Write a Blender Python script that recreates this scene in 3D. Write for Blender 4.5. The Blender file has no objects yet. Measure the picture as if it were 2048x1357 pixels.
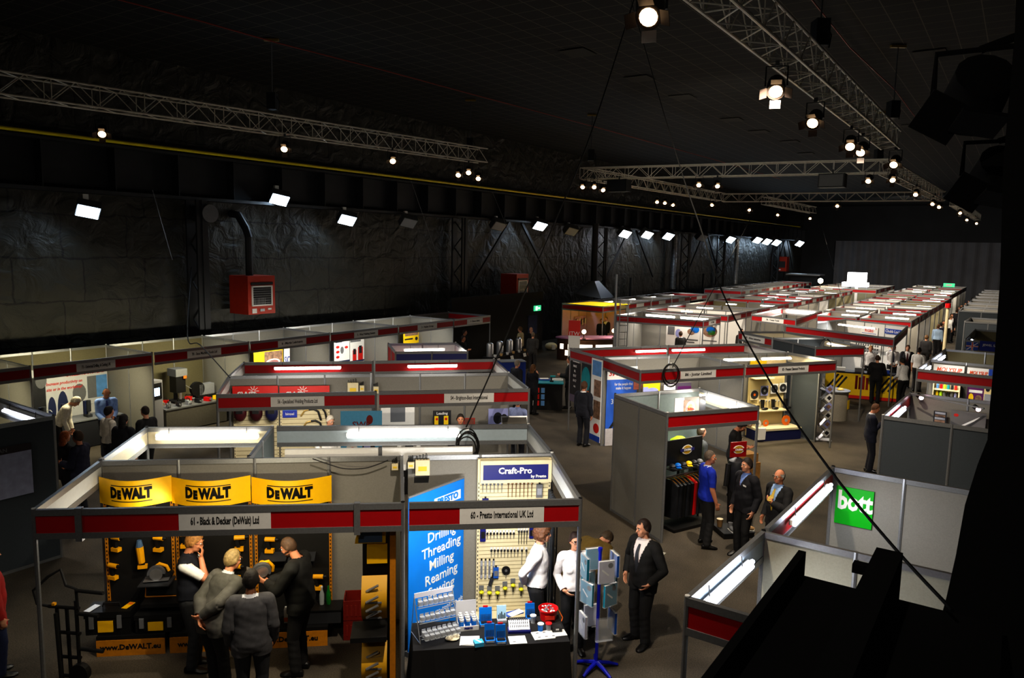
import bpy, bmesh, math, random
import numpy as np
from mathutils import Vector, Matrix, Euler
random.seed(7)
SC = bpy.context.scene
COL = SC.collection
PI = math.pi
# ---------------------------------------------------------------- camera model (2048x1357 reference frame)
CF, CP, CR, CH = 1500.0, math.radians(7.1), math.radians(-1.2), 5.5
_cr, _sr, _cp, _sp = math.cos(CR), math.sin(CR), math.cos(CP), math.sin(CP)
def ray(px, py):
    x = (px-1024)/CF; u = -(py-678.5)/CF
    X = x*_cr+u*_sr; Z = -x*_sr+u*_cr
    return X, _cp+Z*_sp, -_sp+Z*_cp
def at(px, py, z=0.0):                       # world x, y of a sighted point at a known height
    X, Y, Z = ray(px, py); t = (z-CH)/Z
    return X*t, Y*t
class Frame:                                  # a rotated plan grid: u to the right, v away
    def __init__(s, yaw): s.a = math.radians(yaw); s.c = math.cos(s.a); s.s = math.sin(s.a)
    def w(s, u, v, z=0.0): return Vector((u*s.c+v*s.s, -u*s.s+v*s.c, z))
    def uv(s, x, y): return x*s.c-y*s.s, x*s.s+y*s.c
    def at(s, px, py, z=0.0): return s.uv(*at(px, py, z))
    def onv(s, px, py, v):                    # (u, z) on the upright plane v = const
        X, Y, Z = ray(px, py); u, d = s.uv(X, Y); t = v/d
        return u*t, CH+Z*t
    def onu(s, px, py, u0):
        X, Y, Z = ray(px, py); u, d = s.uv(X, Y); t = u0/u
        return d*t, CH+Z*t
    @property
    def rz(s): return -s.a
HALL = Frame(34.0); BA = Frame(-8.7); BC = Frame(-22.0)
# ---------------------------------------------------------------- materials
def lin(c):
    return tuple(((v/255)/12.92 if v/255 <= .04045 else ((v/255+.055)/1.055)**2.4) for v in c)
_M = {}
def mat(name, rgb, rough=.6, metal=0.0, emit=0.0, ecol=None, noise=0.0, nscale=20.0, bump=0.0, alpha=1.0, trans=0.0):
    if name in _M: return _M[name]
    m = bpy.data.materials.new(name); m.use_nodes = True
    nt = m.node_tree; b = nt.nodes['Principled BSDF']
    c = lin(rgb)+(1.0,)
    b.inputs['Base Color'].default_value = c
    b.inputs['Roughness'].default_value = rough
    b.inputs['Metallic'].default_value = metal
    if trans: b.inputs['Transmission Weight'].default_value = trans
    if alpha < 1: b.inputs['Alpha'].default_value = alpha
    if emit:
        b.inputs['Emission Color'].default_value = lin(ecol or rgb)+(1.0,)
        b.inputs['Emission Strength'].default_value = emit
    if noise or bump:
        tc = nt.nodes.new('ShaderNodeTexCoord'); n = nt.nodes.new('ShaderNodeTexNoise')
        n.inputs['Scale'].default_value = nscale; n.inputs['Detail'].default_value = 4
        nt.links.new(tc.outputs['Object'], n.inputs['Vector'])
        if noise:
            r = nt.nodes.new('ShaderNodeValToRGB')
            r.color_ramp.elements[0].position = .3; r.color_ramp.elements[1].position = .7
            r.color_ramp.elements[0].color = tuple(v*(1-noise) for v in c[:3])+(1,)
            r.color_ramp.elements[1].color = tuple(min(1, v*(1+noise)) for v in c[:3])+(1,)
            nt.links.new(n.outputs['Fac'], r.inputs['Fac']); nt.links.new(r.outputs['Color'], b.inputs['Base Color'])
        if bump:
            bp = nt.nodes.new('ShaderNodeBump'); bp.inputs['Strength'].default_value = bump; bp.inputs['Distance'].default_value = .02
            nt.links.new(n.outputs['Fac'], bp.inputs['Height']); nt.links.new(bp.outputs['Normal'], b.inputs['Normal'])
    _M[name] = m
    return m
def rgbm(r, g, b, rough=.6): return mat('paint %d %d %d %d' % (r, g, b, rough*100), (r, g, b), rough, noise=.05, nscale=30)
ALU = mat('brushed aluminium', (150, 152, 155), .42, .65, noise=.08, nscale=40)
ALUD = mat('dull aluminium', (112, 114, 118), .5, .5, noise=.08)
STEEL = mat('bright steel', (190, 190, 192), .3, .8, noise=.05)
PANEL = mat('grey fabric panel', (128, 126, 120), .85, noise=.06, nscale=60)
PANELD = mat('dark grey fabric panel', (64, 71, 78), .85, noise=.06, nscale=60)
RED = mat('red fascia infill', (168, 4, 16), .5, noise=.04, nscale=8)
WHITE = mat('white board', (226, 226, 224), .5, noise=.03)
BLACK = mat('black plastic', (16, 16, 17), .5, noise=.1)
BLACKM = mat('matt black steel', (7, 7, 8), .7, noise=.2)
UNLIT = mat('unlit silhouette black', (3, 3, 3), .95, noise=.3)  # near-black colour holds the lack of light on the nearest objects
INK = mat('black ink', (14, 14, 14), .6)
CABLE = mat('black cable rubber', (12, 12, 13), .6)
YEL = mat('tool yellow', (250, 176, 8), .45, noise=.04)
CREAM = mat('cream slatwall', (226, 214, 176), .6, noise=.04)
BLUE = mat('strong blue', (0, 110, 205), .45, noise=.04)
NAVY = mat('navy blue', (18, 24, 110), .5, noise=.04)
GLASSY = mat('clear plastic', (225, 230, 235), .15, alpha=.35)
TUBE = mat('lit fluorescent tube', (255, 250, 240), .5, emit=14.0, ecol=(255, 246, 232))
TUBEC = mat('lit cold tube', (235, 240, 255), .5, emit=14.0, ecol=(232, 238, 255))
# ---------------------------------------------------------------- mesh builder
class MB:
    def __init__(s): s.v = []; s.f = []; s.mi = []; s.mats = []
    def _m(s, m):
        if m not in s.mats: s.mats.append(m)
        return s.mats.index(m)
    def add(s, vs, fs, m):
        o = len(s.v); s.v += [tuple(p) for p in vs]; k = s._m(m)
        for f in fs: s.f.append(tuple(i+o for i in f)); s.mi.append(k)
        return s
    def box(s, c, d, m, rot=None):            # centre, full size, Euler or Matrix rotation
        x, y, z = d[0]/2, d[1]/2, d[2]/2
        P = [Vector((sx*x, sy*y, sz*z)) for sz in (-1, 1) for sy in (-1, 1) for sx in (-1, 1)]
        if rot is not None:
            R = rot if isinstance(rot, Matrix) else Euler(rot).to_matrix()
            P = [R @ p for p in P]
        c = Vector(c)
        return s.add([p+c for p in P], [(0, 2, 3, 1), (4, 5, 7, 6), (0, 1, 5, 4), (2, 6, 7, 3), (0, 4, 6, 2), (1, 3, 7, 5)], m)
    def bx(s, x0, x1, y0, y1, z0, z1, m): return s.box(((x0+x1)/2, (y0+y1)/2, (z0+z1)/2), (x1-x0, y1-y0, z1-z0), m)
    def cyl(s, p0, p1, r0, m, r1=None, n=12, cap=True):
        p0, p1 = Vector(p0), Vector(p1); r1 = r0 if r1 is None else r1
        d = (p1-p0); q = d.to_track_quat('Z', 'Y').to_matrix() if d.length > 1e-9 else Matrix.Identity(3)
        vs = []
        for p, r in ((p0, r0), (p1, r1)):
            vs += [p+q @ Vector((r*math.cos(2*PI*i/n), r*math.sin(2*PI*i/n), 0)) for i in range(n)]
        fs = [(i, (i+1) % n, n+(i+1) % n, n+i) for i in range(n)]
        if cap: fs += [tuple(range(n-1, -1, -1)), tuple(range(n, 2*n))]
        return s.add(vs, fs, m)
    def lathe(s, prof, m, c=(0, 0, 0), n=16, rot=None):   # prof = [(r, z)...]
        vs = []; R = Euler(rot).to_matrix() if rot is not None else None
        for r, z in prof:
            for i in range(n):
                p = Vector((r*math.cos(2*PI*i/n), r*math.sin(2*PI*i/n), z))
                vs.append((R @ p if R else p)+Vector(c))
        fs = []
        for k in range(len(prof)-1):
            fs += [(k*n+i, k*n+(i+1) % n, (k+1)*n+(i+1) % n, (k+1)*n+i) for i in range(n)]
        fs += [tuple(range(n-1, -1, -1)), tuple(range((len(prof)-1)*n, len(prof)*n))]
        return s.add(vs, fs, m)
    def ball(s, c, r, m, n=12, k=8, rot=None):
        r = (r, r, r) if not hasattr(r, '__len__') else r
        vs = [Vector((0, 0, -r[2]))]; fs = []
        for j in range(1, k):
            t = -PI/2+PI*j/k
            vs += [Vector((r[0]*math.cos(t)*math.cos(2*PI*i/n), r[1]*math.cos(t)*math.sin(2*PI*i/n), r[2]*math.sin(t))) for i in range(n)]
        vs.append(Vector((0, 0, r[2])))
        for i in range(n): fs.append((0, 1+(i+1) % n, 1+i))
        for j in range(k-2):
            a, b = 1+j*n, 1+(j+1)*n
            fs += [(a+i, a+(i+1) % n, b+(i+1) % n, b+i) for i in range(n)]
        a = 1+(k-2)*n
        for i in range(n): fs.append((a+i, a+(i+1) % n, len(vs)-1))
        if rot is not None:
            R = rot if isinstance(rot, Matrix) else Euler(rot).to_matrix(); vs = [R @ p for p in vs]
        c = Vector(c)
        return s.add([p+c for p in vs], fs, m)
    def tube(s, pts, r, m, n=8):
        pts = [Vector(p) for p in pts]; vs = []; N = len(pts); up = None
        for i, p in enumerate(pts):
            d = (pts[min(i+1, N-1)]-pts[max(i-1, 0)]).normalized()
            if up is None: up = Vector((0, 0, 1)) if abs(d.z) < .9 else Vector((1, 0, 0))
            x = d.cross(up)
            if x.length < 1e-6: x = d.orthogonal()
            x.normalize(); y = x.cross(d); up = y
            rr = r[i] if hasattr(r, '__len__') else r
            vs += [p+x*(rr*math.cos(2*PI*k/n))+y*(rr*math.sin(2*PI*k/n)) for k in range(n)]
        fs = []
        for i in range(N-1): fs += [(i*n+k, i*n+(k+1) % n, (i+1)*n+(k+1) % n, (i+1)*n+k) for k in range(n)]
        fs += [tuple(range(n-1, -1, -1)), tuple(range((N-1)*n, N*n))]
        return s.add(vs, fs, m)
    def prism(s, poly, h, m, M=None, m_side=None):       # polygon in local xy, extruded along local z by h
        M = M or Matrix.Identity(4); n = len(poly)
        vs = [M @ Vector((x, y, 0)) for x, y in poly]+[M @ Vector((x, y, h)) for x, y in poly]
        s.add(vs, [tuple(range(n-1, -1, -1)), tuple(range(n, 2*n))], m)
        o = len(s.v)-2*n; k = s._m(m_side or m)
        for i in range(n): s.f.append((o+i, o+(i+1) % n, o+n+(i+1) % n, o+n+i)); s.mi.append(k)
        return s
    def quad(s, a, b, c, d, m): return s.add([a, b, c, d], [(0, 1, 2, 3)], m)
    def build(s, name, parent=None, loc=(0, 0, 0), rz=0.0, smooth=False, rot=None):
        me = bpy.data.meshes.new(name); me.from_pydata(s.v, [], s.f)
        for m in s.mats: me.materials.append(m)
        me.polygons.foreach_set('material_index', s.mi)
        if smooth:
            me.polygons.foreach_set('use_smooth', [True]*len(s.f))
            try: me.set_sharp_from_angle(angle=math.radians(40))
            except Exception: pass
        me.update()
        return link(name, me, parent, loc, rz, rot)
def link(name, me, parent=None, loc=(0, 0, 0), rz=0.0, rot=None):
    o = bpy.data.objects.new(name, me); COL.objects.link(o)
    o.location = loc; o.rotation_euler = rot if rot is not None else (0, 0, rz)
    if parent is not None: o.parent = parent
    return o
_used = {}
def tag(o, label, cat, group=None, kind=None):
    o['label'] = label; o['category'] = cat
    if group: o['group'] = group
    if kind: o['kind'] = kind
    if label in _used and not group: print('DUPLABEL', label)
    _used[label] = 1
    return o
def thing(name, label, cat, loc=(0, 0, 0), rz=0.0, group=None, rot=None):
    o = bpy.data.objects.new(name, None); COL.objects.link(o); o.empty_display_size = .1
    o.location = loc; o.rotation_euler = rot if rot is not None else (0, 0, rz)
    return tag(o, label, cat, group)
def struct(o): o['kind'] = 'structure'; return o
def dup(root, loc=None, rz=None, label=None, group=None):
    r = root.copy(); COL.objects.link(r)
    if loc is not None: r.location = loc
    if rz is not None: r.rotation_euler = (0, 0, rz)
    if label: r['label'] = label; _used[label] = 1
    if group: r['group'] = group
    for ch in list(root.children):
        c = ch.copy(); COL.objects.link(c); c.parent = r
        for g in list(ch.children):
            d = g.copy(); COL.objects.link(d); d.parent = c
    return r
_txt = {}
def textmesh(body, size, align='CENTER', bold=0.0, shear=0.0, sx=1.0):
    key = (body, size, align, bold, shear, sx)
    if key in _txt: return _txt[key]
    cu = bpy.data.curves.new('lettering', 'FONT'); cu.body = body; cu.size = size; cu.align_x = align; cu.align_y = 'CENTER'
    cu.offset = bold; cu.shear = shear; cu.resolution_u = 2; cu.extrude = .002
    o = bpy.data.objects.new('lettering', cu); COL.objects.link(o)
    dg = bpy.context.evaluated_depsgraph_get()
    me = bpy.data.meshes.new_from_object(o.evaluated_get(dg)); bpy.data.objects.remove(o)
    if sx != 1.0:
        for v in me.vertices: v.co.x *= sx
    _txt[key] = me
    return me
def text(body, size, m, parent, loc, rot=(PI/2, 0, 0), align='CENTER', bold=0.0, shear=0.0, sx=1.0, name='lettering'):
    me = textmesh(body, size, align, bold, shear, sx).copy(); me.materials.clear(); me.materials.append(m)
    return link(name, me, parent, loc, rot=rot)
ORD = 'first second third fourth fifth sixth seventh eighth ninth tenth eleventh twelfth thirteenth fourteenth fifteenth sixteenth'.split()
# ================================================================ THE HALL
UL, UR, V0, V1, ZC = -22.9, 7.0, -4.0, 98.0, 11.0
def hmat_floor():
    m = bpy.data.materials.new('charcoal carpet'); m.use_nodes = True; nt = m.node_tree; b = nt.nodes['Principled BSDF']
    b.inputs['Roughness'].default_value = .95
    tc = nt.nodes.new('ShaderNodeTexCoord')
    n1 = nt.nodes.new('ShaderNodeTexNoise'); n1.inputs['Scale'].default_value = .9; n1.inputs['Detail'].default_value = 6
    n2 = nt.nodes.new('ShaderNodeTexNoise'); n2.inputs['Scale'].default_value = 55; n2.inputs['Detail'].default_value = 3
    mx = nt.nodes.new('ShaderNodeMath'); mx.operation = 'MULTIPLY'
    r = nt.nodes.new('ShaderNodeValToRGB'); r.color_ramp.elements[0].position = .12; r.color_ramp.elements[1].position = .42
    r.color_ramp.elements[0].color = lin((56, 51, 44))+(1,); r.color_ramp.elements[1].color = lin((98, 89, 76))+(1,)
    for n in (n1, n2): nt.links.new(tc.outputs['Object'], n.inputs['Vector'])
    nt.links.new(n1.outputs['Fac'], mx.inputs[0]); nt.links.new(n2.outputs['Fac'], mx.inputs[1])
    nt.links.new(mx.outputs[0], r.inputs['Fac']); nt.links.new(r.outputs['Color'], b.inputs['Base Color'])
    return m
def hmat_wall():
    m = bpy.data.materials.new('black quilted insulation'); m.use_nodes = True; nt = m.node_tree; b = nt.nodes['Principled BSDF']
    b.inputs['Roughness'].default_value = .55
    tc = nt.nodes.new('ShaderNodeTexCoord'); mp = nt.nodes.new('ShaderNodeMapping'); mp.inputs['Rotation'].default_value = (0, PI/2, PI/2)
    sx = nt.nodes.new('ShaderNodeSeparateXYZ'); cb = nt.nodes.new('ShaderNodeCombineXYZ')
    nt.links.new(tc.outputs['Object'], sx.inputs[0]); nt.links.new(sx.outputs['Y'], cb.inputs['X']); nt.links.new(sx.outputs['Z'], cb.inputs['Y'])
    n = nt.nodes.new('ShaderNodeTexNoise'); n.inputs['Scale'].default_value = 1.1; n.inputs['Detail'].default_value = 5; n.inputs['Distortion'].default_value = 1.2
    w = nt.nodes.new('ShaderNodeVectorMath'); w.operation = 'MULTIPLY_ADD'; w.inputs[1].default_value = (.25, .25, .25)
    nt.links.new(cb.outputs[0], n.inputs['Vector']); nt.links.new(n.outputs['Color'], w.inputs[0]); nt.links.new(cb.outputs[0], w.inputs[2])
    br = nt.nodes.new('ShaderNodeTexBrick'); br.inputs['Scale'].default_value = 1.0; br.inputs['Brick Width'].default_value = 1.9; br.inputs['Row Height'].default_value = 1.25
    br.inputs['Mortar Size'].default_value = .035; br.inputs['Mortar Smooth'].default_value = .6; br.offset = .3
    br.inputs['Color1'].default_value = lin((58, 56, 48))+(1,); br.inputs['Color2'].default_value = lin((50, 49, 43))+(1,); br.inputs['Mortar'].default_value = lin((24, 23, 21))+(1,)
    nt.links.new(w.outputs[0], br.inputs['Vector']); nt.links.new(br.outputs['Color'], b.inputs['Base Color'])
    n2 = nt.nodes.new('ShaderNodeTexNoise'); n2.inputs['Scale'].default_value = 1.6; n2.inputs['Detail'].default_value = 6; n2.inputs['Distortion'].default_value = .8
    nt.links.new(cb.outputs[0], n2.inputs['Vector'])
    bp = nt.nodes.new('ShaderNodeBump'); bp.inputs['Strength'].default_value = .5; bp.inputs['Distance'].default_value = .35
    nt.links.new(n2.outputs['Fac'], bp.inputs['Height']); nt.links.new(bp.outputs['Normal'], b.inputs['Normal'])
    return m
def hmat_ceil():
    m = bpy.data.materials.new('black ceiling tiles'); m.use_nodes = True; nt = m.node_tree; b = nt.nodes['Principled BSDF']
    b.inputs['Roughness'].default_value = .9
    tc = nt.nodes.new('ShaderNodeTexCoord')
    br = nt.nodes.new('ShaderNodeTexBrick'); br.offset = 0.0; br.inputs['Scale'].default_value = 1.0
    br.inputs['Brick Width'].default_value = .62; br.inputs['Row Height'].default_value = .62; br.inputs['Mortar Size'].default_value = .012; br.inputs['Bias'].default_value = -.2
    br.inputs['Color1'].default_value = lin((22, 21, 18))+(1,); br.inputs['Color2'].default_value = lin((18, 17, 15))+(1,); br.inputs['Mortar'].default_value = lin((92, 86, 74))+(1,)
    nt.links.new(tc.outputs['Object'], br.inputs['Vector']); nt.links.new(br.outputs['Color'], b.inputs['Base Color'])
    return m
MFLOOR, MWALL, MCEIL = hmat_floor(), hmat_wall(), hmat_ceil()
DARKW = mat('dark wall paint', (34, 35, 37), .85, noise=.2, nscale=.6)
STEELD = mat('dark painted steel', (40, 42, 46), .6, noise=.2, nscale=2)
def hq(name, a, b, c, d, m, kind=True):
    o = MB().quad(a, b, c, d, m).build(name, None, (0, 0, 0), HALL.rz)
    if kind: struct(o)
    return o
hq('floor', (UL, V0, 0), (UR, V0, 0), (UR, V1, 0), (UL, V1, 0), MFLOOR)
hq('ceiling', (UL, V0, ZC), (UL, V1, ZC), (UR, V1, ZC), (UR, V0, ZC), MCEIL)
hq('wall_left', (UL, V0, 0), (UL, V1, 0), (UL, V1, ZC), (UL, V0, ZC), MWALL)
hq('wall_right', (UR, V0, 0), (UR, V0, ZC), (UR, V1, ZC), (UR, V1, 0), DARKW)
hq('wall_back', (UL, V0, 0), (UL, V0, ZC), (UR, V0, ZC), (UR, V0, 0), DARKW)
hq('wall_front', (UL, V1, 0), (UR, V1, 0), (UR, V1, ZC), (UL, V1, ZC), DARKW)
# end curtain
m = MB(); n = 160; z0, z1 = 0.02, 6.9
CURT = mat('dark grey stage curtain', (92, 92, 96), .9, noise=.12, nscale=.7)
for i in range(n):
    a, b = UL+4.0+i*(UR-UL-4.0)/n, UL+4.0+(i+1)*(UR-UL-4.0)/n
    f = lambda u: V1-.4-.12*math.sin(u*5.2)
    m.quad((a, f(a), z0), (b, f(b), z0), (b, f(b), z1), (a, f(a), z1), CURT)
tag(m.build('stage_curtain', None, (0, 0, 0), HALL.rz, smooth=True), 'dark grey pleated curtain closing off the far end of the hall', 'curtain')
# crane beam, rail, ribs and wall columns
m = MB(); m.bx(UL, UL+.55, V0, V1, 6.75, 6.85, STEELD); m.bx(UL, UL+.55, V0, V1, 8.12, 8.2, STEELD); m.bx(UL+.02, UL+.1, V0, V1, 6.85, 8.12, STEELD)
v = 2.0
while v < V1: m.bx(UL+.1, UL+.5, v-.015, v+.015, 6.85, 8.12, STEELD); v += 2.02
struct(m.build('trim_1', None, (0, 0, 0), HALL.rz))
YP = mat('yellow safety pipe', (250, 226, 0), .5, noise=.1, nscale=3)
tag(MB().cyl((UL+.56, V0+.3, 8.26), (UL+.56, V1-4, 8.42), .05, YP, n=8).build('pipe', None, (0, 0, 0), HALL.rz), 'long thin yellow pipe running along the top of the left wall beam', 'pipe')
def wall_column(v, label, brace):
    r = thing('steel_column', label, 'column', HALL.w(UL+.75, v), HALL.rz, 'lattice columns along the left wall')
    m = MB(); m.bx(-.5, -.42, -.16, .16, 0, 6.75, STEELD); m.bx(.12, .2, -.2, .2, 0, 6.75, STEELD); m.bx(.2, .24, -.03, .03, 0, 6.75, STEELD); m.build('stanchion', r)
    m = MB(); z = .4; k = 0
    while z < 6.4:
        m.cyl((-.45, 0, z), (.12, 0, z+.62), .03, STEELD, n=6) if k % 2 == 0 else m.cyl((.12, 0, z), (-.45, 0, z+.62), .03, STEELD, n=6); z += .62; k += 1
    m.build('lacing', r)
    if brace:
        m = MB()
        for s in (-1, 1):
            m.box((-.5, s*2.2, 5.1), (.1, .16, 4.6), STEELD, (s*.78, 0, 0))
        m.cyl((-.5, 0, 3.45), (-.5, 0, .2), .08, STEELD, n=8)
        m.build('brace', r, (0, 5.3, 0))
wall_column(14.6, 'dark lattice column on the left wall beside the nearer red heater', False)
wall_column(28.4, 'dark lattice column with a Y brace beside the further red heater', True)
wall_column(43.0, 'dark column on the left wall, third from the camera', True)
wall_column(57.5, 'dark column on the left wall, fourth from the camera', True)
wall_column(66.0, 'dark column on the left wall, fifth from the camera', False)
wall_column(84.0, 'dark column on the left wall, furthest down the hall', True)
# red warm-air heaters
HRED = mat('heater red enamel', (176, 48, 24), .5, noise=.08, nscale=6)
def heater(v, z, label, flue=True):
    r = thing('warm_air_heater', label, 'heater', HALL.w(UL+1.0, v, z), HALL.rz+PI/2)
    MB().bx(-.55, .55, -.5, .5, 0, 1.3, HRED).build('housing', r)
    m = MB(); m.bx(-.44, .44, -.54, -.5, 1.0, 1.08, BLACK); m.bx(-.4, .4, -.52, -.5, .3, .94, BLACK)
    for a, b, c, d in ((-.42, .42, .92, .97), (-.42, .42, .28, .33), (-.42, -.37, .28, .97), (.37, .42, .28, .97)): m.bx(a, b, -.545, -.5, c, d, WHITE)
    for k in range(7): m.bx(-.38, .38, -.54, -.515, .38+k*.078, .39+k*.078, STEEL)
    for k in range(9): m.bx(-.34+k*.055, -.33+k*.055, -.54, -.52, .34, .56, STEEL)
    m.build('louvre_grille', r)
    m = MB(); m.bx(-.4, -.22, -.52, -.5, .04, .2, WHITE); m.bx(-.08, .1, -.52, -.5, .09, .18, ALU); m.bx(.24, .38, -.52, -.5, .13, .19, WHITE); m.build('label_plate', r)
    if flue: MB().tube([(-.1, 0, 1.3), (-.1, 0, 2.6), (-.1, .15, 2.9), (-.1, .55, 3.35), (-.1, .95, 3.4)], .13, STEELD, 10).build('flue', r)
heater(16.4, 3.0, 'red warm-air heater with white grille high on the left wall, nearer one')
heater(32.6, 2.75, 'red warm-air heater high on the left wall, further one', False)
m = MB(); m.cyl((0, -.1, 0), (1.0, -.1, 0), .26, STEELD, n=16); m.lathe([(.26, 0), (.29, 0), (.29, .05), (.26, .05)], ALUD, (1.0, -.1, 0), 20, (0, PI/2, 0))
v_, z_ = HALL.onu(410, 428, UL+.6)
tag(m.build('vent_duct', None, HALL.w(UL, v_, z_), HALL.rz), 'short round vent duct poking from the left wall above the nearer heater', 'duct')
# silver ducts further along
for i, (px, y0, y1) in enumerate(((1350, 472, 578), (1475, 485, 568))):
    v_, zt = HALL.onu(px, y0, UL+.5); _, zb = HALL.onu(px, y1, UL+.5)
    m = MB(); k = 0; pr = []
    while zb+k*.1 < zt: pr += [(.19, zb+k*.1), (.21, zb+k*.1+.05)]; k += 1
    m.lathe(pr, STEEL, n=14); m.tube([(0, 0, zt-.1), (-.03, 0, zt+.2), (-.26, 0, zt+.36)], .19, STEEL, 12)
    tag(m.build('ribbed_duct', None, HALL.w(UL+.5, v_, 0), HALL.rz), ['silver ribbed duct rising up the left wall, nearer of two', 'silver ribbed duct rising up the left wall, further of two'][i], 'duct')
# angled hood near 1190,580
v_, z_ = HALL.onu(1190, 585, UL+1.2)
m = MB(); m.add([(-.9, -.9, -.1), (.9, -.9, -.3), (.9, .9, -.3), (-.9, .9, -.1), (-.3, -.3, .7), (.1, -.3, .7), (.1, .3, .7), (-.3, .3, .7)], [(0, 1, 5, 4), (1, 2, 6, 5), (2, 3, 7, 6), (3, 0, 4, 7)], STEEL); m.cyl((-.1, 0, .7), (-.1, 0, 4.2), .2, STEELD)
tag(m.build('extraction_hood', None, HALL.w(UL+1.2, v_, z_), HALL.rz), 'pale metal extraction hood with a dark flue low on the left wall', 'hood')
# black partition wall with exit sign
u1, v1 = HALL.at(975, 700, 1.0)
struct(MB().bx(-21.2, -21.12, 26.4, 34.2, 0, 3.1, DARKW).build('wall_partition', None, (0, 0, 0), HALL.rz))
v_, z_ = HALL.onu(1077, 617, -21.0)
r = thing('exit_sign', 'small lit green exit sign on the black partition left of the pink stand', 'sign', HALL.w(-21.1, v_, z_), HALL.rz)
MB().bx(0, .06, -.32, .32, -.14, .14, mat('exit sign green', (60, 190, 130), .5, emit=1.2)).build('sign_box', r)
m = MB(); W5 = mat('exit white', (240, 255, 245), .5, emit=3); m.bx(.06, .065, -.2, -.04, -.1, .1, W5); m.bx(.06, .065, .04, .2, -.03, .03, W5); m.build('pictogram', r)
r = thing('noticeboard', 'dark notice poster on the black partition wall under the exit sign', 'poster', HALL.w(-21.1, v_-.4, 1.4), HALL.rz)
MB().bx(0, .02, -.45, .45, -.5, .5, mat('dark blue poster', (30, 44, 84), .6, noise=.3, nscale=5)).build('sheet', r)
# ---------------------------------------------------------------- trusses
TRM = mat('truss aluminium', (220, 214, 200), .5, .1, noise=.1, nscale=10)
def truss(label, A, B, z=8.5, s=.48, n=None):
    A, B = Vector((A[0], A[1], z)), Vector((B[0], B[1], z)); L = (B-A).length; d = (B-A)/L
    r = thing('lighting_truss', label, 'truss', A, math.atan2(d.y, d.x), 'suspended lighting trusses')
    for y in (-s/2, s/2):
        for zz in (0, s): MB().cyl((0, y, zz), (L, y, zz), .026, TRM, n=8).build('chord', r)
    m = MB(); n = n or int(L/.5); st = L/n
    for k in range(n):
        x0, x1 = k*st, (k+1)*st
        if k % 2: x0, x1 = x1, x0
        for y in (-s/2, s/2): m.cyl((x0, y, 0), (x1, y, s), .012, TRM, n=5, cap=False)
        for zz in (0, s): m.cyl((x0, -s/2, zz), (x1, s/2, zz), .012, TRM, n=5, cap=False)
        if k % 2 == 0:
            for y in (-s/2, s/2): m.cyl((k*st, y, 0), (k*st, y, s), .012, TRM, n=5, cap=False)
            for zz in (0, s): m.cyl((k*st, -s/2, zz), (k*st, s/2, zz), .012, TRM, n=5, cap=False)
    m.build('lacing', r)
    return r
hw = lambda u, v: HALL.w(u, v)
truss('long lattice truss hanging along the left side above the front stands', hw(-19.0, 4.5), hw(-16.7, 22.6))
truss('broad lattice truss running away overhead at the top right', hw(-3.4, 3.5), hw(-3.45, 24.4))
truss('lattice truss on the right side of the far rectangle', hw(-4.62, 32.1), hw(-4.2, 47.9))
truss('lattice truss on the near side of the far rectangle', hw(-16.6, 29.9), hw(-4.3, 31.6))
truss('lattice truss on the left side of the far rectangle', hw(-16.4, 30.5), hw(-15.8, 46.2))
truss('lattice truss on the far side of the far rectangle', hw(-15.9, 46.8), hw(-3.9, 48.6))
truss('short distant truss beyond the left corner of the far rectangle', at(1530, 409, 8.5), at(1626, 427, 8.5))
truss('short distant truss at the far right beyond the rectangle', at(1908, 412, 8.5), at(1955, 441, 8.5))
# ---------------------------------------------------------------- spotlights on the trusses
LENS = mat('glowing lamp lens', (255, 236, 200), .4, emit=12.0, ecol=(255, 206, 150))
CAN = mat('spotlight can', (34, 26, 22), .5, .3)
def spot_proto():
    r = thing('truss_spotlight', 'x', 'spotlight')
    MB().box((0, 0, -.02), (.05, .05, .06), BLACK).build('clamp', r)
    m = MB(); m.tube([(-.13, 0, -.3), (-.13, 0, -.06), (.13, 0, -.06), (.13, 0, -.3)], .012, BLACK, 6); m.build('yoke', r)
    t = (-.92, 0, 0)
    m = MB(); m.lathe([(.05, .16), (.10, .12), (.115, 0), (.115, -.14), (.10, -.14)], CAN, (0, 0, -.3), 14, t); m.build('housing', r, smooth=True)
    m = MB(); m.lathe([(.0, -.142), (.08, -.142), (.08, -.147), (.0, -.147)], LENS, (0, 0, -.3), 14, t); m.build('lens', r)
    R = Euler(t).to_matrix()
    m = MB()
    for k, (dx, dy) in enumerate(((0, 1), (0, -1), (1, 0), (-1, 0))):
        c = R @ Vector((dx*.15, dy*.15, -.19))+Vector((0, 0, -.3))
        m.box(c, (.13 if dx == 0 else .005, .13 if dy == 0 else .005, .1), CAN, R @ Euler((dy*1.0, -dx*1.0, 0)).to_matrix())
    m.build('barn_doors', r)
    return r
SP = spot_proto(); first = True
SPOTS = [('left truss', [(205, 268), (570, 298), (785, 322), (918, 350), (937, 345), (957, 357)]),
         ('broad top-right truss', [(1303, 26), (1552, 176), (1629, 240), (1701, 288), (1724, 300), (1790, 325)]),
         ('near side of the far rectangle', [(1398, 370), (1434, 372), (1738, 362)]),
         ('left side of the far rectangle', [(1166, 374), (1188, 374), (1205, 380), (1314, 404), (1330, 406), (1345, 410), (1425, 410)]),
         ('right side of the far rectangle', [(1784, 360), (1832, 389), (1866, 408), (1879, 414)]),
         ('far side of the far rectangle', [(1675, 412)]),
         ('distant left truss', [(1498, 420), (1556, 430), (1620, 437)]),
         ('distant right truss', [(1920, 426), (1934, 440), (1953, 447)])]
SPOTPOS = []
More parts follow.
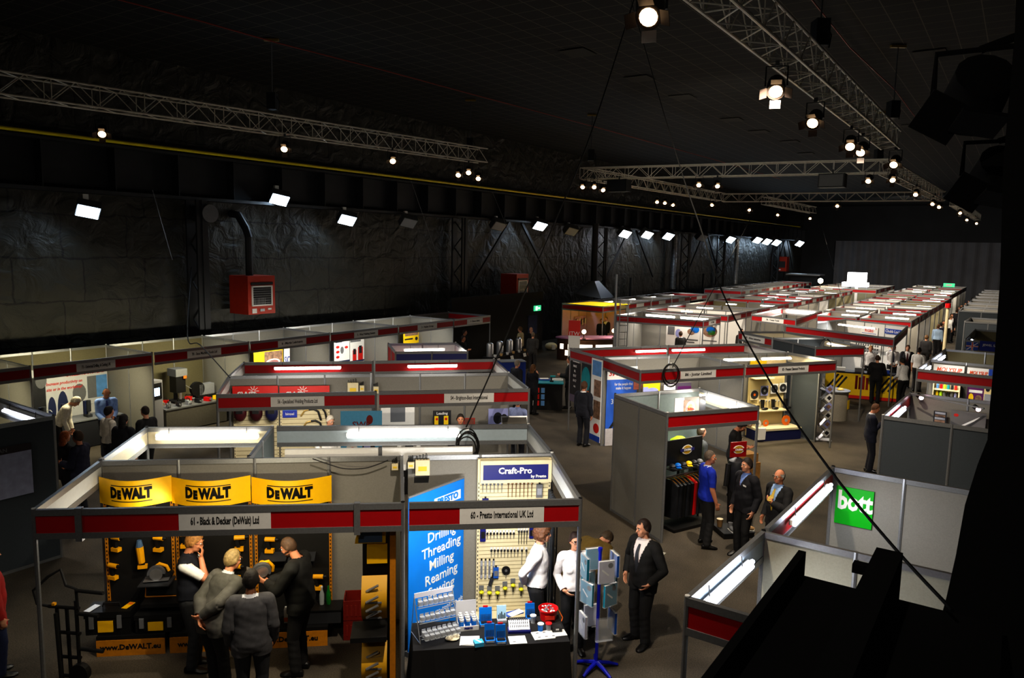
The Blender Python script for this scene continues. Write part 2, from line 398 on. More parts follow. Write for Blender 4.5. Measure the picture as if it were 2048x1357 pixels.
for nm, L in SPOTS:
    for i, (px, py) in enumerate(L):
        x, y = at(px, py, 8.05); o = SP if first else dup(SP)
        first = False
        o.location = (x, y, 8.45); o.rotation_euler = (0, 0, math.atan2(x, -y)+random.uniform(-.25, .25)+PI)
        k = 1.25 if nm.startswith('broad') else 1.1
        o.scale = (k, k, k)
        lab = ('only' if len(L) == 1 else ORD[i])+' glowing spotlight from the left under the '+nm
        o['label'] = lab; o['group'] = 'glowing truss spotlights'
        SPOTPOS.append((x, y))
# unlit boxes and hoists on the trusses
def hoist(px, py, label, zt=9.1):
    x, y = at(px, py, 9.3)
    r = thing('chain_hoist', label, 'hoist', (x, y, 9.0), 0, 'chain hoists holding the trusses')
    MB().bx(-.12, .12, -.15, .15, .1, .55, BLACKM).build('motor', r)
    m = MB(); m.cyl((0, 0, .55), (0, 0, 2.0), .015, ALUD, n=5); m.build('chain', r)
    MB().bx(-.2, .2, -.05, .05, 1.93, 1.99, mat('yellow clamp', (150, 120, 20), .6)).build('clamp', r)
    m = MB(); m.tube([(.1, 0, .5), (.2, 0, .3), (.17, 0, .08)], .012, CABLE, 6); m.build('cable', r)
for px, py, lb in ((545, 205, 'black chain hoist above the middle of the left truss'), (940, 290, 'black chain hoist above the far end of the left truss'),
                   (1640, 70, 'black chain hoist over the near part of the top-right truss'), (1786, 222, 'black chain hoist over the far end of the top-right truss'),
                   (1182, 312, 'black chain hoist at the left corner of the far rectangle'), (1757, 312, 'black chain hoist at the right corner of the far rectangle')):
    hoist(px, py, lb)
def speaker_box(px, py, label, s=.6):
    x, y = at(px, py, 8.1)
    r = thing('loudspeaker', label, 'speaker', (x, y, 7.85), HALL.rz); MB().bx(-s/2, s/2, -.25, .25, 0, .5, BLACKM).build('cabinet', r); MB().bx(-s/2+.04, s/2-.04, -.27, -.25, .04, .46, BLACK).build('grille', r)
    MB().bx(-.02, .02, -.02, .02, .5, .66, BLACKM).build('bracket', r)
speaker_box(1238, 372, 'black loudspeaker under the left side of the far rectangle', .9)
speaker_box(1665, 362, 'black loudspeaker under the near side of the far rectangle', .9)
# red cable across the ceiling
RC = mat('orange-red cable', (150, 44, 18), .6)
pts = [Vector((*at(px, py, ZC-.12), ZC-.12)) for px, py in ((180, -18), (240, 0), (400, 42), (555, 86), (750, 136), (945, 189), (1190, 254), (1430, 320), (1560, 358))]
tag(MB().tube(pts, .018, RC, 6).build('power_cable'), 'orange-red cable strung across the ceiling on the left', 'cable')
pts = [Vector((*at(px, py, ZC-.12), ZC-.12)) for px, py in ((1600, -30), (1640, 20), (1700, 95), (1790, 180), (1850, 260))]
tag(MB().tube(pts, .018, RC, 6).build('power_cable'), 'orange-red cable hung under the ceiling right of the top-right truss', 'cable')
# pale ceiling hatches
for i, (px, py) in enumerate(((1155, 106), (1280, 158), (1365, 195), (1464, 240), (1518, 264), (1580, 284), (1612, 308), (1860, 108), (1825, 252))):
    x, y = at(px, py, ZC-.03)
    o = MB().bx(-.4, .4, -.4, .4, -.01, .0, mat('pale ceiling tile', (54, 51, 45), .9)).build('ceiling_tile', None, (x, y, ZC-.02), HALL.rz)
    tag(o, 'paler square tile in the dark ceiling, %s from the front' % ORD[i], 'ceiling tile', 'paler ceiling tiles'); o['kind'] = 'structure'
# ---------------------------------------------------------------- floodlights on the left wall
FL = mat('cold floodlight glass', (236, 246, 255), .3, emit=45.0, ecol=(206, 232, 255)); FLW = mat('white floodlight glass', (255, 255, 250), .3, emit=45.0, ecol=(240, 246, 255)); FLO = mat('unlit floodlight glass', (190, 194, 200), .3)
FLOODS = [(178, 418, 1), (560, 395, 1), (695, 436, 1), (818, 442, 0), (998, 449, 0), (1080, 449, 1), (1143, 460, 0), (1250, 465, 2), (1294, 467, 2), (1336, 470, 1), (1404, 473, 0), (1460, 477, 1), (1514, 478, 1), (1533, 481, 1), (1552, 483, 1), (1598, 485, 1)]
FLOODPOS = []
for i, (px, py, lit) in enumerate(FLOODS):
    v_, z_ = HALL.onu(px, py, UL+.75)
    r = thing('floodlight', ('lit' if lit else 'unlit')+' floodlight on the left wall beam, %s along from the near end' % ORD[i], 'floodlight', HALL.w(UL+.6, v_, z_), HALL.rz, 'floodlights along the left wall')
    s = 1.0+v_/90  # lamp heads enlarged, their halo is put into the size
    R = Euler((-.25, .75, -.55)).to_matrix()
    MB().box((.1, 0, 0), (.24*s, .54*s, .4*s), ALUD, R).build('housing', r)
    MB().box(Vector((.1, 0, 0))+R @ Vector((.125*s, 0, 0)), (.012, .49*s, .35*s), (FLO, FL, FLW)[lit], R).build('glass', r)
    m = MB(); m.bx(-.06, -.03, -.02, .02, .1, .3, ALUD); m.bx(-.1, .0, -.08, .08, .25, .42, WHITE); m.build('bracket_box', r)
    if lit: FLOODPOS.append(HALL.w(UL+1.2, v_, z_-.1))
# ---------------------------------------------------------------- near black steelwork the photograph is taken past
def deck():
    u0, v1 = HALL.at(1600, 1150, 4.35); u2, _ = HALL.at(1768, 1188, 4.35); 
    r = thing('steel_channel', 'black steel channel jutting out in the lower right below the camera', 'steelwork', HALL.w(0, 0, 0), HALL.rz)
    MB().bx(u0, u2+.34, -.6, v1, 4.25, 4.35, UNLIT).build('deck_plate', r)
    MB().bx(u0-.01, u0+.015, -.6, v1, 4.2, 4.44, UNLIT).build('side_flange', r)
    m = MB(); m.bx(u2-.03, u2+.05, -.6, v1-.02, 4.2, 4.52, UNLIT); m.bx(u2-.09, u2-.03, v1-.09, v1-.05, 4.44, 4.47, UNLIT); m.build('upright_flange', r)
deck()
# torn black drape hanging at the right
def drape():
    pts = [(1848, 1420, 2.58), (1872, 1300, 2.6), (1885, 1225, 2.6), (1893, 1195, 2.6), (1912, 1110, 2.62), (1930, 1010, 2.64), (1955, 930, 2.66), (1975, 880, 2.66), (1979, 820, 2.66), (1990, 700, 2.66), (2000, 560, 2.66), (2004, 420, 2.66), (2006, 330, 2.66), (2018, 200, 2.66), (2030, 60, 2.66), (2034, -80, 2.66)]
    m = MB(); L = []
    for px, py, d in pts:
        X, Y, Z = ray(px, py); L.append(Vector((X*d, Y*d, CH+Z*d)))
    out = HALL.w(1.0, -.45)
    for k in range(len(L)-1):
        N = 14; a, b = L[k], L[k+1]
        for j in range(N):
            f = lambda P, t: P+out*(t*2.6)+HALL.w(0, 1)*(.05*math.sin(t*22+P.z*2)*min(1, t*6))
            m.quad(f(a, j/N), f(a, (j+1)/N), f(b, (j+1)/N), f(b, j/N), UNLIT)
    tag(m.build('black_drape', smooth=True), 'black drape hanging close to the camera down the right edge', 'drape')
drape()
def dark_lamp(px, py, d, label, s):
    X, Y, Z = ray(px, py); p = Vector((X*d, Y*d, CH+Z*d))
    r = thing('unlit_stage_lamp', label, 'lamp', p, HALL.rz)
    m = MB(); m.lathe([(.1*s, .28*s), (.2*s, .2*s), (.22*s, -.2*s), (.18*s, -.2*s)], UNLIT, (0, 0, 0), 14, (.9, .5, 0)); m.build('housing', r, smooth=True)
    m = MB(); m.tube([(-.28*s, 0, 0), (-.28*s, 0, .32*s), (.28*s, 0, .32*s), (.28*s, 0, 0)], .025*s, UNLIT, 6); m.cyl((0, 0, .32*s), (.5*s, .1*s, .5*s), .03*s, UNLIT); m.build('yoke', r)
    m = MB(); m.box((-.2*s, -.22*s, -.18*s), (.3*s, .02, .3*s), UNLIT, (.4, .5, .3)); m.box((.05*s, -.3*s, -.25*s), (.3*s, .02, .3*s), UNLIT, (1.2, .2, .3)); m.build('barn_door', r)
dark_lamp(1952, 190, 4.0, 'unlit black stage lamp silhouetted at the upper right edge', .72)
dark_lamp(1990, 350, 4.4, 'second unlit black stage lamp below the upper one at the right edge', .6)
# ---------------------------------------------------------------- hanging ropes
def vplane(P0, P1, pix):
    h = Vector((P1.x-P0.x, P1.y-P0.y, 0)).normalized(); nrm = Vector((-h.y, h.x, 0)); out = [P0]
    for px, py in pix:
        X, Y, Z = ray(px, py); d = Vector((X, Y, Z)); t = (P0-Vector((0, 0, CH))).dot(nrm)/d.dot(nrm); out.append(Vector((0, 0, CH))+d*t)
    return out+[P1]
def rayp(px, py, d): X, Y, Z = ray(px, py); return Vector((X*d, Y*d, CH+Z*d))
def smoothpts(P, n=6):
    out = []
    for i in range(len(P)-1):
        a, b, c, d = P[max(i-1, 0)], P[i], P[i+1], P[min(i+2, len(P)-1)]
        for k in range(n):
            t = k/n; out.append(.5*((2*b)+(c-a)*t+(2*a-5*b+4*c-d)*t*t+(3*b-a-3*c+d)*t**3))
    return out+[P[-1]]
P0 = Vector((*at(1258, -14, ZC), ZC)); P1 = rayp(1905, 1222, 2.3)
tag(MB().tube(smoothpts(vplane(P0, P1, [(1340, 268), (1400, 452), (1447, 590), (1545, 772), (1660, 940), (1790, 1098)])), .0062, CABLE, 6).build('rope'), 'long black rope sagging from the ceiling to the lower right', 'rope')
P0 = Vector((*at(1272, -14, ZC), ZC)); P1 = Vector((*at(931, 858, 2.56), 2.56))
tag(MB().tube(smoothpts(vplane(P0, P1, [(1185, 258), (1120, 420), (1058, 565), (985, 738)])), .013, CABLE, 6).build('rope'), 'black cable dropping from the ceiling to the coil on the front stands', 'cable')
P0 = Vector((*at(1522, 398, 8.3), 8.3)); P1 = Vector((*at(1345, 735, 2.4), 2.4))
tag(MB().tube([P0, P1], .014, CABLE, 6).build('rope'), 'thin black cable dropping to the coil on the middle stand fascia', 'cable')
P0 = Vector((*at(1640, 440, 8.5), 8.5)); P1 = Vector((*at(1688, 612, 2.6), 2.6))
tag(MB().tube([P0, P1], .014, CABLE, 6).build('rope'), 'thin dark cable dropping to the far stands in front of the end curtain', 'cable')
P0 = HALL.w(UL+.9, 14.2, 4.6); P1 = Vector((*at(460, 756, 2.56), 2.56))
tag(MB().tube(smoothpts([P0, Vector((*at(375, 672, 2.9), 2.9)), Vector((*at(400, 690, 2.85), 2.85)), P1]), .014, CABLE, 6).build('rope'), 'black cable slung from the left wall column to the welding stand', 'cable')
for i, (a, b) in enumerate((((822, 362), (870, 500)), ((985, 385), (1024, 480)), ((305, 380), (345, 520)))):
    v_, z_ = HALL.onu(*a, UL+1.9); v2, z2 = HALL.onu(*b, UL+1.9)
    tag(MB().cyl(HALL.w(UL+1.9, v_, z_), HALL.w(UL+1.9, v2, z2), .012, ALUD, n=5).build('wire'), 'thin slanting wire in front of the left wall, %s from the left' % ORD[(1, 2, 0)[i]], 'wire')
# ================================================================ SHELL-SCHEME STANDS
INW = mat('white fascia back', (222, 224, 222), .5, noise=.03)
INWARM = mat('warm lit white fascia back', (226, 216, 186), .5, noise=.03)  # white fascia back with the warm lamp light put into its colour
INB = mat('pale blue board', (176, 192, 202), .55, noise=.03)
PANELB = mat('blue-grey panel', (128, 142, 146), .7, noise=.05)
PANELO = mat('olive grey panel', (120, 114, 88), .85, noise=.06, nscale=40)
LIGHTS = []
class Edge: pass
def mb_addmesh(mb, me, M, m):
    mb.add([M @ v.co for v in me.vertices], [tuple(p.vertices) for p in me.polygons], m)
def stand(label, C, E, group=None, far=False, h=2.5, panel=None, post_r=.026, name='exhibition_stand', posts=None, inset=.036):
    """C = world xy corners counter-clockwise from the front left; E = one spec per edge: None | ('W',{..}) | ('F',{..})"""
    C = [Vector((c[0], c[1], 0)) for c in C]; n = len(C)
    if inset:
        D = []
        for i in range(n):
            a = (C[i-1]-C[i]).normalized(); b = (C[(i+1) % n]-C[i]).normalized(); D.append(C[i]+(a+b)*inset)
        C = D
    d0 = C[1]-C[0]; rz = math.atan2(d0.y, d0.x); Ri = Matrix.Rotation(-rz, 3, 'Z')
    root = thing(name, label, 'exhibition stand', C[0], rz, group)
    S = [Ri @ (c-C[0]) for c in C]; H = Edge(); H.root = root; H.edges = []; H.S = S
    need = set()
    for i in range(n):
        sp = E[i] if i < len(E) else None
        a, b = S[i], S[(i+1) % n]; L = (b-a).length; ang = math.atan2(b.y-a.y, b.x-a.x)
        e = Edge(); e.a, e.b, e.L, e.ang, e.root, e.rz = a, b, L, ang, root, rz; e.world = C[0]; H.edges.append(e)
        if sp is None: continue
        need |= {i, (i+1) % n}
        t, o = sp if isinstance(sp, tuple) else (sp, {})
        pm = o.get('panel', panel or PANEL)
        if t == 'W':
            t0, t1 = o.get('t', (0, 1)); k = max(1, round(L*(t1-t0)/1.0)); hh = o.get('h', h)
            if far:
                m = MB(); x0, x1 = L*t0, L*t1
                m.bx(x0, x1, -.012, .012, .05, hh-.06, pm); m.bx(x0, x1, -.025, .025, hh-.06, hh, ALU); m.bx(x0, x1, -.02, .02, 0, .05, ALU)
                for j in range(1, k): m.bx(x0+(x1-x0)*j/k-.02, x0+(x1-x0)*j/k+.02, -.022, .022, 0, hh-.02, ALU)
                m.build('wall_panel', root, a, ang)
            else:
                for j in range(k):
                    x0, x1 = L*(t0+(t1-t0)*j/k), L*(t0+(t1-t0)*(j+1)/k)
                    m = MB(); m.bx(x0+.02, x1-.02, -.009, .009, .05, hh-.06, pm); m.bx(x0+.02, x1-.02, -.022, .022, hh-.07, hh-.004, ALU); m.bx(x0+.02, x1-.02, -.018, .018, 0, .05, ALU)
                    m.build('wall_panel', root, a, ang)
                    if j: MB().cyl((x0, 0, 0), (x0, 0, hh-.002), .028, ALU, n=8).build('post', root, a, ang)
        elif t == 'F':
            im = o.get('inside', RED); om = o.get('outside', RED); z0 = h-.34; x0, x1 = L*o.get('t', (0, 1))[0], L*o.get('t', (0, 1))[1]
            m = MB(); m.bx(x0, x1, -.024, .024, h-.072, h, ALU); m.bx(x0, x1, -.024, .024, z0, z0+.068, ALU)
            m.bx(x0, x1, -.012, -.004, z0+.068, h-.072, om); m.bx(x0, x1, .004, .012, z0+.068, h-.072, im)
            f = m.build('fascia', root, a, ang)
            for bd in o.get('boards', ()):
                ta, tb, s = bd[:3]; xa, xb = ta*L, tb*L
                m = MB(); m.bx(xa, xb, -.017, -.0115, z0+.066, h-.07, WHITE)
                if s:
                    sz = bd[3] if len(bd) > 3 else .105
                    me = textmesh(s, sz, bold=.002); wd = max(v.co.x for v in me.vertices)-min(v.co.x for v in me.vertices)
                    M = Matrix.Translation(((xa+xb)/2, -.0185, (z0+h)/2)) @ Matrix.Rotation(PI/2, 4, 'X') @ Matrix.Scale(min(1, .74*(xb-xa)/wd), 4, (1, 0, 0))
                    mb_addmesh(m, me, M, INK)
                m.build('name_board', f)
            for tc in o.get('clips', ()):
                MB().bx(tc*L-.035, tc*L+.035, -.034, .034, z0-.03, h+.012, ALU).build('clip', f)
        elif t == 'B':        # plain board standing on the front
            m = MB(); m.bx(0, L, -.012, .012, o.get('z0', 0), o.get('z1', 1), pm); m.build('board', root, a, ang)
    for i in sorted(need if posts is None else posts):
        hh = h+.006
        m = MB(); m.cyl((0, 0, 0), (0, 0, hh), post_r, ALU, n=8); m.cyl((0, 0, hh), (0, 0, hh+.01), post_r*.9, BLACK if i % 2 else WHITE, n=8)
        m.build('post', root, S[i])
    return H
def eworld(e, t, y=0.0, z=0.0):             # world point at fraction t along an edge, y metres inside
    p = e.a+(e.b-e.a)*t; q = Vector((-math.sin(e.ang), math.cos(e.ang), 0))*y
    w = e.world+Matrix.Rotation(e.rz, 3, 'Z') @ (p+q); w.z = z
    return w
def striplight(e, t0, t1, label, z=2.36, tube=None, watts=0, y=.05, group='strip lights on the fascias', two=False, col=(1, .93, .82), tilt=.7):
    tube = tube or TUBE; p = eworld(e, (t0+t1)/2, y+.012, z); L = e.L*(t1-t0)
    r = thing('strip_light', label, 'strip light', p, e.rz+e.ang, group)
    MB().bx(-L/2, L/2, -.02, .02, -.03, .03, WHITE).build('batten', r)
    for k in range(2 if two else 1):
        m = MB(); m.cyl((-L/2+.02, .04, -.02+.05*k), (L/2-.02, .04, -.02+.05*k), .024, tube, n=8); m.build('tube', r)
    m = MB(); [MB().cyl((xx, 0, .03), (xx, -.012, .13), .005, CABLE, n=5).build('hook', r) for xx in (-L/2+.2, L/2-.2)]
    if watts:
        LIGHTS.append((eworld(e, (t0+t1)/2, y+.1, z-.06), L, e.rz+e.ang, watts, col, tilt))
    return r
P25 = lambda *pp: [at(px, py, 2.5) for px, py in pp]
F = lambda **k: ('F', k)
W = lambda **k: ('W', k)
HC = lambda *uv: [HALL.w(u, v)[:2] for u, v in uv]
def frac(Ca, Cb, px, z, py=None):            # fraction along the edge where the sight line through column px crosses it
    (ax, ay), (bx_, by) = at(*Ca, 2.5), at(*Cb, 2.5)
    t0, t1 = -.2, 1.2
    def sx(t):
        x, y = ax+(bx_-ax)*t, ay+(by-ay)*t; zz = z-CH
        D = y*_cp-zz*_sp; U = y*_sp+zz*_cp
        return 1024+CF*(x*_cr-U*_sr)/D
    for _ in range(40):
        m_ = (t0+t1)/2
        if (sx(m_)-px)*(sx(t1)-sx(t0)) < 0: t0 = m_
        else: t1 = m_
    return (t0+t1)/2
# ---- front block
a0, a1, a2 = (57, 1022), (812, 1008), (1168, 1000); r0, r1, r2, r3 = (197, 920), (808, 910), (1108, 905), (502, 915)
b0, b1, b2 = (290, 854), (550, 852), (1060, 848)
fr = lambda px: frac(a0, a1, px, 2.33)
S61 = stand('front stand with three yellow curved headers, open side to the aisle', P25(a0, a1, r1, r0),
            [F(inside=INW, boards=[(fr(355), fr(543), '61 - Black & Decker (DeWalt) Ltd', .125)], clips=[fr(151), fr(719)]), W(), W(), F(inside=INW)])
fr = lambda px: frac(a1, a2, px, 2.33)
S60 = stand('front stand with the cream tool wall and blue roller banner', P25(a1, a2, r2, r1),
            [F(inside=INW, boards=[(fr(917), fr(1092), '60 - Presto International UK Ltd', .115)]), F(inside=INW), W(), None], posts=[1, 2])
SA3 = stand('stand backing onto the yellow-header stand, white fascia back with a lit tube', P25(r0, r3, b1, b0), [None, W(panel=PANELB), F(inside=INWARM), F(inside=INWARM)])
SA4 = stand('stand backing onto the blue-banner stand, white fascia back with one long tube', P25(r3, r2, b2, b1), [None, F(inside=INW), F(inside=INB), None], posts=[2, 1])
E3 = SA3.edges[2]; striplight(E3, .1, .92, 'thick lit tube on the fascia behind the yellow-header stand', watts=26, col=(1, .95, .78), two=True)
E4 = SA4.edges[2]; striplight(E4, .28, .73, 'lit tube on the pale fascia under the coiled black cable', watts=26, two=True)
striplight(S60.edges[0], .2, .75, 'strip light inside the fascia over the blue-banner stand', watts=46, col=(1, .97, .92))
LIGHTS.append((eworld(S61.edges[3], .5, 1.0, 2.0), 1.2, S61.edges[3].rz+S61.edges[3].ang, 9, (1, .93, .8), -1.2))  # bare lamp added without a fixture to brighten the left fascia back
striplight(S61.edges[0], .35, .7, 'strip light inside the fascia over the yellow-header stand', watts=19, col=(1, .86, .55))
# ---- second block
c0, c1, c2 = (430, 790), (755, 784), (1062, 778); d0, d1, d2 = (455, 752), (745, 748), (1020, 745); e0, e1, e2 = (485, 725), (748, 722), (990, 718)
fr = lambda px: frac(c0, c1, px, 2.33)
S56 = stand('welding stand with two red header boards behind its fascia', P25(c0, c1, d1, d0), [F(inside=INW, boards=[(fr(540), fr(650), '56 - Specialised Welding Products Ltd', .115)]), None, W(), F(inside=INW)])
fr = lambda px: frac(c1, c2, px, 2.33)
S54 = stand('grey-walled stand beside the welding stand, on the aisle corner', P25(c1, c2, d2, d1), [F(inside=INW, boards=[(fr(888), fr(990), '54 - Brighton-Best International', .115)]), F(inside=INW), W(), None], posts=[1, 2])
SB3 = stand('stand behind the welding stand, red fascia back lit by a tube', P25(d0, d1, e1, e0), [None, None, F(), F(inside=INW)], posts=[2, 3])
SB4 = stand('stand behind the corner stand, red fascia back lit by a tube', P25(d1, d2, e2, e1), [None, F(inside=INW), F(), None], posts=[2])
striplight(SB3.edges[2], .25, .77, 'lit tube on the left red fascia of the second block', watts=22)
striplight(SB4.edges[2], .32, .74, 'lit tube on the right red fascia of the second block', watts=22)
striplight(S56.edges[0], .2, .7, 'strip light inside the welding stand fascia', watts=24)
striplight(S54.edges[0], .2, .7, 'strip light inside the corner stand fascia beside the welding stand', watts=11)
# ---- left wall row
VB = [2.0, 5.0, 8.0, 10.95, 13.95, 17.1, 20.4, 23.65, 26.2]
NAMES = ['72 - Abrasive Supplies', '72 - Multi Tools', '71 - Universal Drilling & Cutting UK', '70 - Seca Machine Tools Ltd', '6 - Martin Lubricants', '5 - West Polishing Systems', '3 - Hayley Group', '1 - Reece Safety']
LROW = []
for i, nm in enumerate(NAMES):
    v0, v1 = VB[i], VB[i+1]; uf, ub = -18.78, -21.15; last = i == len(NAMES)-1
    bt = (.32, .68) if i > 2 else (.33, .66)
    if last: bt = (.34, .78)
    S = stand('stand of the row along the left wall, %s from the camera' % ORD[i] if not last else 'last stand of the row along the left wall, red end fascia',
              HC((uf, v0), (uf, v1), (ub, v1), (ub, v0)),
              [F(inside=INW, boards=[(bt[0], bt[1], nm, .1)]), F() if last else W(panel=PANEL), W(panel=PANELO if i < 4 else PANEL), W() if i == 0 else None], posts=[0, 1, 2, 3] if i == 0 else [1, 2])
    LROW.append(S)
    if i in (1, 2, 3, 4, 5, 6): striplight(S.edges[0], .3, .7, 'strip light inside the left wall row, over its %s stand' % ORD[i], watts=48, col=(1, .9, .58) if i < 4 else (1, .95, .82))
# ---- left foreground stand
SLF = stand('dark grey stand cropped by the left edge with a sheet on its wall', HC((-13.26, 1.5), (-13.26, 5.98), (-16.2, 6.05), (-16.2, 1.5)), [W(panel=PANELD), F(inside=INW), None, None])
striplight(SLF.edges[1], .12, .62, 'lit tube inside the dark stand at the left edge', watts=16, tube=TUBEC)
# ---- right foreground stands
SR1 = stand('nearest right-hand stand with two bright tubes and a red front fascia', HC((-2.2, 5.98), (2.6, 5.98), (2.6, 8.03), (-2.1, 8.03)), [F(inside=RED), W(), W(panel=mat('sandy grey panel', (150, 148, 134), .85, noise=.06, nscale=60)), F(inside=INB)])
striplight(SR1.edges[3], .3, .92, 'upper of two bright tubes on the nearest right-hand stand', watts=30, tube=TUBEC, two=True, col=(.95, .97, 1))
SR2 = stand('right-hand stand with the green square sign on its back wall', HC((-2.1, 8.07), (2.6, 8.07), (2.6, 11.12), (-2.0, 11.12)), [None, W(), W(), F(inside=RED)], posts=[2, 3])
striplight(SR2.edges[3], .17, .76, 'bright tube on the red fascia beside the green square sign', watts=26, tube=TUBEC, two=True, col=(.95, .97, 1))
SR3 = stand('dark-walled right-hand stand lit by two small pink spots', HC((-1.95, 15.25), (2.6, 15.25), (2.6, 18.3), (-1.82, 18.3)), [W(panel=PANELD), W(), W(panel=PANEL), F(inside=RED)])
striplight(SR3.edges[3], .42, .93, 'bright tube on the red side fascia of the dark-walled stand', watts=14, tube=TUBEC, two=True, col=(.95, .97, 1))
SR4 = stand('right-hand stand with orange-lettered white boards and shelves of bottles', HC((-2.1, 22.2), (2.6, 22.0), (2.6, 24.5), (-2.0, 24.5)), [F(inside=INW), W(), W(), F(inside=INW)])
SR5 = stand('right-hand stand behind the bottle-shelf stand, olive lit wall', HC((-2.0, 24.54), (2.6, 24.54), (2.6, 27.6), (-1.85, 27.6)), [None, W(), W(panel=PANELO), F(inside=INW)], posts=[2, 3])
striplight(SR4.edges[3], .3, .7, 'bright tube over the side of the bottle-shelf stand', watts=22, tube=TUBEC, two=True); striplight(SR5.edges[3], .3, .72, 'bright tube over the olive-walled stand on the right', watts=14, tube=TUBEC, two=True)
SR6 = stand('right-hand stand with a blue banner and a union flag', HC((-1.5, 31.1), (2.6, 31.1), (2.6, 35.9), (-1.4, 35.9)), [F(outside=PANEL, inside=PANEL), W(), W(panel=PANELO), F(inside=INW)], far=True)
striplight(SR6.edges[3], .62, .86, 'bright tube above the union flag stand', watts=12, tube=TUBEC)
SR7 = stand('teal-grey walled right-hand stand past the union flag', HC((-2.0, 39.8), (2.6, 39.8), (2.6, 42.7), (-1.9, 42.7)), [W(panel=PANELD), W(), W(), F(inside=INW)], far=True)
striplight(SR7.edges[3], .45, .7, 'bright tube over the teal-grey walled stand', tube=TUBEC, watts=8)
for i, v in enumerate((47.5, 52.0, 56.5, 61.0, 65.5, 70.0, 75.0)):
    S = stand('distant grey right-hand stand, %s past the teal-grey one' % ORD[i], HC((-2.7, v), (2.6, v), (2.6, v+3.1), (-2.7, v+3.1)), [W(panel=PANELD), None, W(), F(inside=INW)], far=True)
    striplight(S.edges[3], .3, .7, 'bright tube over the distant right-hand stand, %s past the teal-grey one' % ORD[i], tube=TUBEC, watts=6 if i < 3 else 0)
# ---- middle block (blue and white posters, tool wall)
g0, g1, g2 = (1280, 742), (1492, 731), (1676.5, 722); h0, h1, h2 = (1204, 715), (1401, 709.4), (1576, 704.5); k0, k1, k2 = (1138, 697), (1335, 691), (1490, 687)
fr = lambda px: frac(g0, g1, px, 2.33)
SJ = stand('middle stand with the long red side fascia and a coil of black cable', P25(g0, g1, h1, h0), [F(inside=INW, boards=[(fr(1361), fr(1434), '86 - Jostar Limited', .11)]), W(), W(), F(inside=INW)], posts=[0, 1, 3])
fr = lambda px: frac(g1, g2, px, 2.33)
SPR = stand('warm-lit middle stand with diamond blades on a yellow tool wall', P25(g1, g2, h2, h1), [F(inside=INW, boards=[(fr(1557), fr(1619), '85 - Premier Diamond Products', .105)]), F(inside=INWARM), W(), None], posts=[1, 2])
SK1 = stand('stand behind the blue poster wall, red fascia on two sides', P25(h0, h1, k1, k0), [None, None, F(), F()], posts=[2, 3])
SK2 = stand('stand behind the diamond blade stand, long red fascia at its back', P25(h1, h2, k2, k1), [None, F(inside=INW), F(), None], posts=[2])
striplight(SK1.edges[2], .02, .35, 'lit tube on the long red fascia behind the middle block, left part', watts=18); striplight(SK2.edges[2], .55, .98, 'lit tube on the long red fascia behind the middle block, right part', watts=12)
striplight(SJ.edges[3], .55, .95, 'white strip light on the long red side fascia', watts=16)
striplight(SPR.edges[2], .1, .45, 'left warm strip light over the diamond blade wall', z=2.42, watts=34, col=(1, .86, .55), y=.5); striplight(SPR.edges[2], .52, .88, 'right warm strip light over the diamond blade wall', z=2.42, watts=34, col=(1, .86, .55), y=.5)
striplight(SJ.edges[0], .3, .7, 'strip light inside the cable coil fascia', watts=30)
SD = stand('workwear stand in the middle aisle, grey walls and one red fascia', P25((1334, 827.5), (1522, 814), (1400, 776), (1226, 788)), [F(inside=INW), F(inside=INWARM), W(panel=PANELB), W()])
striplight(SD.edges[1], .2, .92, 'wide lit tube on the side fascia of the workwear stand', watts=30, two=True)
# ---- stands between the middle block and the far rows
SC1 = stand('dark grey sided stand with one bright red front fascia', P25((1631, 695), (1732, 693), (1650, 676), (1544, 676)), [F(), F(inside=INWARM), None, W(panel=PANELD)], far=True)
striplight(SC1.edges[1], .2, .85, 'lit tube inside the bright red fascia of the dark grey sided stand', watts=20)
SC2 = stand('stand with a white side fascia behind the dark grey sided one', P25((1544, 676), (1650, 676), (1568, 663), (1475, 663)), [W(h=2.5, panel=PANELD), F(inside=INWARM), F(inside=INWARM), F(inside=INWARM, boards=[(.12, .8, '81 - Airtec Industries', .1)])], far=True)
SC3 = stand('white-panelled stand with a long red fascia and yellow counter', [at(1570, 650, 2.5), at(1790, 677, 2.5), at(1817, 652, 2.5), at(1690, 638, 2.5)], [F(), F(), W(panel=WHITE), W(t=(.0, .5))], far=True)
striplight(SC3.edges[0], .04, .16, 'small bright lamp on the long red fascia of the white-panelled stand', watts=10)
striplight(SC3.edges[2], .2, .8, 'strip light inside the white-panelled stand', watts=55, y=1.2, col=(.96, .98, 1))
SC4 = stand('small stand with a white name board between red fascias, brightly lit', P25((1502, 629), (1593, 639), (1645, 622), (1565, 616)), [F(boards=[(.25, .74, '78 - Tower Tools', .1)]), F(), F(inside=INW), F()], far=True)
striplight(SC4.edges[2], .15, .9, 'bright strip light over the small white name board stand', watts=34, two=True)
SC5 = stand('stand with white product boards behind a red front fascia', HC((-15.02, 30.6), (-11.05, 31.0), (-11.1, 33.4), (-15.0, 33.4)), [F(), F(boards=[(.3, .72, '18 - Prolab', .1)]), W(), W()], far=True)
striplight(SC5.edges[2], .1, .45, 'left bright strip light over the white product boards', watts=38, y=.4, two=True); striplight(SC5.edges[2], .52, .9, 'right bright strip light over the white product boards', watts=38, y=.4, two=True)
SC6 = stand('yellow-topped corner stand with a pink picture wall', HC((-20.2, 34.6), (-17.6, 34.4), (-17.7, 37.4), (-20.2, 37.4)), [F(), F(boards=[(.7, 1.0, '', .1)]), W(panel=mat('pink lit wall', (214, 176, 206), .7, noise=.05)), W(panel=mat('pink lit wall', (214, 176, 206), .7))], far=True)
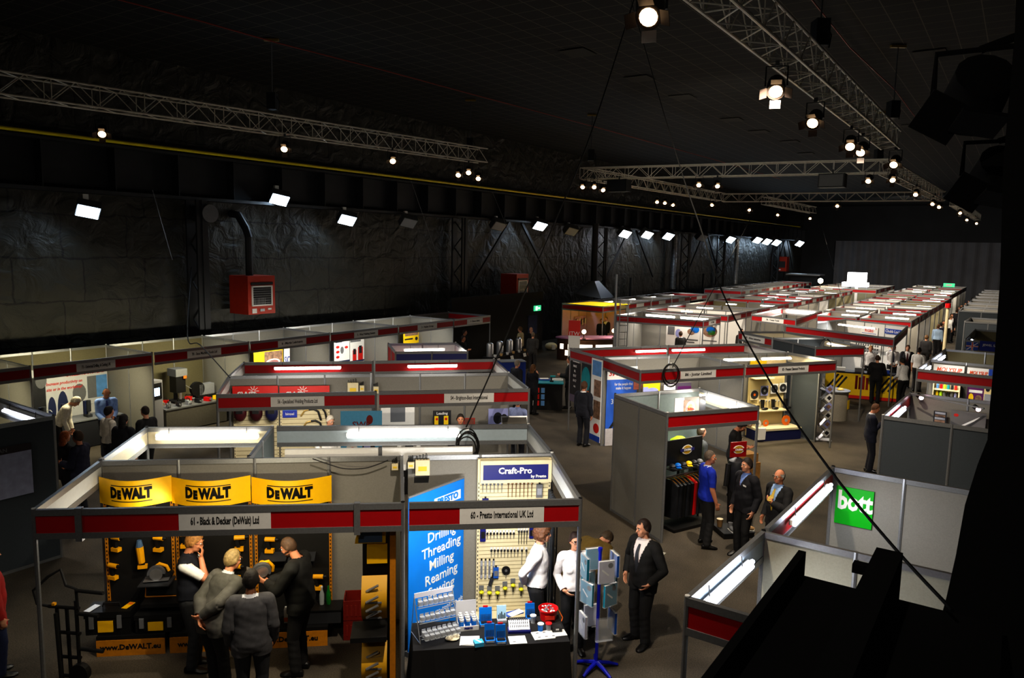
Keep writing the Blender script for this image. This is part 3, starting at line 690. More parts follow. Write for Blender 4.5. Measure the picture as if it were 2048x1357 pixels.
MB().quad((0.05, .05, 2.47), (2.55, .05, 2.47), (2.5, 2.9, 2.47), (.05, 2.9, 2.47), mat('yellow fabric roof', (252, 214, 0), .7, emit=.5)).build('fabric_roof', SC6.root)
# ---- the left wall row continues
v = 37.45; i = 0
while v < 49.5:
    S = stand('stand of the left wall row beyond the yellow-topped one, %s along' % ORD[i], HC((-17.6, v), (-17.65, v+3.1), (-20.2, v+3.1), (-20.2, v)), [F(boards=[(.34, .68, '')]), F() if v > 46 else W(), W(), None], far=True, posts=[1, 2])
    striplight(S.edges[2], .2, .8, 'strip light in the left row beyond the yellow-topped stand, %s along' % ORD[i], watts=14, y=.3); v += 3.12; i += 1
v = 56.3; i = 0
while v < 76:
    S = stand('stand of the furthest left wall row, %s from its near end' % ORD[i], HC((-17.3, v), (-17.3, v+3.2), (-20.2, v+3.2), (-20.2, v)), [F(boards=[(.34, .68, '')]), F() if i > 5 else W(), W(), F() if i == 0 else None], far=True)
    striplight(S.edges[2], .2, .8, 'strip light in the furthest left wall row, %s from its near end' % ORD[i], watts=8 if i < 3 else 0, y=.3); v += 3.25; i += 1
# ---- far islands on the hall grid
RFAR = random.Random(3)
def island(prefix, ul, ur, vs, pair=True, z=2.5):
    um = (ul+ur)/2
    for i in range(len(vs)-1):
        va, vb = vs[i], vs[i+1]
        if vb-va > 7: continue
        for side in ((0, 1) if pair else (2,)):
            u0, u1 = ((ul, um-.03), (um+.03, ur), (ul, ur))[side]
            lab = '%s, %s from its near end%s' % (prefix, ORD[i], (', left half', ', right half', '')[side])
            ins = RFAR.choice((RED, RED, INW)); b = RFAR.random() < .5
            bd = [(.3, .7, '')] if b else []
            front = F(boards=bd) if RFAR.random() < .75 else W()
            rgt = (F(inside=RFAR.choice((RED, INW)), boards=[(.35, .7, '')]) if side else (W() if RFAR.random() < .5 else None))
            lft = (F(boards=bd) if side != 1 else None)
            S = stand(lab, HC((u0, va), (u1, va), (u1, vb), (u0, vb)), [front, rgt, W(panel=RFAR.choice((PANEL, PANEL, PANELO, PANEL, WHITE))) if RFAR.random() < .7 else F(inside=ins), lft], far=True)
            k = RFAR.random()
            if RFAR.random() < .62: striplight(S.edges[2], .2, .2+.3+.25*k, 'strip light of the %s' % lab.replace('stand of the ', ''), watts=(24 if va < 50 else 16), y=.06 if k > .3 else .5, tube=TUBE, col=(1, .86, .62) if RFAR.random() < .5 else (1, .97, .93))
island('stand of the long middle island', -15.3, -11.1, [34.4, 37.2, 39.8, 44.3, 47.4, 50.4, 53.4, 56.4, 59.0, 62.0, 65.2])
island('stand of the right aisle island', -8.4, -3.9, [41.4, 44.2, 46.8, 49.4, 52.2, 55.0, 58.0, 61.0])
for i_, (ua, ub, va, vb) in enumerate(((-8.0, -6.2, 38.0, 41.2), (-6.1, -3.9, 38.0, 41.2))):
    S = stand('small red-fascia stand just behind the white-panelled one, %s half' % ('left', 'right')[i_], HC((ua, va), (ub, va), (ub, vb), (ua, vb)), [F(), F(boards=[(.4, .75, '')]), W(), F()], far=True)
    striplight(S.edges[2], .2, .7, 'strip light of the small red-fascia stand, %s half' % ('left', 'right')[i_], watts=60, col=(1, .88, .66))
island('stand of the island before the end curtain', -15.0, -9.8, [68.2, 71.5, 75.0, 79.0])
island('stand of the far right island', -8.4, -4.2, [63.5, 67.0, 71.5, 75.0, 79.0, 83.0])
# ================================================================ PEOPLE
from mathutils.bvhtree import BVHTree
SKIN = mat('skin fair', (222, 160, 128), .55, noise=.05, nscale=8); SKIN2 = mat('skin ruddy', (206, 138, 104), .55, noise=.06, nscale=8); SKIN3 = mat('skin brown', (128, 84, 58), .55, noise=.05, nscale=8)
EYEW = mat('eye white', (235, 232, 226), .3); EYED = mat('eye dark', (28, 20, 16), .3); LIP = mat('lips', (176, 92, 84), .5)
SHOE = mat('black shoe leather', (14, 13, 13), .35, noise=.1)
_people = []
def _rx(a): return Matrix.Rotation(a, 3, 'X')
def _rz(a): return Matrix.Rotation(a, 3, 'Z')
def _ik(a, b, l1, l2, pole):
    d = b-a; L = d.length
    if L > l1+l2-1e-3: b = a+d*((l1+l2-1e-3)/L); d = b-a; L = d.length
    u = d.normalized(); c = (l1*l1-l2*l2+L*L)/(2*L); h = math.sqrt(max(0, l1*l1-c*c))
    p = pole-u*pole.dot(u); p = p.normalized() if p.length > 1e-6 else u.orthogonal()
    return a+u*c+p*h, b
HANG = ('t', .225, .05, .872)
def person(label, px, py, ref='foot', rel=0.0, h=1.77, build=1.0, skin=SKIN, hair='short', hcol=(60, 44, 30), top='jacket', tcol=(24, 24, 28), bcol=(20, 20, 23), shirt=None, tie=None, sleeve=1.0,
           lean=0.0, twist=0.0, hy=0.0, hp=0.0, L=None, R=None, feet=None, q=.012, glasses=False, female=False, beard=None, shoe=SHOE, group=None, trim=None, vcol=None, hem=None, xy=None):
    """px, py sight the feet ('foot'), the crown ('head') or a given height; rel = heading against the line of sight (0 away, 90 to the right)."""
    if xy is None: xy = at(px, py, {'foot': 0.0, 'head': h*(.99 if lean < .2 else .93)}.get(ref, ref if not isinstance(ref, str) else 0))
    phi = math.atan2(xy[0], xy[1])+math.radians(rel)
    s = h/1.78
    lean, twist, hy, hp = (math.radians(a) for a in (lean, twist, hy, hp))
    hip = Vector((0, 0, .95)); RT = _rz(-twist) @ _rx(-lean)
    back = Vector((0, -math.sin(lean)*.16, 0))
    T = lambda p: hip+back+RT @ (Vector(p)-hip)
    Ti = lambda p: RT.transposed() @ (Vector(p)-hip-back)+hip
    neck = Vector((0, -.005, 1.50)); RH = RT @ _rz(-hy) @ _rx(-hp)
    hc0 = Vector((0, .025, .165))
    HD = lambda p: T(neck)+RH @ (hc0+Vector(p))
    m = MB(); prim = []
    def cap(a, ra, b, rb, reg, n=10):
        a, b = Vector(a), Vector(b); m.cyl(a, b, ra, SKIN, rb, n); m.ball(a, ra, SKIN, n, 6); m.ball(b, rb, SKIN, n, 6); prim.append((reg, 'c', a, b, ra, rb))
    def ell(c, r, Rm, reg):
        m.ball(c, r, SKIN, 14, 9, Rm); prim.append((reg, 'e', Vector(c), Rm.copy(), Vector(r), 0))
    B = build; sw = .172*(.93 if female else 1)*(.6+.4*B)/1.0
    prim.append(('torso', 'e', Vector(T((0, 0, .985))), RT.copy(), Vector((.168*B, .118*B, .135)), 0)); prim.append(('torso', 'e', Vector(T((0, .01, 1.12))), RT.copy(), Vector((.155*B, .108*B, .15)), 0))
    prim.append(('torso', 'e', Vector(T((0, .005, 1.29))), RT.copy(), Vector((.172*B, .122*B, .19)), 0))
    vs = []; nn = 20; fw = .93 if female else 1.0
    LV = [(.85, .10, .07, 0), (.87, .155, .105, 0), (.95, .172*(1.04 if female else 1), .122, -.006), (1.02, .166, .118, 0), (1.09, .157*fw, .111, .006), (1.17, .157*fw, .112, .008), (1.26, .168*fw, .12, .006), (1.34, .177*fw, .12, 0), (1.41, .168*fw, .102, -.008), (1.46, .125*fw, .078, -.012), (1.49, .06, .05, -.012)]
    for zz_, rx_, ry_, oy in LV:
        for j in range(nn):
            a = 2*PI*j/nn; ca, sa = math.cos(a), math.sin(a); e_ = .8
            vs.append(T((rx_*(.3+.7*B)*math.copysign(abs(ca)**e_, ca), oy+ry_*B*math.copysign(abs(sa)**e_, sa), zz_)))
    m.add(vs, [(i*nn+j, i*nn+(j+1) % nn, (i+1)*nn+(j+1) % nn, (i+1)*nn+j) for i in range(len(LV)-1) for j in range(nn)]+[tuple(range(nn-1, -1, -1)), tuple(range((len(LV)-1)*nn, len(LV)*nn))], SKIN)
    if female:
        for sx in (-1, 1): ell(T((sx*.07, .085, 1.27)), (.062, .05, .065), RT, 'torso')
    cap(T((-sw, -.01, 1.43)), .066*B, T((sw, -.01, 1.43)), .066*B, 'torso'); cap(T((0, -.012, 1.43)), .075, T((0, -.01, 1.49)), .06, 'torso')
    cap(T((0, -.008, 1.49)), .057*(.9 if female else 1), HD((0, -.02, -.07)), .052*(.9 if female else 1), 'neck')
    ell(HD((0, -.008, .012)), (.076, .098, .112), RH, 'head'); ell(HD((0, .03, -.058)), (.056, .062, .062), RH, 'head'); ell(HD((0, .066, -.095)), (.026, .022, .02), RH, 'head')
    cap(HD((0, .088, .012)), .010, HD((0, .108, -.026)), .0145, 'head', 8); ell(HD((0, .076, .03)), (.05, .02, .012), RH, 'head')
    for sx in (-1, 1): ell(HD((sx*.078, -.008, -.008)), (.011, .02, .032), RH, 'head'); ell(HD((sx*.04, .062, -.03)), (.024, .02, .024), RH, 'head')
    hands = {}
    for sx, tg in ((1, R), (-1, L)):
        tg = tg or HANG; fr_, x, y, z = tg[:4]; opt = tg[4] if len(tg) > 4 else {}
        W_ = T((sx*x, y, z)) if fr_ == 't' else Vector((sx*x, y, z))
        S_ = T((sx*(sw+.015), -.01, 1.42)); pole = Vector(opt.get('pole', (.35, -.7, -.5))); pole.x *= sx
        E_, W_ = _ik(S_, W_, .295, .262, RT @ pole)
        cap(S_, .062*B, E_, .046*B, 'upper'); cap(E_, .046*B, W_, .031, 'fore')
        f = (W_-E_).normalized(); hd = Vector(opt['dir']) if 'dir' in opt else f
        if 'dir' in opt: hd.x *= sx; hd = (RT @ hd).normalized() if fr_ == 't' else hd.normalized()
        pn = Vector(opt.get('palm', (-1, .15, 0))); pn.x *= sx; pn = RT @ pn; pn = (pn-hd*pn.dot(hd)).normalized(); sd = hd.cross(pn)
        if sd.dot(RT @ Vector((0, 1, .3))) < 0: sd = -sd      # thumb side to the front/up
        cu = opt.get('curl', .45)
        for k in (-1, 0, 1): cap(W_+hd*.012+sd*(.016*k), .017, W_+hd*.085+sd*(.024*k), .0145, 'hand', 8)
        for k, ln in enumerate((.9, 1.0, .94, .76)):
            p = W_+hd*(.092-.004*abs(k-1.2))+sd*(.0325-.0217*k); d = hd.copy(); a = cu*.7
            for j, sl in enumerate((.044, .028, .022)):
                d = (d*math.cos(a)+pn*math.sin(a)).normalized(); pn2 = pn; nx = p+d*(sl*ln); cap(p, .0092-.0006*j, nx, .0088-.0007*j, 'hand', 6); p = nx; a = cu
        p = W_+hd*.026+sd*.028; d = (hd*.62+sd*.7+pn*.35).normalized(); cap(p, .0145, p+d*.045, .0115, 'hand', 6); p2 = p+d*.045; d = (d+pn*.35+hd*.25).normalized(); cap(p2, .0112, p2+d*.032, .009, 'hand', 6)
        hands[sx] = (W_, hd, pn, sd)
    feet = feet or ((-.1, .02, 8), (.1, .02, 8)); fpos = []
    for (fx, fy, fa), sx in zip(feet, (-1, 1)):
        A = Vector((fx, fy, .085)); Hj = hip+back+RT @ Vector((sx*.092*B, 0, -.03)) if lean > .3 else hip+back+Vector((sx*.092*B, 0, -.03))
        K, A = _ik(Hj, A, .424, .418, Vector((sx*.12, 1, 0)))
        cap(Hj, .099*B, K, .064*(.4+.6*B), 'thigh', 12); cap(K, .064*(.4+.6*B), A, .05, 'shin', 12)
        fa = math.radians(fa)*-sx if True else 0
        fd = _rz(fa) @ Vector((0, 1, 0)); cap(Vector((A.x, A.y, .05)), .03, Vector((A.x, A.y, .032))+fd*.1, .014, 'foot', 8); fpos.append((A, fa))
    raw = m.build('raw_body'); mm = raw.modifiers.new('r', 'REMESH'); mm.mode = 'VOXEL'; mm.voxel_size = q
    sm = raw.modifiers.new('s', 'SMOOTH'); sm.factor = .5; sm.iterations = 3 if q < .016 else 2
    d = dict(locals()); _people.append(d); return d
def _dist(P, prim):
    D = []
    for reg, kind, a, b, c, d in prim:
        if kind == 'c':
            a_, b_ = np.array(a), np.array(b); ab = b_-a_; t = np.clip(((P-a_) @ ab)/max(1e-9, ab @ ab), 0, 1)
            D.append((np.linalg.norm(P-(a_+t[:, None]*ab), axis=1)-(c+(d-c)*t)))
        else:
            q_ = (P-np.array(a)) @ np.array(b); r = np.array(c); D.append((np.linalg.norm(q_/r, axis=1)-1)*r.min())
    return np.array(D)
def finish_people():
    dg = bpy.context.evaluated_depsgraph_get()
    for d in _people: d['me'] = bpy.data.meshes.new_from_object(d['raw'].evaluated_get(dg))
    for d in _people: bpy.data.objects.remove(d['raw']); _dress(**d)
def _sub(name, V, N, Fc, sel, off, m, root, s, jitter=0.0, offs=None):
    idx = np.nonzero(sel)[0]
    if len(idx) == 0: return None
    fs = [Fc[i] for i in idx]; used = sorted({v for f in fs for v in f}); mp = {v: i for i, v in enumerate(used)}; u = np.array(used)
    o = off if offs is None else offs[u][:, None]
    P = V[u]+N[u]*(o+(np.random.RandomState(1).rand(len(u), 1)*jitter if jitter else 0))
    me = bpy.data.meshes.new(name); me.from_pydata([tuple(p*s) for p in P], [], [tuple(mp[v] for v in f) for f in fs]); me.materials.append(m)
    me.polygons.foreach_set('use_smooth', [True]*len(fs)); me.update()
    return link(name, me, root)
def _dress(**d):
    g = d.get; me, s, prim, skin, q = g('me'), g('s'), g('prim'), g('skin'), g('q')
    n = len(me.vertices); V = np.empty(n*3); me.vertices.foreach_get('co', V); V = V.reshape(-1, 3)
    N = np.empty(n*3); me.vertices.foreach_get('normal', N); N = N.reshape(-1, 3)
    Fc = [tuple(p.vertices) for p in me.polygons]
    C = np.array([V[list(f)].mean(0) for f in Fc]); D = _dist(C, prim); k = D.argmin(0); reg = np.array([p[0] for p in prim])[k]
    body = bpy.data.meshes.new('person'); body.from_pydata([tuple(p*s) for p in V], [], Fc); body.materials.append(skin); body.polygons.foreach_set('use_smooth', [True]*len(Fc)); body.update()
    root = link('person', body, None, (g('xy')[0], g('xy')[1], .004), -g('phi')); tag(root, g('label'), 'person', g('group')); d['root'] = root
    RT = np.array(g('RT')); hb = np.array(g('hip')+g('back')); CT = (C-hb) @ RT+np.array(g('hip'))          # torso frame
    RH = np.array(g('RH')); hc = np.array(g('HD')((0, 0, 0))); CH_ = (C-hc) @ RH
    def along(reg_):
        t = np.zeros(len(C)); 
        for i, p in enumerate(prim):
            if p[0] == reg_:
                w = k == i; a, b = np.array(p[2]), np.array(p[3]); ab = b-a; t[w] = ((C[w]-a) @ ab)/(ab @ ab)
        return t
    top, sl = g('top'), g('sleeve'); tor = (reg == 'torso'); z = CT[:, 2]; z0 = C[:, 2]
    fore, upp = along('fore'), along('upper')
    arms = ((reg == 'upper') & (upp < (sl*2 if sl < .5 else 9))) | ((reg == 'fore') & (fore < (sl-.5)*2-.03))
    hemz = g('hem') or {'jacket': .80, 'coat': .74, 'shirt': .965, 'polo': .90, 'tee': .90, 'vest': .93, 'fleece': .86}[top]
    legs = ((reg == 'thigh') | (reg == 'shin') | (reg == 'foot')) & (z0 > .062)
    hipz = tor & (z < 1.0)
    # trousers
    bm = mat('trousers %d %d %d' % g('bcol'), g('bcol'), .8, noise=.12, nscale=25)
    _sub('trousers', V, N, Fc, legs | hipz, 0, bm, root, s, offs=.009+np.clip(.45-V[:, 2], 0, .4)*.035+.0015*np.sin(V[:, 2]*70+V[:, 0]*40)*(V[:, 2] < .5))
    sc = g('shirt'); vneck = np.zeros(len(C), bool)
    tm = mat('%s cloth %d %d %d' % ((top,)+g('tcol')), g('tcol'), .85, noise=.12, nscale=25)
    collar = np.isin(reg, ('neck', 'torso')) & (z > 1.487) & (z < 1.532) & (np.abs(CT[:, 0]) < .09)
    if top in ('jacket', 'coat', 'fleece', 'vest') and sc:
        wd = .095 if top == 'jacket' else .055; zb = 1.06 if top == 'jacket' else 1.30
        vneck = tor & (CT[:, 1] > .02) & (z > zb) & (np.abs(CT[:, 0]) < wd*(z-zb)/(1.46-zb)+.004) & (z < 1.5)
    sel = (tor & (z > hemz) & ~vneck & ~(collar if (sc and top != 'polo') else False) & (z < 1.51)) | (legs & (z0 > hemz) & (hemz < .95)) | arms
    if top not in ('shirt', 'polo'): pass
    offs = None; off = {'jacket': .018, 'coat': .024, 'shirt': .011, 'polo': .012, 'tee': .012, 'vest': .016, 'fleece': .02}[top]
    zt = (V-hb) @ RT+np.array(g('hip'))
    fold = .0014*np.sin(zt[:, 2]*55+zt[:, 0]*30)+.0014*np.sin(zt[:, 2]*23-zt[:, 0]*60+1)
    offs = off+np.clip((1.0-zt[:, 2])*.05, 0, .01)*(1 if hemz < .95 else .6)+(fold if q < .016 else 0)
    if top in ('jacket', 'coat', 'fleece', 'vest'): offs = offs+.022*np.exp(-((zt[:, 2]-1.1)/.1)**2)*(np.abs(zt[:, 0]) < .22)
    if top == 'shirt': offs = off+np.clip(.014-np.abs(zt[:, 2]-1.02)*.1, 0, .02)+(fold if q < .016 else 0)
    if top == 'vest':
        vm = mat('vest cloth %d %d %d' % g('tcol'), g('tcol'), .85, noise=.1)
        _sub('vest', V, N, Fc, tor & (z > hemz) & ~vneck, 0, vm, root, s, offs=offs)
        um = mat('sleeve cloth %d %d %d' % (g('vcol') or (236, 236, 236)), g('vcol') or (236, 236, 236), .8, noise=.05); _sub('shirt_sleeves', V, N, Fc, arms, .012, um, root, s)
    else:
        _sub({'coat': 'coat', 'jacket': 'suit_jacket', 'shirt': 'shirt', 'polo': 'polo_shirt', 'tee': 't_shirt', 'fleece': 'fleece_jacket'}[top], V, N, Fc, sel, 0, tm, root, s, offs=offs)
    if sc or top in ('shirt', 'polo'):
        cm = mat('shirt cloth %d %d %d' % (sc or g('tcol')), sc or g('tcol'), .75, noise=.05)
        _sub('shirt_front' if vneck.any() else 'collar', V, N, Fc, vneck | collar, .013, cm, root, s)
    T = g('T'); bv = None
    if g('tie'):
        bv = BVHTree.FromPolygons([Vector(v) for v in V], Fc); pts = []
        for i in range(9):
            zz = 1.455-.05*i; w = .018 if i == 0 else .02+.0035*i
            for sx in (-1, 1):
                hit = bv.ray_cast(T((sx*w, .5, zz)), g('RT') @ Vector((0, -1, 0)))[0]
                hit = hit if hit is not None else T((sx*w, .12, zz)); pts.append(hit+g('RT') @ Vector((0, .024, 0)))
        m = MB(); m.add([p*s for p in pts], [(2*i, 2*i+1, 2*i+3, 2*i+2) for i in range(8)], mat('tie %d %d %d' % g('tie'), g('tie'), .6, noise=.35, nscale=60)); m.build('necktie', root, smooth=True)
    # hair
    st = g('hair'); y, zz, x = CH_[:, 1], CH_[:, 2], CH_[:, 0]; head = reg == 'head'
    th = np.interp(y, [-.06, -.02, .02, .05, .07], [-.07, -.03, .01, .055, .075])
    hs = head & (zz > th) & (y < .088)
    hm = mat('hair %d %d %d' % g('hcol'), g('hcol'), .7, noise=.35, nscale=45)
    if st == 'balding': hs &= ~((zz > .055+.3*np.abs(x)*0) & (y > -.055) & (np.abs(x) < .066))
    if st == 'receding': hs &= ~((y > .035) & (np.abs(x) > .028) & (zz < .1))
    if st == 'crop': _sub('hair', V, N, Fc, hs, .004, hm, root, s)
    elif st == 'curly': _sub('hair', V, N, Fc, head & (zz > th-.02) & (y < .08), .022, hm, root, s, jitter=.02)
    elif st == 'bald': pass
    else: _sub('hair', V, N, Fc, hs, .011 if st != 'balding' else .006, hm, root, s, jitter=.005)
    if g('beard'): _sub('beard', V, N, Fc, head & (zz < -.035) & (y > .0) & (np.abs(zz+.062)+0*x > .008), .004, mat('beard %d %d %d' % g('beard'), g('beard'), .8), root, s)
    HD, RHm = g('HD'), g('RH')
    if st in ('bun', 'long'):
        m = MB()
        if st == 'bun': m.ball(HD((0, -.125, .02))*s, .04, hm, 10, 8)
        else:
            m.ball(HD((0, -.06, -.06))*s, (.085, .06, .13), hm, 12, 9, RHm); m.ball(HD((0, -.07, -.15))*s, (.09, .05, .1), hm, 12, 9, RHm)
        m.build('hair_length', root, smooth=True)
    if q < .017:
        for sx in (-1, 1):
            m = MB(); m.ball(HD((sx*.031, .078, .008))*s, .0125, EYEW, 8, 6); m.ball(HD((sx*.031, .0855, .008))*s, .0065, EYED, 8, 6); m.build('eye', root)
            MB().box(HD((sx*.032, .095, .03))*s, (.034, .008, .007), hm, RHm).build('eyebrow', root)
        MB().ball(HD((0, .089, -.062))*s, (.024, .007, .006), LIP, 8, 6, RHm).build('mouth', root)
        if g('glasses'):
            m = MB()
            for sx in (-1, 1):
                m.tube([HD((sx*.032+.023*math.cos(a), .105, .006+.017*math.sin(a)))*s for a in np.linspace(0, 2*PI, 13)], .0022, EYED, 5)
                m.tube([HD((sx*.055, .103, .008))*s, HD((sx*.083, .0, .004))*s], .002, EYED, 5)
            m.build('glasses', root)
    for (A, fa), sx in zip(g('fpos'), (-1, 1)):
        m = MB(); Rm = _rz(fa); f0 = Vector((A.x, A.y, 0)); sh = g('shoe')
        prof = [(-.09, .03, .075), (-.06, .046, .1), (0, .05, .11), (.06, .052, .085), (.12, .054, .06), (.165, .046, .048), (.195, .022, .034)]
        vs = []; nn = 8
        for yy, w, hh in prof:
            for j in range(nn):
                a = 2*PI*j/nn; vs.append((f0+Rm @ Vector((w*math.cos(a), yy, max(.002, hh*.5+hh*.5*math.sin(a)))))*s)
        fs = [(i*nn+j, (i+1)*nn+j, (i+1)*nn+(j+1) % nn, i*nn+(j+1) % nn) for i in range(len(prof)-1) for j in range(nn)]
        fs += [tuple(range(nn)), tuple(range(len(vs)-1, len(vs)-1-nn, -1))]
        m.add(vs, fs, sh); m.build('shoe', root, smooth=True)
    if g('trim'): g('trim')(root, d)
def trimfn(*fns):
    def f(root, d):
        for fn in fns: fn(root, d)
    return f
def badge(x, z, w=.07, h_=.03, col=(235, 235, 235), name='name_badge'):
    def f(root, d):
        bv = BVHTree.FromPolygons([v.co for v in d['me'].vertices], [tuple(p.vertices) for p in d['me'].polygons])
        hit = bv.ray_cast(d['T']((x, .5, z)), d['RT'] @ Vector((0, -1, 0)))[0]
        if hit is None: return
        MB().box((hit+d['RT'] @ Vector((0, .03, 0)))*d['s'], (w, .006, h_), rgbm(*col), d['RT']).build(name, root)
    return f
def lanyard(col=(30, 60, 150)):
    def f(root, d):
        T, s = d['T'], d['s']; m = MB()
        for sx in (-1, 1): m.tube([T((sx*.07, .02, 1.49))*s, T((sx*.075, .135, 1.36))*s, T((0, .165, 1.18))*s], .006, rgbm(*col), 5)
        m.box(T((0, .17, 1.14))*s, (.07, .006, .09), WHITE, d['RT']); m.build('lanyard', root)
    return f
def cuffs(sx_list=(1, -1), col=(235, 235, 240)):
    def f(root, d):
        for sx in sx_list:
            W_, hd, pn, sd = d['hands'][sx]
            MB().cyl((W_-hd*.03)*d['s'], (W_+hd*.008)*d['s'], .036, rgbm(*col), .037, 10).build('shirt_cuff', root)
    return f
DK, NV, GR = (20, 20, 23), (22, 26, 40), (84, 84, 88)
FR = lambda x=.12, y=.3, z=1.08, **k: ('t', x, y, z, k)
# -- the yellow-header stand
person('man in black and white short-sleeved top, glasses, hand raised to his chin', 385, 1338, rel=104, h=1.83, hair='short', hcol=(150, 104, 52), top='vest', tcol=(16, 20, 34), vcol=(236, 236, 236), bcol=(40, 42, 48), sleeve=.42,
       shirt=(16, 20, 34), R=('t', .03, .15, 1.455, {'dir': (-.25, .2, 1), 'palm': (0, -1, 0), 'curl': .75, 'pole': (.5, .4, -1)}), L=('t', .06, .2, 1.14, {'dir': (-1, .1, .1), 'palm': (0, -1, 0), 'pole': (.6, .1, -.6)}), hp=18, hy=-4, q=.0105, glasses=True, skin=SKIN2,
       trim=badge(-.08, 1.3, .05, .03))
person('grey-suited man bending forward with his hands clasped behind his back', 432, 1138, ref=1.57, rel=52, h=1.78, lean=28, hair='receding', hcol=(128, 108, 70), tcol=(84, 83, 80), bcol=(26, 26, 29), shirt=(200, 208, 220), hp=-12, hy=10,
       R=('t', .03, -.2, .98, {'dir': (-.8, -.1, -.4), 'pole': (.8, -.6, 0)}), L=('t', .02, -.18, .94, {'dir': (-.6, -.1, -.6), 'pole': (.8, -.6, 0)}), q=.0105, glasses=True, skin=SKIN2, build=1.06, trim=cuffs((1,), (190, 200, 215)))
person('man in a dark grey suit seen squarely from behind, short black hair', 500, 1148, ref='head', rel=4, h=1.76, hair='short', hcol=(30, 24, 20), tcol=(80, 80, 84), bcol=(46, 48, 54), shirt=(225, 228, 236), skin=SKIN3, hp=10, hy=8,
       R=('t', .25, .1, .90, {}), L=('t', .25, .08, .9, {}), q=.0105, build=1.1, trim=cuffs())
PB = person('balding man in a black jacket holding up a circular saw', 602, 1345, rel=-66, h=1.82, hair='crop', hcol=(74, 52, 34), top='coat', tcol=(17, 18, 18), bcol=(18, 18, 20), hem=.86, lean=6, hp=22, skin=SKIN2, beard=(70, 50, 36), build=1.08,
       R=('t', .02, .40, 1.2, {'dir': (-.3, 1, .2), 'palm': (-.3, .2, 1), 'pole': (.8, -.2, -.8)}), L=('t', .10, .36, 1.23, {'dir': (-.1, 1, .35), 'palm': (-1, 0, .2), 'pole': (.8, -.2, -.8)}), q=.0105)
# -- the blue-banner stand and its visitor
person('young man with curly brown hair in a white shirt and striped tie', 1078, 1062, ref=1.72, rel=98, h=1.80, hair='curly', hcol=(86, 52, 28), top='shirt', tcol=(236, 236, 240), bcol=(18, 18, 22), tie=(70, 76, 96), lean=3, hy=-8,
       R=('t', .08, -.16, 1.0, {'dir': (-1, -.1, -.3), 'pole': (.9, -.5, 0)}), L=('t', .07, -.14, .97, {'dir': (-1, -.1, -.3), 'pole': (.9, -.5, 0)}), q=.0105)
person('woman in glasses and a white blouse behind the leaflet stand', 1150, 1069, ref='head', rel=168, h=1.68, hair='bun', hcol=(44, 26, 22), top='shirt', tcol=(238, 236, 240), bcol=(18, 18, 22), female=True, glasses=True, hy=-6,
       R=('t', .16, .12, .98, {'dir': (-.6, .6, -.4)}), L=('t', .24, .1, .95, {}), q=.0105, trim=badge(-.09, 1.28, .06, .03, (70, 80, 160)))
person('man in a black suit and dark tie standing in the aisle beside the leaflet stand', 1281, 1287, rel=-138, h=1.80, hair='receding', hcol=(44, 30, 24), tcol=(18, 18, 20), bcol=(16, 16, 19), shirt=(238, 228, 228), tie=(52, 54, 62), build=1.08, hp=6, hy=14,
       R=('t', .25, .08, .96, {'pole': (.8, -.7, -.2)}), L=('t', .22, .12, .97, {'dir': (-.5, .3, -.8), 'pole': (.9, -.6, -.2)}), feet=((-.12, .04, 10), (.13, -.03, 22)), q=.0105)
# -- workwear stand
person('man in a royal blue polo shirt and black work trousers', 1408, 1092, rel=66, h=1.82, hair='crop', hcol=(92, 80, 70), top='polo', shirt=(215, 220, 240), tcol=(14, 44, 168), bcol=(26, 26, 28), sleeve=.42, skin=SKIN2, build=1.06, hy=28, q=.0105,
       R=('t', .24, .08, .88, {}), feet=((-.13, .03, 10), (.15, -.02, 16)))
person('man in black T-shirt looking down at his phone', 1462, 992, rel=104, h=1.80, hair='crop', hcol=(28, 22, 20), top='tee', tcol=(15, 15, 17), bcol=(17, 17, 20), sleeve=.42, hp=34, lean=5, skin=SKIN2,
       R=('t', .06, .27, 1.17, {'dir': (-.4, 1, .1), 'palm': (-.2, 0, 1)}), L=('t', .06, .3, 1.18, {'dir': (-.3, 1, .2), 'palm': (-.2, 0, 1)}), q=.0115, trim=badge(-.09, 1.3, .07, .02))
person('balding man in a grey body warmer behind the blue polo shirt', 1402, 856, ref='head', rel=60, h=1.74, hair='balding', hcol=(70, 54, 44), top='fleece', tcol=(70, 74, 76), bcol=(24, 24, 26), q=.0125, skin=SKIN)
person('dark-haired man in a black jacket with a white name badge', 1496, 920, ref='head', rel=-132, h=1.82, hair='short', hcol=(36, 26, 20), top='coat', tcol=(18, 18, 26), bcol=(18, 18, 20), shirt=(120, 150, 216), hem=.84, q=.0115, trim=badge(-.1, 1.33, .09, .025),
       L=('t', .25, .05, .9, {}), R=('t', .26, .05, .88, {}))
person('bald older man in a dark suit and gold tie, hand on his chest', 1561, 943, ref='head', rel=-138, h=1.76, hair='balding', hcol=(150, 146, 140), tcol=(24, 24, 27), bcol=(24, 24, 27), shirt=(150, 180, 225), tie=(190, 160, 62), q=.0115, skin=SKIN2, glasses=True, build=1.1,
       L=('t', .04, .19, 1.22, {'dir': (-.8, .2, .5), 'palm': (0, -1, 0), 'pole': (.8, .1, -.7)}), R=('t', .25, .08, .9, {}))
person('man in a navy suit at the corner of the dark-walled stand, head bowed', 1746, 808, ref='head', rel=78, h=1.78, hair='crop', hcol=(92, 58, 34), tcol=(22, 26, 46), bcol=(18, 20, 34), shirt=(225, 225, 235), hp=18, q=.013, skin=SKIN2,
       R=('t', .06, .22, 1.3, {'dir': (-.3, .6, .8)}), L=('t', .08, .25, 1.2, {'dir': (-.6, .6, .3)}))
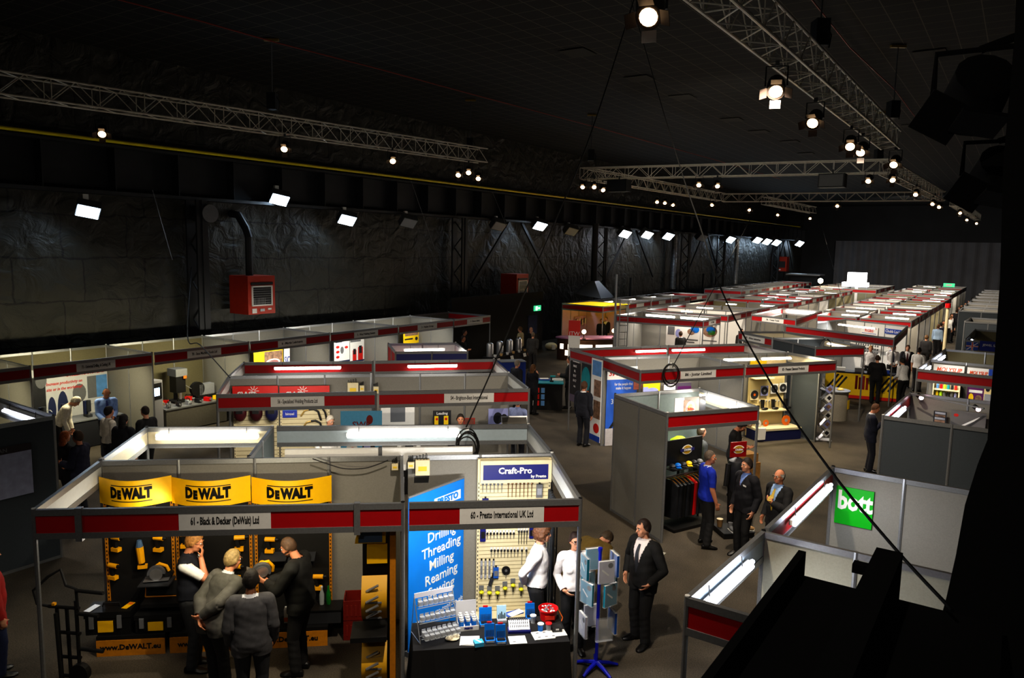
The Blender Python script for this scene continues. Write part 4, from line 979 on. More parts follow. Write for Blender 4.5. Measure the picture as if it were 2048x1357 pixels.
# -- yellow counter group
person('man in a black suit hugging a colleague in front of the yellow counter', 1748, 808, ref='foot', rel=0, h=1.80, hair='crop', hcol=(60, 42, 30), tcol=(16, 16, 20), bcol=(16, 16, 19), q=.014, build=1.08, R=('t', .18, .22, 1.3, {}), L=('t', .15, .2, 1.2, {}))
person('fair-haired man in a white shirt behind the hugging man', 1742, 693, ref='head', rel=170, h=1.76, hair='short', hcol=(168, 136, 84), top='shirt', tcol=(236, 236, 238), q=.014)
person('man in a white shirt with a red and blue tie behind the yellow counter', 1787, 691, ref='head', rel=165, h=1.80, hair='short', hcol=(54, 36, 24), top='shirt', tcol=(240, 240, 242), tie=(40, 40, 70), q=.014, R=FR(.1, .25, 1.0), L=FR(.1, .25, 1.0))
person('dark-haired man in white shirt and black trousers leaning at the counter', 1801, 813, ref='foot', rel=-48, h=1.76, hair='short', hcol=(24, 18, 16), top='shirt', tcol=(242, 242, 244), bcol=(22, 20, 22), q=.014, lean=8, L=FR(.1, .3, 1.05), R=FR(.1, .28, 1.02))
person('man in a dark suit facing out beyond the yellow counter', 1816, 692, ref='head', rel=175, h=1.76, hair='short', hcol=(70, 44, 26), tcol=(24, 24, 34), shirt=(235, 235, 240), tie=(80, 20, 30), q=.016)
person('man in a white shirt seen from behind right of the yellow counter', 1839, 697, ref='head', rel=14, h=1.78, hair='crop', hcol=(60, 44, 34), top='shirt', tcol=(240, 240, 242), bcol=(40, 38, 40), q=.016, sleeve=.45)
# -- left row
person('white-haired man in a white shirt bending over the drilling machines', 118, 797, ref=1.6, rel=102, h=1.78, lean=34, hair='short', hcol=(206, 196, 176), top='shirt', tcol=(240, 232, 214), bcol=(20, 20, 24), hp=14, q=.0125, L=FR(.1, .34, 1.0), R=FR(.1, .3, .98))
person('man in a blue shirt and tie reading behind the drilling table', 211, 776, ref='head', rel=172, h=1.80, hair='balding', hcol=(120, 90, 50), top='shirt', tcol=(118, 148, 206), bcol=(26, 28, 44), tie=(40, 56, 130), hp=30, q=.0125, skin=SKIN2, L=FR(.1, .3, 1.05), R=FR(.12, .28, 1.03))
person('man in a white shirt with a blue bag at the drilling table', 216, 816, ref='head', rel=62, h=1.76, hair='short', hcol=(34, 28, 26), top='shirt', tcol=(232, 226, 214), bcol=(22, 24, 34), q=.0125, L=FR(.12, .2, 1.1), R=('t', .24, .06, .9, {}))
person('dark-haired person in black between the white shirt and the drill case', 246, 832, ref='head', rel=35, h=1.72, hair='long', hcol=(24, 20, 18), top='coat', tcol=(20, 22, 32), q=.014)
person('ginger-haired woman by the dark wall at the left', 128, 866, ref='head', rel=60, h=1.66, hair='long', hcol=(168, 92, 36), top='coat', tcol=(24, 22, 24), female=True, q=.013, L=FR(.1, .28, 1.25), R=FR(.05, .22, 1.3))
person('man in a navy jumper talking to the ginger-haired woman', 157, 865, ref='head', rel=-55, h=1.76, hair='short', hcol=(70, 52, 36), top='fleece', tcol=(24, 26, 50), bcol=(22, 24, 34), q=.013, skin=SKIN2, L=FR(.1, .3, 1.15), R=FR(.1, .26, 1.05))
person('dark-suited man walking past the drilling stand', 291, 815, ref='head', rel=-40, h=1.78, hair='crop', hcol=(40, 28, 22), tcol=(24, 24, 26), bcol=(18, 18, 20), q=.014)
person('person in a red jacket cut by the left edge of the picture', -24, 1098, ref='head', rel=80, h=1.70, hair='short', hcol=(40, 30, 24), top='coat', tcol=(150, 22, 14), bcol=(24, 34, 70), q=.014)
# -- welding stand pair
person('white-haired man in a white shirt at the welding stand', 658, 832, ref='head', rel=150, h=1.72, hair='short', hcol=(214, 204, 186), top='shirt', tcol=(240, 238, 234), q=.014, hp=16, R=('t', .3, .1, .95, {}))
person('man with gold-lit forehead behind the black cable coil', 921, 831, ref='head', rel=178, h=1.72, hair='short', hcol=(34, 26, 20), top='coat', tcol=(28, 28, 32), q=.014, skin=SKIN2)
person('person in a pale blue shirt at the right of the corner stand', 1036, 796, ref='head', rel=20, h=1.80, hair='short', hcol=(60, 50, 40), top='shirt', tcol=(150, 164, 214), bcol=(30, 32, 44), q=.015)
# -- coffee table and tool table in the open area
person('man in a beige jacket at the urn table', 1041, 655, ref='head', rel=-70, h=1.80, hair='short', hcol=(120, 84, 48), top='coat', tcol=(206, 190, 150), bcol=(30, 28, 28), q=.015, hem=.9)
person('bald man behind the man in the dark grey suit by the urns', 1062, 656, ref='head', rel=150, h=1.80, hair='bald', top='coat', tcol=(22, 22, 24), q=.016)
person('man in a dark grey suit standing with his back turned by the urns', 1066, 666, ref='head', rel=10, h=1.78, hair='crop', hcol=(120, 100, 80), tcol=(58, 56, 54), bcol=(50, 50, 52), q=.015, R=FR(.1, .2, 1.1))
person('man in black lifting a cup left of the urn table', 926, 673, ref='head', rel=120, h=1.74, hair='short', hcol=(44, 30, 22), top='coat', tcol=(20, 19, 18), q=.016, skin=SKIN2, R=FR(.1, .3, 1.2))
person('second person just behind the man lifting a cup', 929, 661, ref='head', rel=110, h=1.78, hair='short', hcol=(60, 44, 32), top='coat', tcol=(18, 18, 18), q=.018, skin=SKIN2)
person('grey-haired man in dark clothes at the power tool table', 1034, 722, ref='head', rel=50, h=1.76, hair='short', hcol=(140, 132, 122), top='coat', tcol=(30, 32, 40), q=.014)
person('brown-haired woman at the power tool table, hand to her face', 1066, 731, ref='head', rel=40, h=1.66, hair='long', hcol=(96, 62, 26), top='coat', tcol=(18, 20, 30), female=True, q=.014, R=('t', .05, .2, 1.4, {'dir': (-.3, .2, 1)}))
person('man in black facing left behind the teal-topped tool table', 1141, 715, ref='head', rel=-80, h=1.80, hair='short', hcol=(30, 22, 20), top='coat', tcol=(20, 20, 22), bcol=(20, 20, 22), q=.014, L=FR(.1, .3, 1.15), R=FR(.1, .25, 1.1), skin=SKIN2)
person('man in a navy suit with his back turned beside the tool posters', 1164, 893, ref='foot', rel=28, h=1.82, hair='receding', hcol=(90, 60, 40), tcol=(26, 28, 40), bcol=(24, 26, 36), shirt=(230, 230, 235), q=.0135, skin=SKIN2)
# -- far groups, small in the picture
R5 = random.Random(5)
FARP = [((1203, 637), 'man in black at the pink picture wall, left of the pair', 'coat', (20, 20, 22)), ((1213, 634), 'dark-suited man at the pink picture wall, right of the pair', 'jacket', (26, 26, 32)), ((1246, 640), 'ginger-haired person in black beside the ladder', 'coat', (20, 20, 22)),
        ((1261, 641), 'person in black with long hair in the crowd by the bar counter', 'coat', (22, 20, 20)), ((1274, 640), 'pale-collared man in the crowd by the bar counter', 'jacket', (40, 42, 50)), ((1280, 645), 'blond man in a dark suit in the crowd by the bar counter', 'jacket', (30, 32, 44)),
        ((1300, 650), 'man in a white shirt with a backpack by the bar counter', 'shirt', (236, 236, 236)),
        ((1362, 658), 'man in a black suit on the phone before the white product boards', 'jacket', (20, 20, 22)), ((1485, 633), 'dark-suited person in the gap right of the white product boards', 'jacket', (34, 32, 30)),
        ((1678, 606), 'dark figure between the far stands, left of the pair', 'coat', (26, 26, 28)), ((1688, 624), 'person facing out between the far stands, right of the pair', 'jacket', (40, 40, 46)),
        ((1849, 640), 'man in a brown jacket reading in the right aisle', 'coat', (74, 62, 48)), ((1838, 648), 'person in a pale blue shirt in the right aisle', 'shirt', (170, 196, 226)), ((1872, 645), 'seated-looking man in a blue suit low in the right aisle', 'jacket', (26, 30, 60)),
        ((1868, 612), 'person in black in the right aisle, behind the brown jacket', 'coat', (20, 20, 22)), ((1885, 628), 'man in a dark suit walking down the right aisle', 'jacket', (24, 24, 28)), ((1893, 630), 'white-shirted man in the right aisle', 'shirt', (232, 232, 232)),
        ((1912, 612), 'man in a black jacket at the right of the aisle', 'coat', (24, 28, 30)), ((1905, 600), 'person in dark clothes far down the right aisle', 'coat', (30, 30, 34)), ((1886, 604), 'suited figure far down the right aisle', 'jacket', (26, 26, 32)), ((1898, 594), 'furthest person visible in the right aisle', 'coat', (28, 32, 40)),
        ((1869, 618), 'bald man by the posts of the right aisle stands', 'jacket', (36, 36, 44)), ((1834, 668), 'person behind the posts at the edge of the right aisle', 'coat', (40, 40, 44))]
for (px, py), lb, tp, tc in FARP:
    hh_ = 1.76; u_, v_ = HALL.at(px, py, hh_)
    if px > 1830: u_ = min(max(u_, -3.45), -2.35)
    if px < 1320: u_ = min(u_, -15.45)
    if px == 1362: v_ = 32.3; u_ = HALL.onv(px, py, v_)[0]
    if px == 1485: u_ = -10.75; v_ = HALL.onu(px, py, u_)[0]
    if 1670 < px < 1700: u_ = min(max(u_, -10.7), -8.9)
    k_ = 1.04 if lb.startswith('red-faced') else 1.0
    person(lb, px, py, xy=tuple(c*k_ for c in HALL.w(u_, v_)[:2]), rel=R5.choice((-80, -30, 20, 70, 150, 175, -140)), h=1.70+.12*R5.random(), hair=R5.choice(('short', 'crop', 'short', 'balding')), hcol=R5.choice(((40, 30, 24), (70, 50, 34), (110, 80, 50))), top=tp, tcol=tc, bcol=(24, 24, 28), shirt=(225, 225, 230) if tp == 'jacket' else None, q=.02, skin=R5.choice((SKIN, SKIN2)))

# ================================================================ GOODS ON THE NEAR STANDS
class LF:
    """local frame along a wall: x runs A to B, y away from the viewer"""
    def __init__(s, A, B, y=0.0):
        s.A = Vector((A[0], A[1], 0)); d = Vector((B[0]-A[0], B[1]-A[1], 0)); s.L = d.length; s.dx = d/s.L; s.dy = Vector((-s.dx.y, s.dx.x, 0)); s.rz = math.atan2(d.y, d.x)
        s.A = s.A+s.dy*y
    def w(s, x, y, z=0.0): return s.A+s.dx*x+s.dy*y+Vector((0, 0, z))
    def loc(s, X, Y): d = Vector((X, Y, 0))-s.A; return d.dot(s.dx), d.dot(s.dy)
    def at(s, px, py, z): return s.loc(*at(px, py, z))
    def onv(s, px, py, y):
        X, Y, Z = ray(px, py); o = (Vector((0, 0, 0))-s.A); d = Vector((X, Y, 0)); t = (y-o.dot(s.dy))/d.dot(s.dy)
        p = d*t; return (p-s.A).dot(s.dx), CH+Z*t
def T_(fr, name, label, cat, x, y, z, group=None, dr=0.0): return thing(name, label, cat, fr.w(x, y, z), fr.rz+dr, group)
WA = LF(at(*r0, 2.5), at(*r2, 2.5), -.04)
YP2 = mat('bright yellow board', (255, 196, 10), .5, noise=.03); PEG = mat('black pegboard', (14, 13, 12), .7, noise=.15); TEALB = mat('teal blue', (0, 132, 170), .45, noise=.06)
ORANGE = mat('orange', (230, 110, 20), .5); REDP = mat('bright red plastic', (206, 16, 20), .4, noise=.04); GREY = mat('mid grey plastic', (110, 112, 116), .5, noise=.06); PAPER = mat('white paper', (240, 240, 238), .7, noise=.02); WOODY = mat('yellow board edge', (196, 126, 14), .6, noise=.1)
SILV = mat('silver card', (176, 180, 190), .4, .3, noise=.15, nscale=60)
def logo_letters():
    parts = []; x = 0.0
    for ch, sz, dy in (('D', .235, 0), ('E', .18, -.021), ('WALT', .235, 0)):
        me = textmesh(ch, sz, bold=.016); x0 = min(v.co.x for v in me.vertices); x1 = max(v.co.x for v in me.vertices); parts.append((me, x-x0, dy)); x += x1-x0+.012
    vs, fs = [], []
    for me, dx, dy in parts:
        o = len(vs); vs += [(v.co.x+dx-x/2, v.co.y+dy, v.co.z) for v in me.vertices]; fs += [tuple(i+o for i in p.vertices) for p in me.polygons]
    m = bpy.data.meshes.new('letters'); m.from_pydata(vs, [], fs); return m
# --- three black pegboard bays with curved yellow headers
bays = [(192, 346), (346, 503), (505, 664)]
TOOLS = []
for i, (pa, pb) in enumerate(bays):
    xa, _ = WA.onv(pa, 965, -.1); xb, zt = WA.onv(pb, 965, -.1)
    xa = max(xa, .075)
    _, zh0 = WA.onv(pa+70, 1010, -.28); _, zh1 = WA.onv(pa+70, 958, -.28)
    t = T_(WA, 'tool_display_bay', 'black pegboard tool bay under a curved yellow header, '+('left', 'middle', 'right')[i]+' of three', 'display stand', xa, -.05, 0, 'pegboard tool bays')
    w = xb-xa
    MB().bx(.02, w-.02, -.03, 0, .1, 2.12, PEG).build('pegboard', t)
    for xx in (0.03, w-.03):
        m = MB(); m.bx(xx-.018, xx+.018, -.05, -.02, 0, 2.13, WOODY)
        for k in range(34): m.bx(xx-.007, xx+.007, -.0515, -.05, .2+k*.055, .225+k*.055, BLACK)
        m.build('upright', t)
    m = MB(); n = 14; vs = []
    for k in range(n+1):
        x = w*k/n; y = -.12-.22*math.sin(PI*k/n)
        vs += [(x, y, zh0), (x, y, zh1), (x, y+.012, zh0), (x, y+.012, zh1)]
    fs = []
    for k in range(n):
        a, b = 4*k, 4*k+4; fs += [(a, b, b+1, a+1), (a+3, b+3, b+2, a+2), (a+1, b+1, b+3, a+3), (a+2, b+2, b, a)]
    m.add(vs, fs, YP2); hd = m.build('header', t, smooth=True)
    me = logo_letters(); me2 = MB(); ws = max(v.co.x for v in me.vertices)-min(v.co.x for v in me.vertices); k = .57*w/ws
    def bend(x, z): return (x+w/2, -.125-.22*math.sin(PI*(x+w/2)/w), z)
    zc = (zh0+zh1)/2-.0
    me2.add([bend(v.co.x*k, zc+v.co.y*.82+v.co.z*0) for v in me.vertices], [tuple(p.vertices) for p in me.polygons], INK)
    for dz in (-.105, .105):
        for j in range(10): me2.add([bend(w*.56*(j/10-.5), zc+dz-.006), bend(w*.56*((j+1)/10-.5), zc+dz-.006), bend(w*.56*((j+1)/10-.5), zc+dz+.006), bend(w*.56*(j/10-.5), zc+dz+.006)], [(0, 1, 2, 3)], INK)
    me2.build('lettering', hd)
    MB().bx(.03, w-.03, -.52, -.03, .22, .27, BLACK).build('base_shelf', t)
    bf = MB().bx(.03, w-.03, -.53, -.51, .0, .22, WOODY).build('kick_board', t)
    text('www.DeWALT.eu', .1, INK, bf, (w/2, -.532, .12), bold=.003)
# cordless drills and other tools on the pegboard
def drill(fr, x, y, z, label, rz=0.0, s=1.0, group='yellow cordless tools on the pegboards'):
    t = T_(fr, 'cordless_drill', label, 'power tool', x, y, z, group, rz)
    m = MB(); m.cyl((-.1, 0, .19), (.04, 0, .19), .033, YEL, n=10); m.cyl((.04, 0, .19), (.085, 0, .19), .026, BLACK, .014, 10); m.build('motor_body', t)
    MB().box((-.055, 0, .1), (.042, .038, .15), BLACK, (0, -.2, 0)).build('grip', t)
    MB().bx(-.1, .02, -.035, .035, 0, .05, YEL).build('battery', t)
    return t
for px, py, lab in ((237, 1092, 'yellow drill top left on the left tool bay'), (231, 1148, 'yellow drill lower left on the left tool bay'), (322, 1092, 'yellow drill at the right of the left tool bay'),
                    (484, 1090, 'yellow drill at the right of the middle tool bay'), (545, 1094, 'small yellow tool on the upper shelf of the right tool bay'), (477, 1148, 'yellow drill half hidden behind the bending man'), (377, 1084, 'yellow drill behind the head of the man with the raised hand'),
                    (641, 1168, 'yellow cordless gun low at the right of the right tool bay')):
    x, z = WA.onv(px, py+12, -.16); drill(WA, x, -.155, z, lab, random.uniform(-.5, .4), 1)
for px, lab in ((232, 'yellow tool showing between header and fascia, far left'), (308, 'yellow tool showing between header and fascia, second from the left')):
    x, z = WA.onv(px, 1022, -.16); drill(WA, x, -.155, z, lab, .3)
x, z = WA.onv(284, 1140, -.16)
t = T_(WA, 'reciprocating_saw', 'tall yellow saw with a blue-grey end hanging upright on the left tool bay', 'power tool', x, -.16, z, None, .2)
MB().cyl((0, 0, .1), (-.02, 0, .33), .045, YEL, .05, 10).build('motor_body', t); MB().cyl((-.02, 0, .33), (-.02, 0, .42), .05, mat('blue grey rubber', (70, 96, 124), .6), .03, 10).build('boot', t); MB().bx(-.05, .07, -.03, .03, .02, .07, YEL).build('battery', t); MB().cyl((.02, 0, .06), (0, 0, .13), .025, BLACK, n=8).build('grip', t)
def circ_saw(loc, rz, label, s=1.0, rot=None):
    t = thing('circular_saw', label, 'power tool', loc, rz, rot=rot)
    m = MB(); prof = [(.1*math.cos(a), .1*math.sin(a)) for a in np.linspace(0, PI, 14)]+[(-.1, -.01)]
    M = Matrix.Translation((0, .03, .07)) @ Matrix.Rotation(PI/2, 4, 'X'); m.prism([(x*1.15, y*1.15) for x, y in prof], .05, ALUD, M); m.build('blade_guard', t, smooth=True)
    MB().cyl((0, -.022, .07), (0, -.026, .07), .082, STEEL, n=20).build('blade', t)
    m = MB(); m.cyl((.0, .03, .09), (.0, .14, .09), .045, YEL, n=10); m.tube([(-.03, .06, .14), (.03, .06, .19), (.12, .06, .15), (.15, .06, .08)], .022, YEL, 8); m.build('motor_body', t, smooth=True)
    MB().bx(-.16, .16, -.05, .12, -.015, -.008, STEEL).build('base_plate', t)
    MB().bx(.1, .2, .03, .1, .02, .07, BLACK).build('battery', t)
    return t
x, z = WA.onv(312, 1160, -.3)
MB2 = T_(WA, 'display_shelf', 'thin dark steel shelf under the circular saw on the left tool bay', 'shelf', x, -.09, z-.035); m = MB(); m.bx(-.2, .2, -.34, -.03, -.012, 0, STEELD); m.build('tray', MB2); MB().bx(-.2, -.18, -.3, -.03, -.025, -.012, STEELD).build('bracket', MB2); MB().bx(.18, .2, -.3, -.03, -.025, -.012, STEELD).build('bracket', MB2)
circ_saw(WA.w(x, -.28, z), WA.rz+.1, 'grey and yellow circular saw on the shelf of the left tool bay')
# the saw held by the man in black
Wl, hdl, pnl, sdl = PB['hands'][1]; Wm = (Wl+Vector((-.03, .14, .06)))*PB['s']
Wm = Wm+Vector((0, -.02, .02)); wp = Matrix.Rotation(-PB['phi'], 3, 'Z') @ Wm+Vector((PB['xy'][0], PB['xy'][1], 0))
circ_saw(wp, WA.rz+.2, 'circular saw held up by the balding man in the black jacket', rot=(.25, .5, WA.rz+.35))
# open case, tool boxes, bottles
x, z = WA.onv(328, 1215, -.3)
t = T_(WA, 'tool_case', 'open black tool case with a yellow rim leaning on the left tool bay', 'case', x, -.3, max(z, .632))
m = MB(); m.box((0, .1, .12), (.5, .05, .18), BLACK, (-.25, 0, 0)); m.build('lid', t)
m = MB()
for a, b in (((-.25, .05, .02), (.25, .05, .02)), ((.25, .05, .02), (.25, .11, .2)), ((.25, .11, .2), (-.25, .11, .2)), ((-.25, .11, .2), (-.25, .05, .02))): m.cyl(a, b, .01, WOODY, n=6)
m.build('rim', t); MB().bx(-.25, .25, -.16, .06, -.04, .01, BLACK).build('tray', t)
def toolbox(px0, px1, pyt, pyb, label):
    x0, zb = WA.onv(px0, pyb, -.52); x1, _ = WA.onv(px1, pyb, -.52); _, zt = WA.onv(px0, pyt, -.52); zb = .275; w = x1-x0; h = max(.25, zt-zb)
    t = T_(WA, 'toolbox', label, 'toolbox', x0, -.52, zb, 'black toolboxes on the base shelf')
    MB().bx(0, w, 0, .3, 0, h*.72, BLACK).build('tub', t); MB().bx(-.01, w+.01, -.015, .31, h*.74, h, BLACK).build('lid', t)
    m = MB(); m.bx(w*.28, w*.62, -.012, 0, h*.12, h*.6, YP2); m.build('label_plate', t)
    for xx in (.1, .72): MB().bx(w*xx, w*(xx+.1), -.03, -.015, h*.3, h*.85, GREY).build('latch', t)
    MB().tube([(w*.3, .15, h), (w*.32, .15, h+.05), (w*.68, .15, h+.05), (w*.7, .15, h)], .012, BLACK, 6).build('handle', t)
    return x0, x1, zb+h
tx0, tx1, tz = toolbox(172, 262, 1226, 1282, 'black toolbox with a yellow label and papers on its lid, left on the shelf')
toolbox(272, 362, 1234, 1282, 'black toolbox with a yellow label, second along the left base shelf')
t = T_(WA, 'leaflet', 'bright white card lying on the left toolbox lid', 'leaflet', tx0+.055, -.42, tz+.006, None, -.35); MB().bx(-.045, .045, -.1, .1, 0, .004, mat('glossy white card', (240, 246, 255), .3)).build('sheet', t)
t = T_(WA, 'leaflet', 'orange and yellow card lying on the right of the left toolbox lid', 'leaflet', tx1-.065, -.38, tz+.006, None, -.3); m = MB(); m.bx(-.04, .04, -.09, .09, 0, .004, YP2); m.bx(-.03, .03, .02, .08, .004, .006, ORANGE); m.build('sheet', t)
t = T_(WA, 'leaflet', 'small orange card lying beyond the first toolbox', 'leaflet', tx1+.07, -.3, .42, None, -.3); MB().bx(-.04, .04, -.05, .05, 0, .004, ORANGE).build('sheet', t)
PETC = mat('clear bottle plastic', (210, 220, 220), .1, alpha=.45); PETG = mat('green bottle plastic', (20, 120, 40), .15, alpha=.8)
for px, mt, lab in ((634, PETC, 'clear drinks bottle at the right end of the base shelf'), (648, PETG, 'green drinks bottle beside the clear one')):
    x, y = WA.at(px, 1242, .52)
    t = T_(WA, 'bottle', lab, 'bottle', x, -.32, .475, 'drinks bottles'); MB().lathe([(.03, 0), (.034, .02), (.034, .15), (.014, .22), (.013, .245)], mt, n=12).build('body', t, smooth=True); MB().cyl((0, 0, .245), (0, 0, .262), .015, WHITE if mt is PETC else PETG, n=10).build('cap', t)
x, y = WA.at(636, 1262, .3)
t = T_(WA, 'black_case', 'dark grey closed case at the right end of the base shelf', 'case', x, -.35, .275); MB().bx(-.28, .28, -.14, .14, 0, .17, STEELD).build('body', t); MB().bx(-.29, .29, -.15, .15, .175, .195, BLACK).build('lid', t)
x, y = WA.at(574, 1250, .35)
t = T_(WA, 'carton', 'small orange and white carton on the base shelf in front of the man in black', 'box', x, -.38, .275); MB().bx(-.07, .07, -.05, .05, 0, .2, WHITE).build('body', t); MB().bx(-.071, .071, -.051, .051, .02, .08, ORANGE).build('band', t)
# shelf trays on the right bay
for px, lab in ((548, 'dark sloping shelf on the right tool bay under the small yellow tool'), (605, 'second dark sloping shelf at the right of the right tool bay')):
    x, z = WA.onv(px, 1104, -.15); t = T_(WA, 'display_shelf', lab, 'shelf', x, -.085, z-.05); MB().box((0, -.13, .0), (.36, .22, .012), STEELD, (.2, 0, 0)).build('tray', t); MB().bx(-.17, -.16, -.2, 0, -.08, -.02, STEELD).build('bracket', t)
# red crates and the yellow drill-bit tower
x, y = WA.at(713, 1262, 0.0)
for k, lab in enumerate(('lower orange-red plastic crate by the drill bit tower', 'upper orange-red plastic crate by the drill bit tower')):
    t = T_(WA, 'plastic_crate', lab, 'crate', x+.05, -.3, .003+k*.29, 'orange-red crates'); m = MB(); OR = mat('dimmed orange red plastic', (112, 22, 10), .5, noise=.1)  # orange-red darkened, the dim light here is put into the colour
    m.bx(-.21, .21, -.17, .17, 0, .02, OR); m.bx(-.21, .21, -.17, -.155, .02, .28, OR); m.bx(-.21, .21, .155, .17, .02, .28, OR); m.bx(-.21, -.195, -.155, .155, .02, .28, OR); m.bx(.195, .21, -.155, .155, .02, .28, OR); m.build('tub', t)
    m = MB()
    for kk in range(6): m.bx(-.17+kk*.06, -.145+kk*.06, -.176, -.17, .06, .22, mat('crate shadow', (120, 24, 12), .6))
    m.build('slots', t)
xt, yt = WA.at(775, 1345, .25)
t = T_(WA, 'drill_bit_tower', 'tall yellow-edged tower with curved yellow panels of drill bits beside the divider', 'display stand', xt-.1, yt, 0)
MB().bx(.13, .2, -.1, .1, 0, 2.25, WOODY).build('side_post', t); MB().bx(-.2, .13, .06, .1, 0, 2.2, PEG).build('back_panel', t); MB().bx(-.24, .13, -.28, .06, .02, .1, BLACK).build('base', t)
for k, (za, zb, lab) in enumerate(((.16, .72, 'lower'), (1.0, 1.55, 'upper'))):
    m = MB(); vs = []; n = 10
    for j in range(n+1):
        a = PI*.5*j/n; z = za+(zb-za)*j/n; y = -.06-.2*math.sin(PI*j/n*.9+.15); vs += [(-.2, y, z), (.1, y, z)]
    m.add(vs, [(2*j, 2*j+1, 2*j+3, 2*j+2) for j in range(n)], mat('dimmed yellow board', (206, 156, 24), .55)); cp = m.build('curved_panel', t, smooth=True)  # yellow lowered so the colour carries the dim light on the tower
    for j in range(4):
        z = za+(zb-za)*(.2+.2*j); y = -.075-.2*math.sin(PI*(.2+.2*j)*.9+.15); m = MB(); m.cyl((-.14, y-.01, z-.03), (.0, y-.03, z+.05), .016, STEEL, n=6); m.bx(-.15, .04, y-.006, y, z-.05, z-.03, GREY); m.build('bit_pack', cp)
m = MB(); m.bx(-.32, .1, -.35, .06, .84, .9, BLACK); m.build('shelf', t)
m = MB(); M = Matrix.Translation((.08, -.06, 1.95)) @ Matrix.Rotation(PI/2, 4, 'X'); m.prism([(0, 0)]+[(-.36*math.cos(a), .3*math.sin(a)) for a in np.linspace(0, PI/2, 10)], .03, YP2, M); m.build('quarter_round_header', t)
m = MB(); M = Matrix.Translation((.04, -.095, 1.965)) @ Matrix.Rotation(PI/2, 4, 'X'); m.prism([(0, 0)]+[(-.28*math.cos(a), .25*math.sin(a)) for a in np.linspace(0, PI/2, 10)], .006, mat('steel blue board', (88, 110, 140), .5), M); m.build('header_inlay', t)
MB().bx(-.14, .1, -.1, -.06, 1.7, 1.93, YP2).build('neck_panel', t)
# junction boxes and cables on the rear wall top
def jbox(px, py, w, h, d, label, fr=WA, col=CREAM):
    x, z = fr.onv(px, py, -.05); t = T_(fr, 'junction_box', label, 'junction box', x, -.045, z, 'electrical boxes on the stand walls'); MB().bx(-w/2, w/2, -d, 0, -h/2, h/2, col).build('box', t); MB().bx(-w*.3, w*.3, -d-.004, -d, -h*.2, h*.1, mat('yellow warning label', (236, 200, 60), .6)).build('label_plate', t)
    m = MB()
    for k in range(4): m.tube([(-w*.35+k*w*.22, -d/2, h/2), (-w*.36+k*w*.22, -d/2, h/2+.05+.012*k), (-w*.42+k*w*.22, -d/2, h/2+.06+.012*k), (-w*.46+k*w*.22, -d/2, h/2+.02)], .005, CABLE, 5)
    m.build('leads', t)
jbox(845, 934, .2, .22, .07, 'cream distribution box clipped to the rear wall left of the tool sign'); jbox(822, 930, .09, .09, .05, 'small white socket box left of the cream distribution box'); jbox(790, 933, .09, .09, .05, 'small white socket box furthest left on the rear wall')
pts = [WA.w(WA.onv(px, py, -.1)[0], -.1, WA.onv(px, py, -.1)[1]) for px, py in ((776, 921), (762, 927), (730, 937), (690, 938), (660, 930), (625, 918))]
tag(MB().tube(smoothpts(pts), .008, CABLE, 6).build('power_cable'), 'black cable drooping along the top of the front stands rear wall', 'cable')
# coil of black cable
def coil(px, py, z, r, label, n=6, h=.0):
    x, y = at(px, py, z); x, y = x*(1-h), y*(1-h); t = thing('cable_coil', label, 'cable', (x, y, z), math.atan2(y, x)-PI/2)
    m = MB()
    for k in range(n):
        a = random.uniform(-.12, .12); rr = r*random.uniform(.85, 1.1); m.tube([(rr*.85*math.cos(q)+a*.2, -.15+a*.3+.03*math.cos(q), rr*1.2*math.sin(q)-k*.012*n*.3) for q in np.linspace(0, 2*PI, 21)], .011, CABLE, 6)
    m.build('loops', t); MB().bx(-.04, .02, -.17, -.1, r*1.1, r*1.25, WHITE).build('cable_tie', t)
coil(935, 882, 2.4, .19, 'coil of black cable hanging over the pale fascia of the front block', 6); coil(1342, 742, 2.42, .23, 'coil of black cable hanging on the middle stand fascia', 4, .016); coil(1652, 690, 2.4, .18, 'coil of black cable on the bright red fascia', 4)
# top edges of the back-to-back slatwall seen over the rear wall
x, z = WA.onv(570, 912, .12); x2, _ = WA.onv(945, 906, .12)
t = T_(WA, 'slatwall_header', 'white slatwall header showing just above the rear wall of the front stands', 'display board', x, .1, 2.25); MB().bx(0, x2-x, 0, .06, 0, .33, WHITE).build('board', t); MB().bx((x2-x)*.49, (x2-x)*.51, -.01, .07, 0, .34, ALUD).build('joint_strip', t)
# ------------------------------------------------------------------ blue-banner stand
(bxl, byl), (bxr, byr) = at(817, 998, 2.2), at(928, 957, 2.2)
BN = LF((bxl, byl), (bxr, byr))
t = T_(BN, 'roller_banner', 'tall bright blue roller banner with white tool words in the corner of the stand', 'banner', 0, 0, .002)
w = BN.L; bn = MB().bx(0, w, -.006, .006, .06, 2.2, mat('banner blue', (0, 118, 214), .5, noise=.06, nscale=3)).build('printed_sheet', t); MB().bx(-.01, w+.01, -.05, .05, 0, .07, ALU).build('cassette', t); MB().bx(0, w, -.012, .012, 2.2, 2.225, ALU).build('top_rail', t)
m = MB(); m.bx(w*.44, w*.93, -.0085, -.006, 1.93, 2.06, WHITE); m.build('logo_panel', t)
text('PRESTO', .125, mat('banner blue', (0, 118, 214)), t, (w*.685, -.011, 1.995), bold=.006)
for k, (s_, zz) in enumerate((('Drilling', 1.53), ('Threading', 1.33), ('Milling', 1.13), ('Reaming', .93), ('Sawing', .74))): text(s_, .2, WHITE, t, (w*.58, -.0085, zz), bold=.002)
text('www.presto-tools.co.uk', .1, WHITE, t, (w*.56, -.0085, .42))
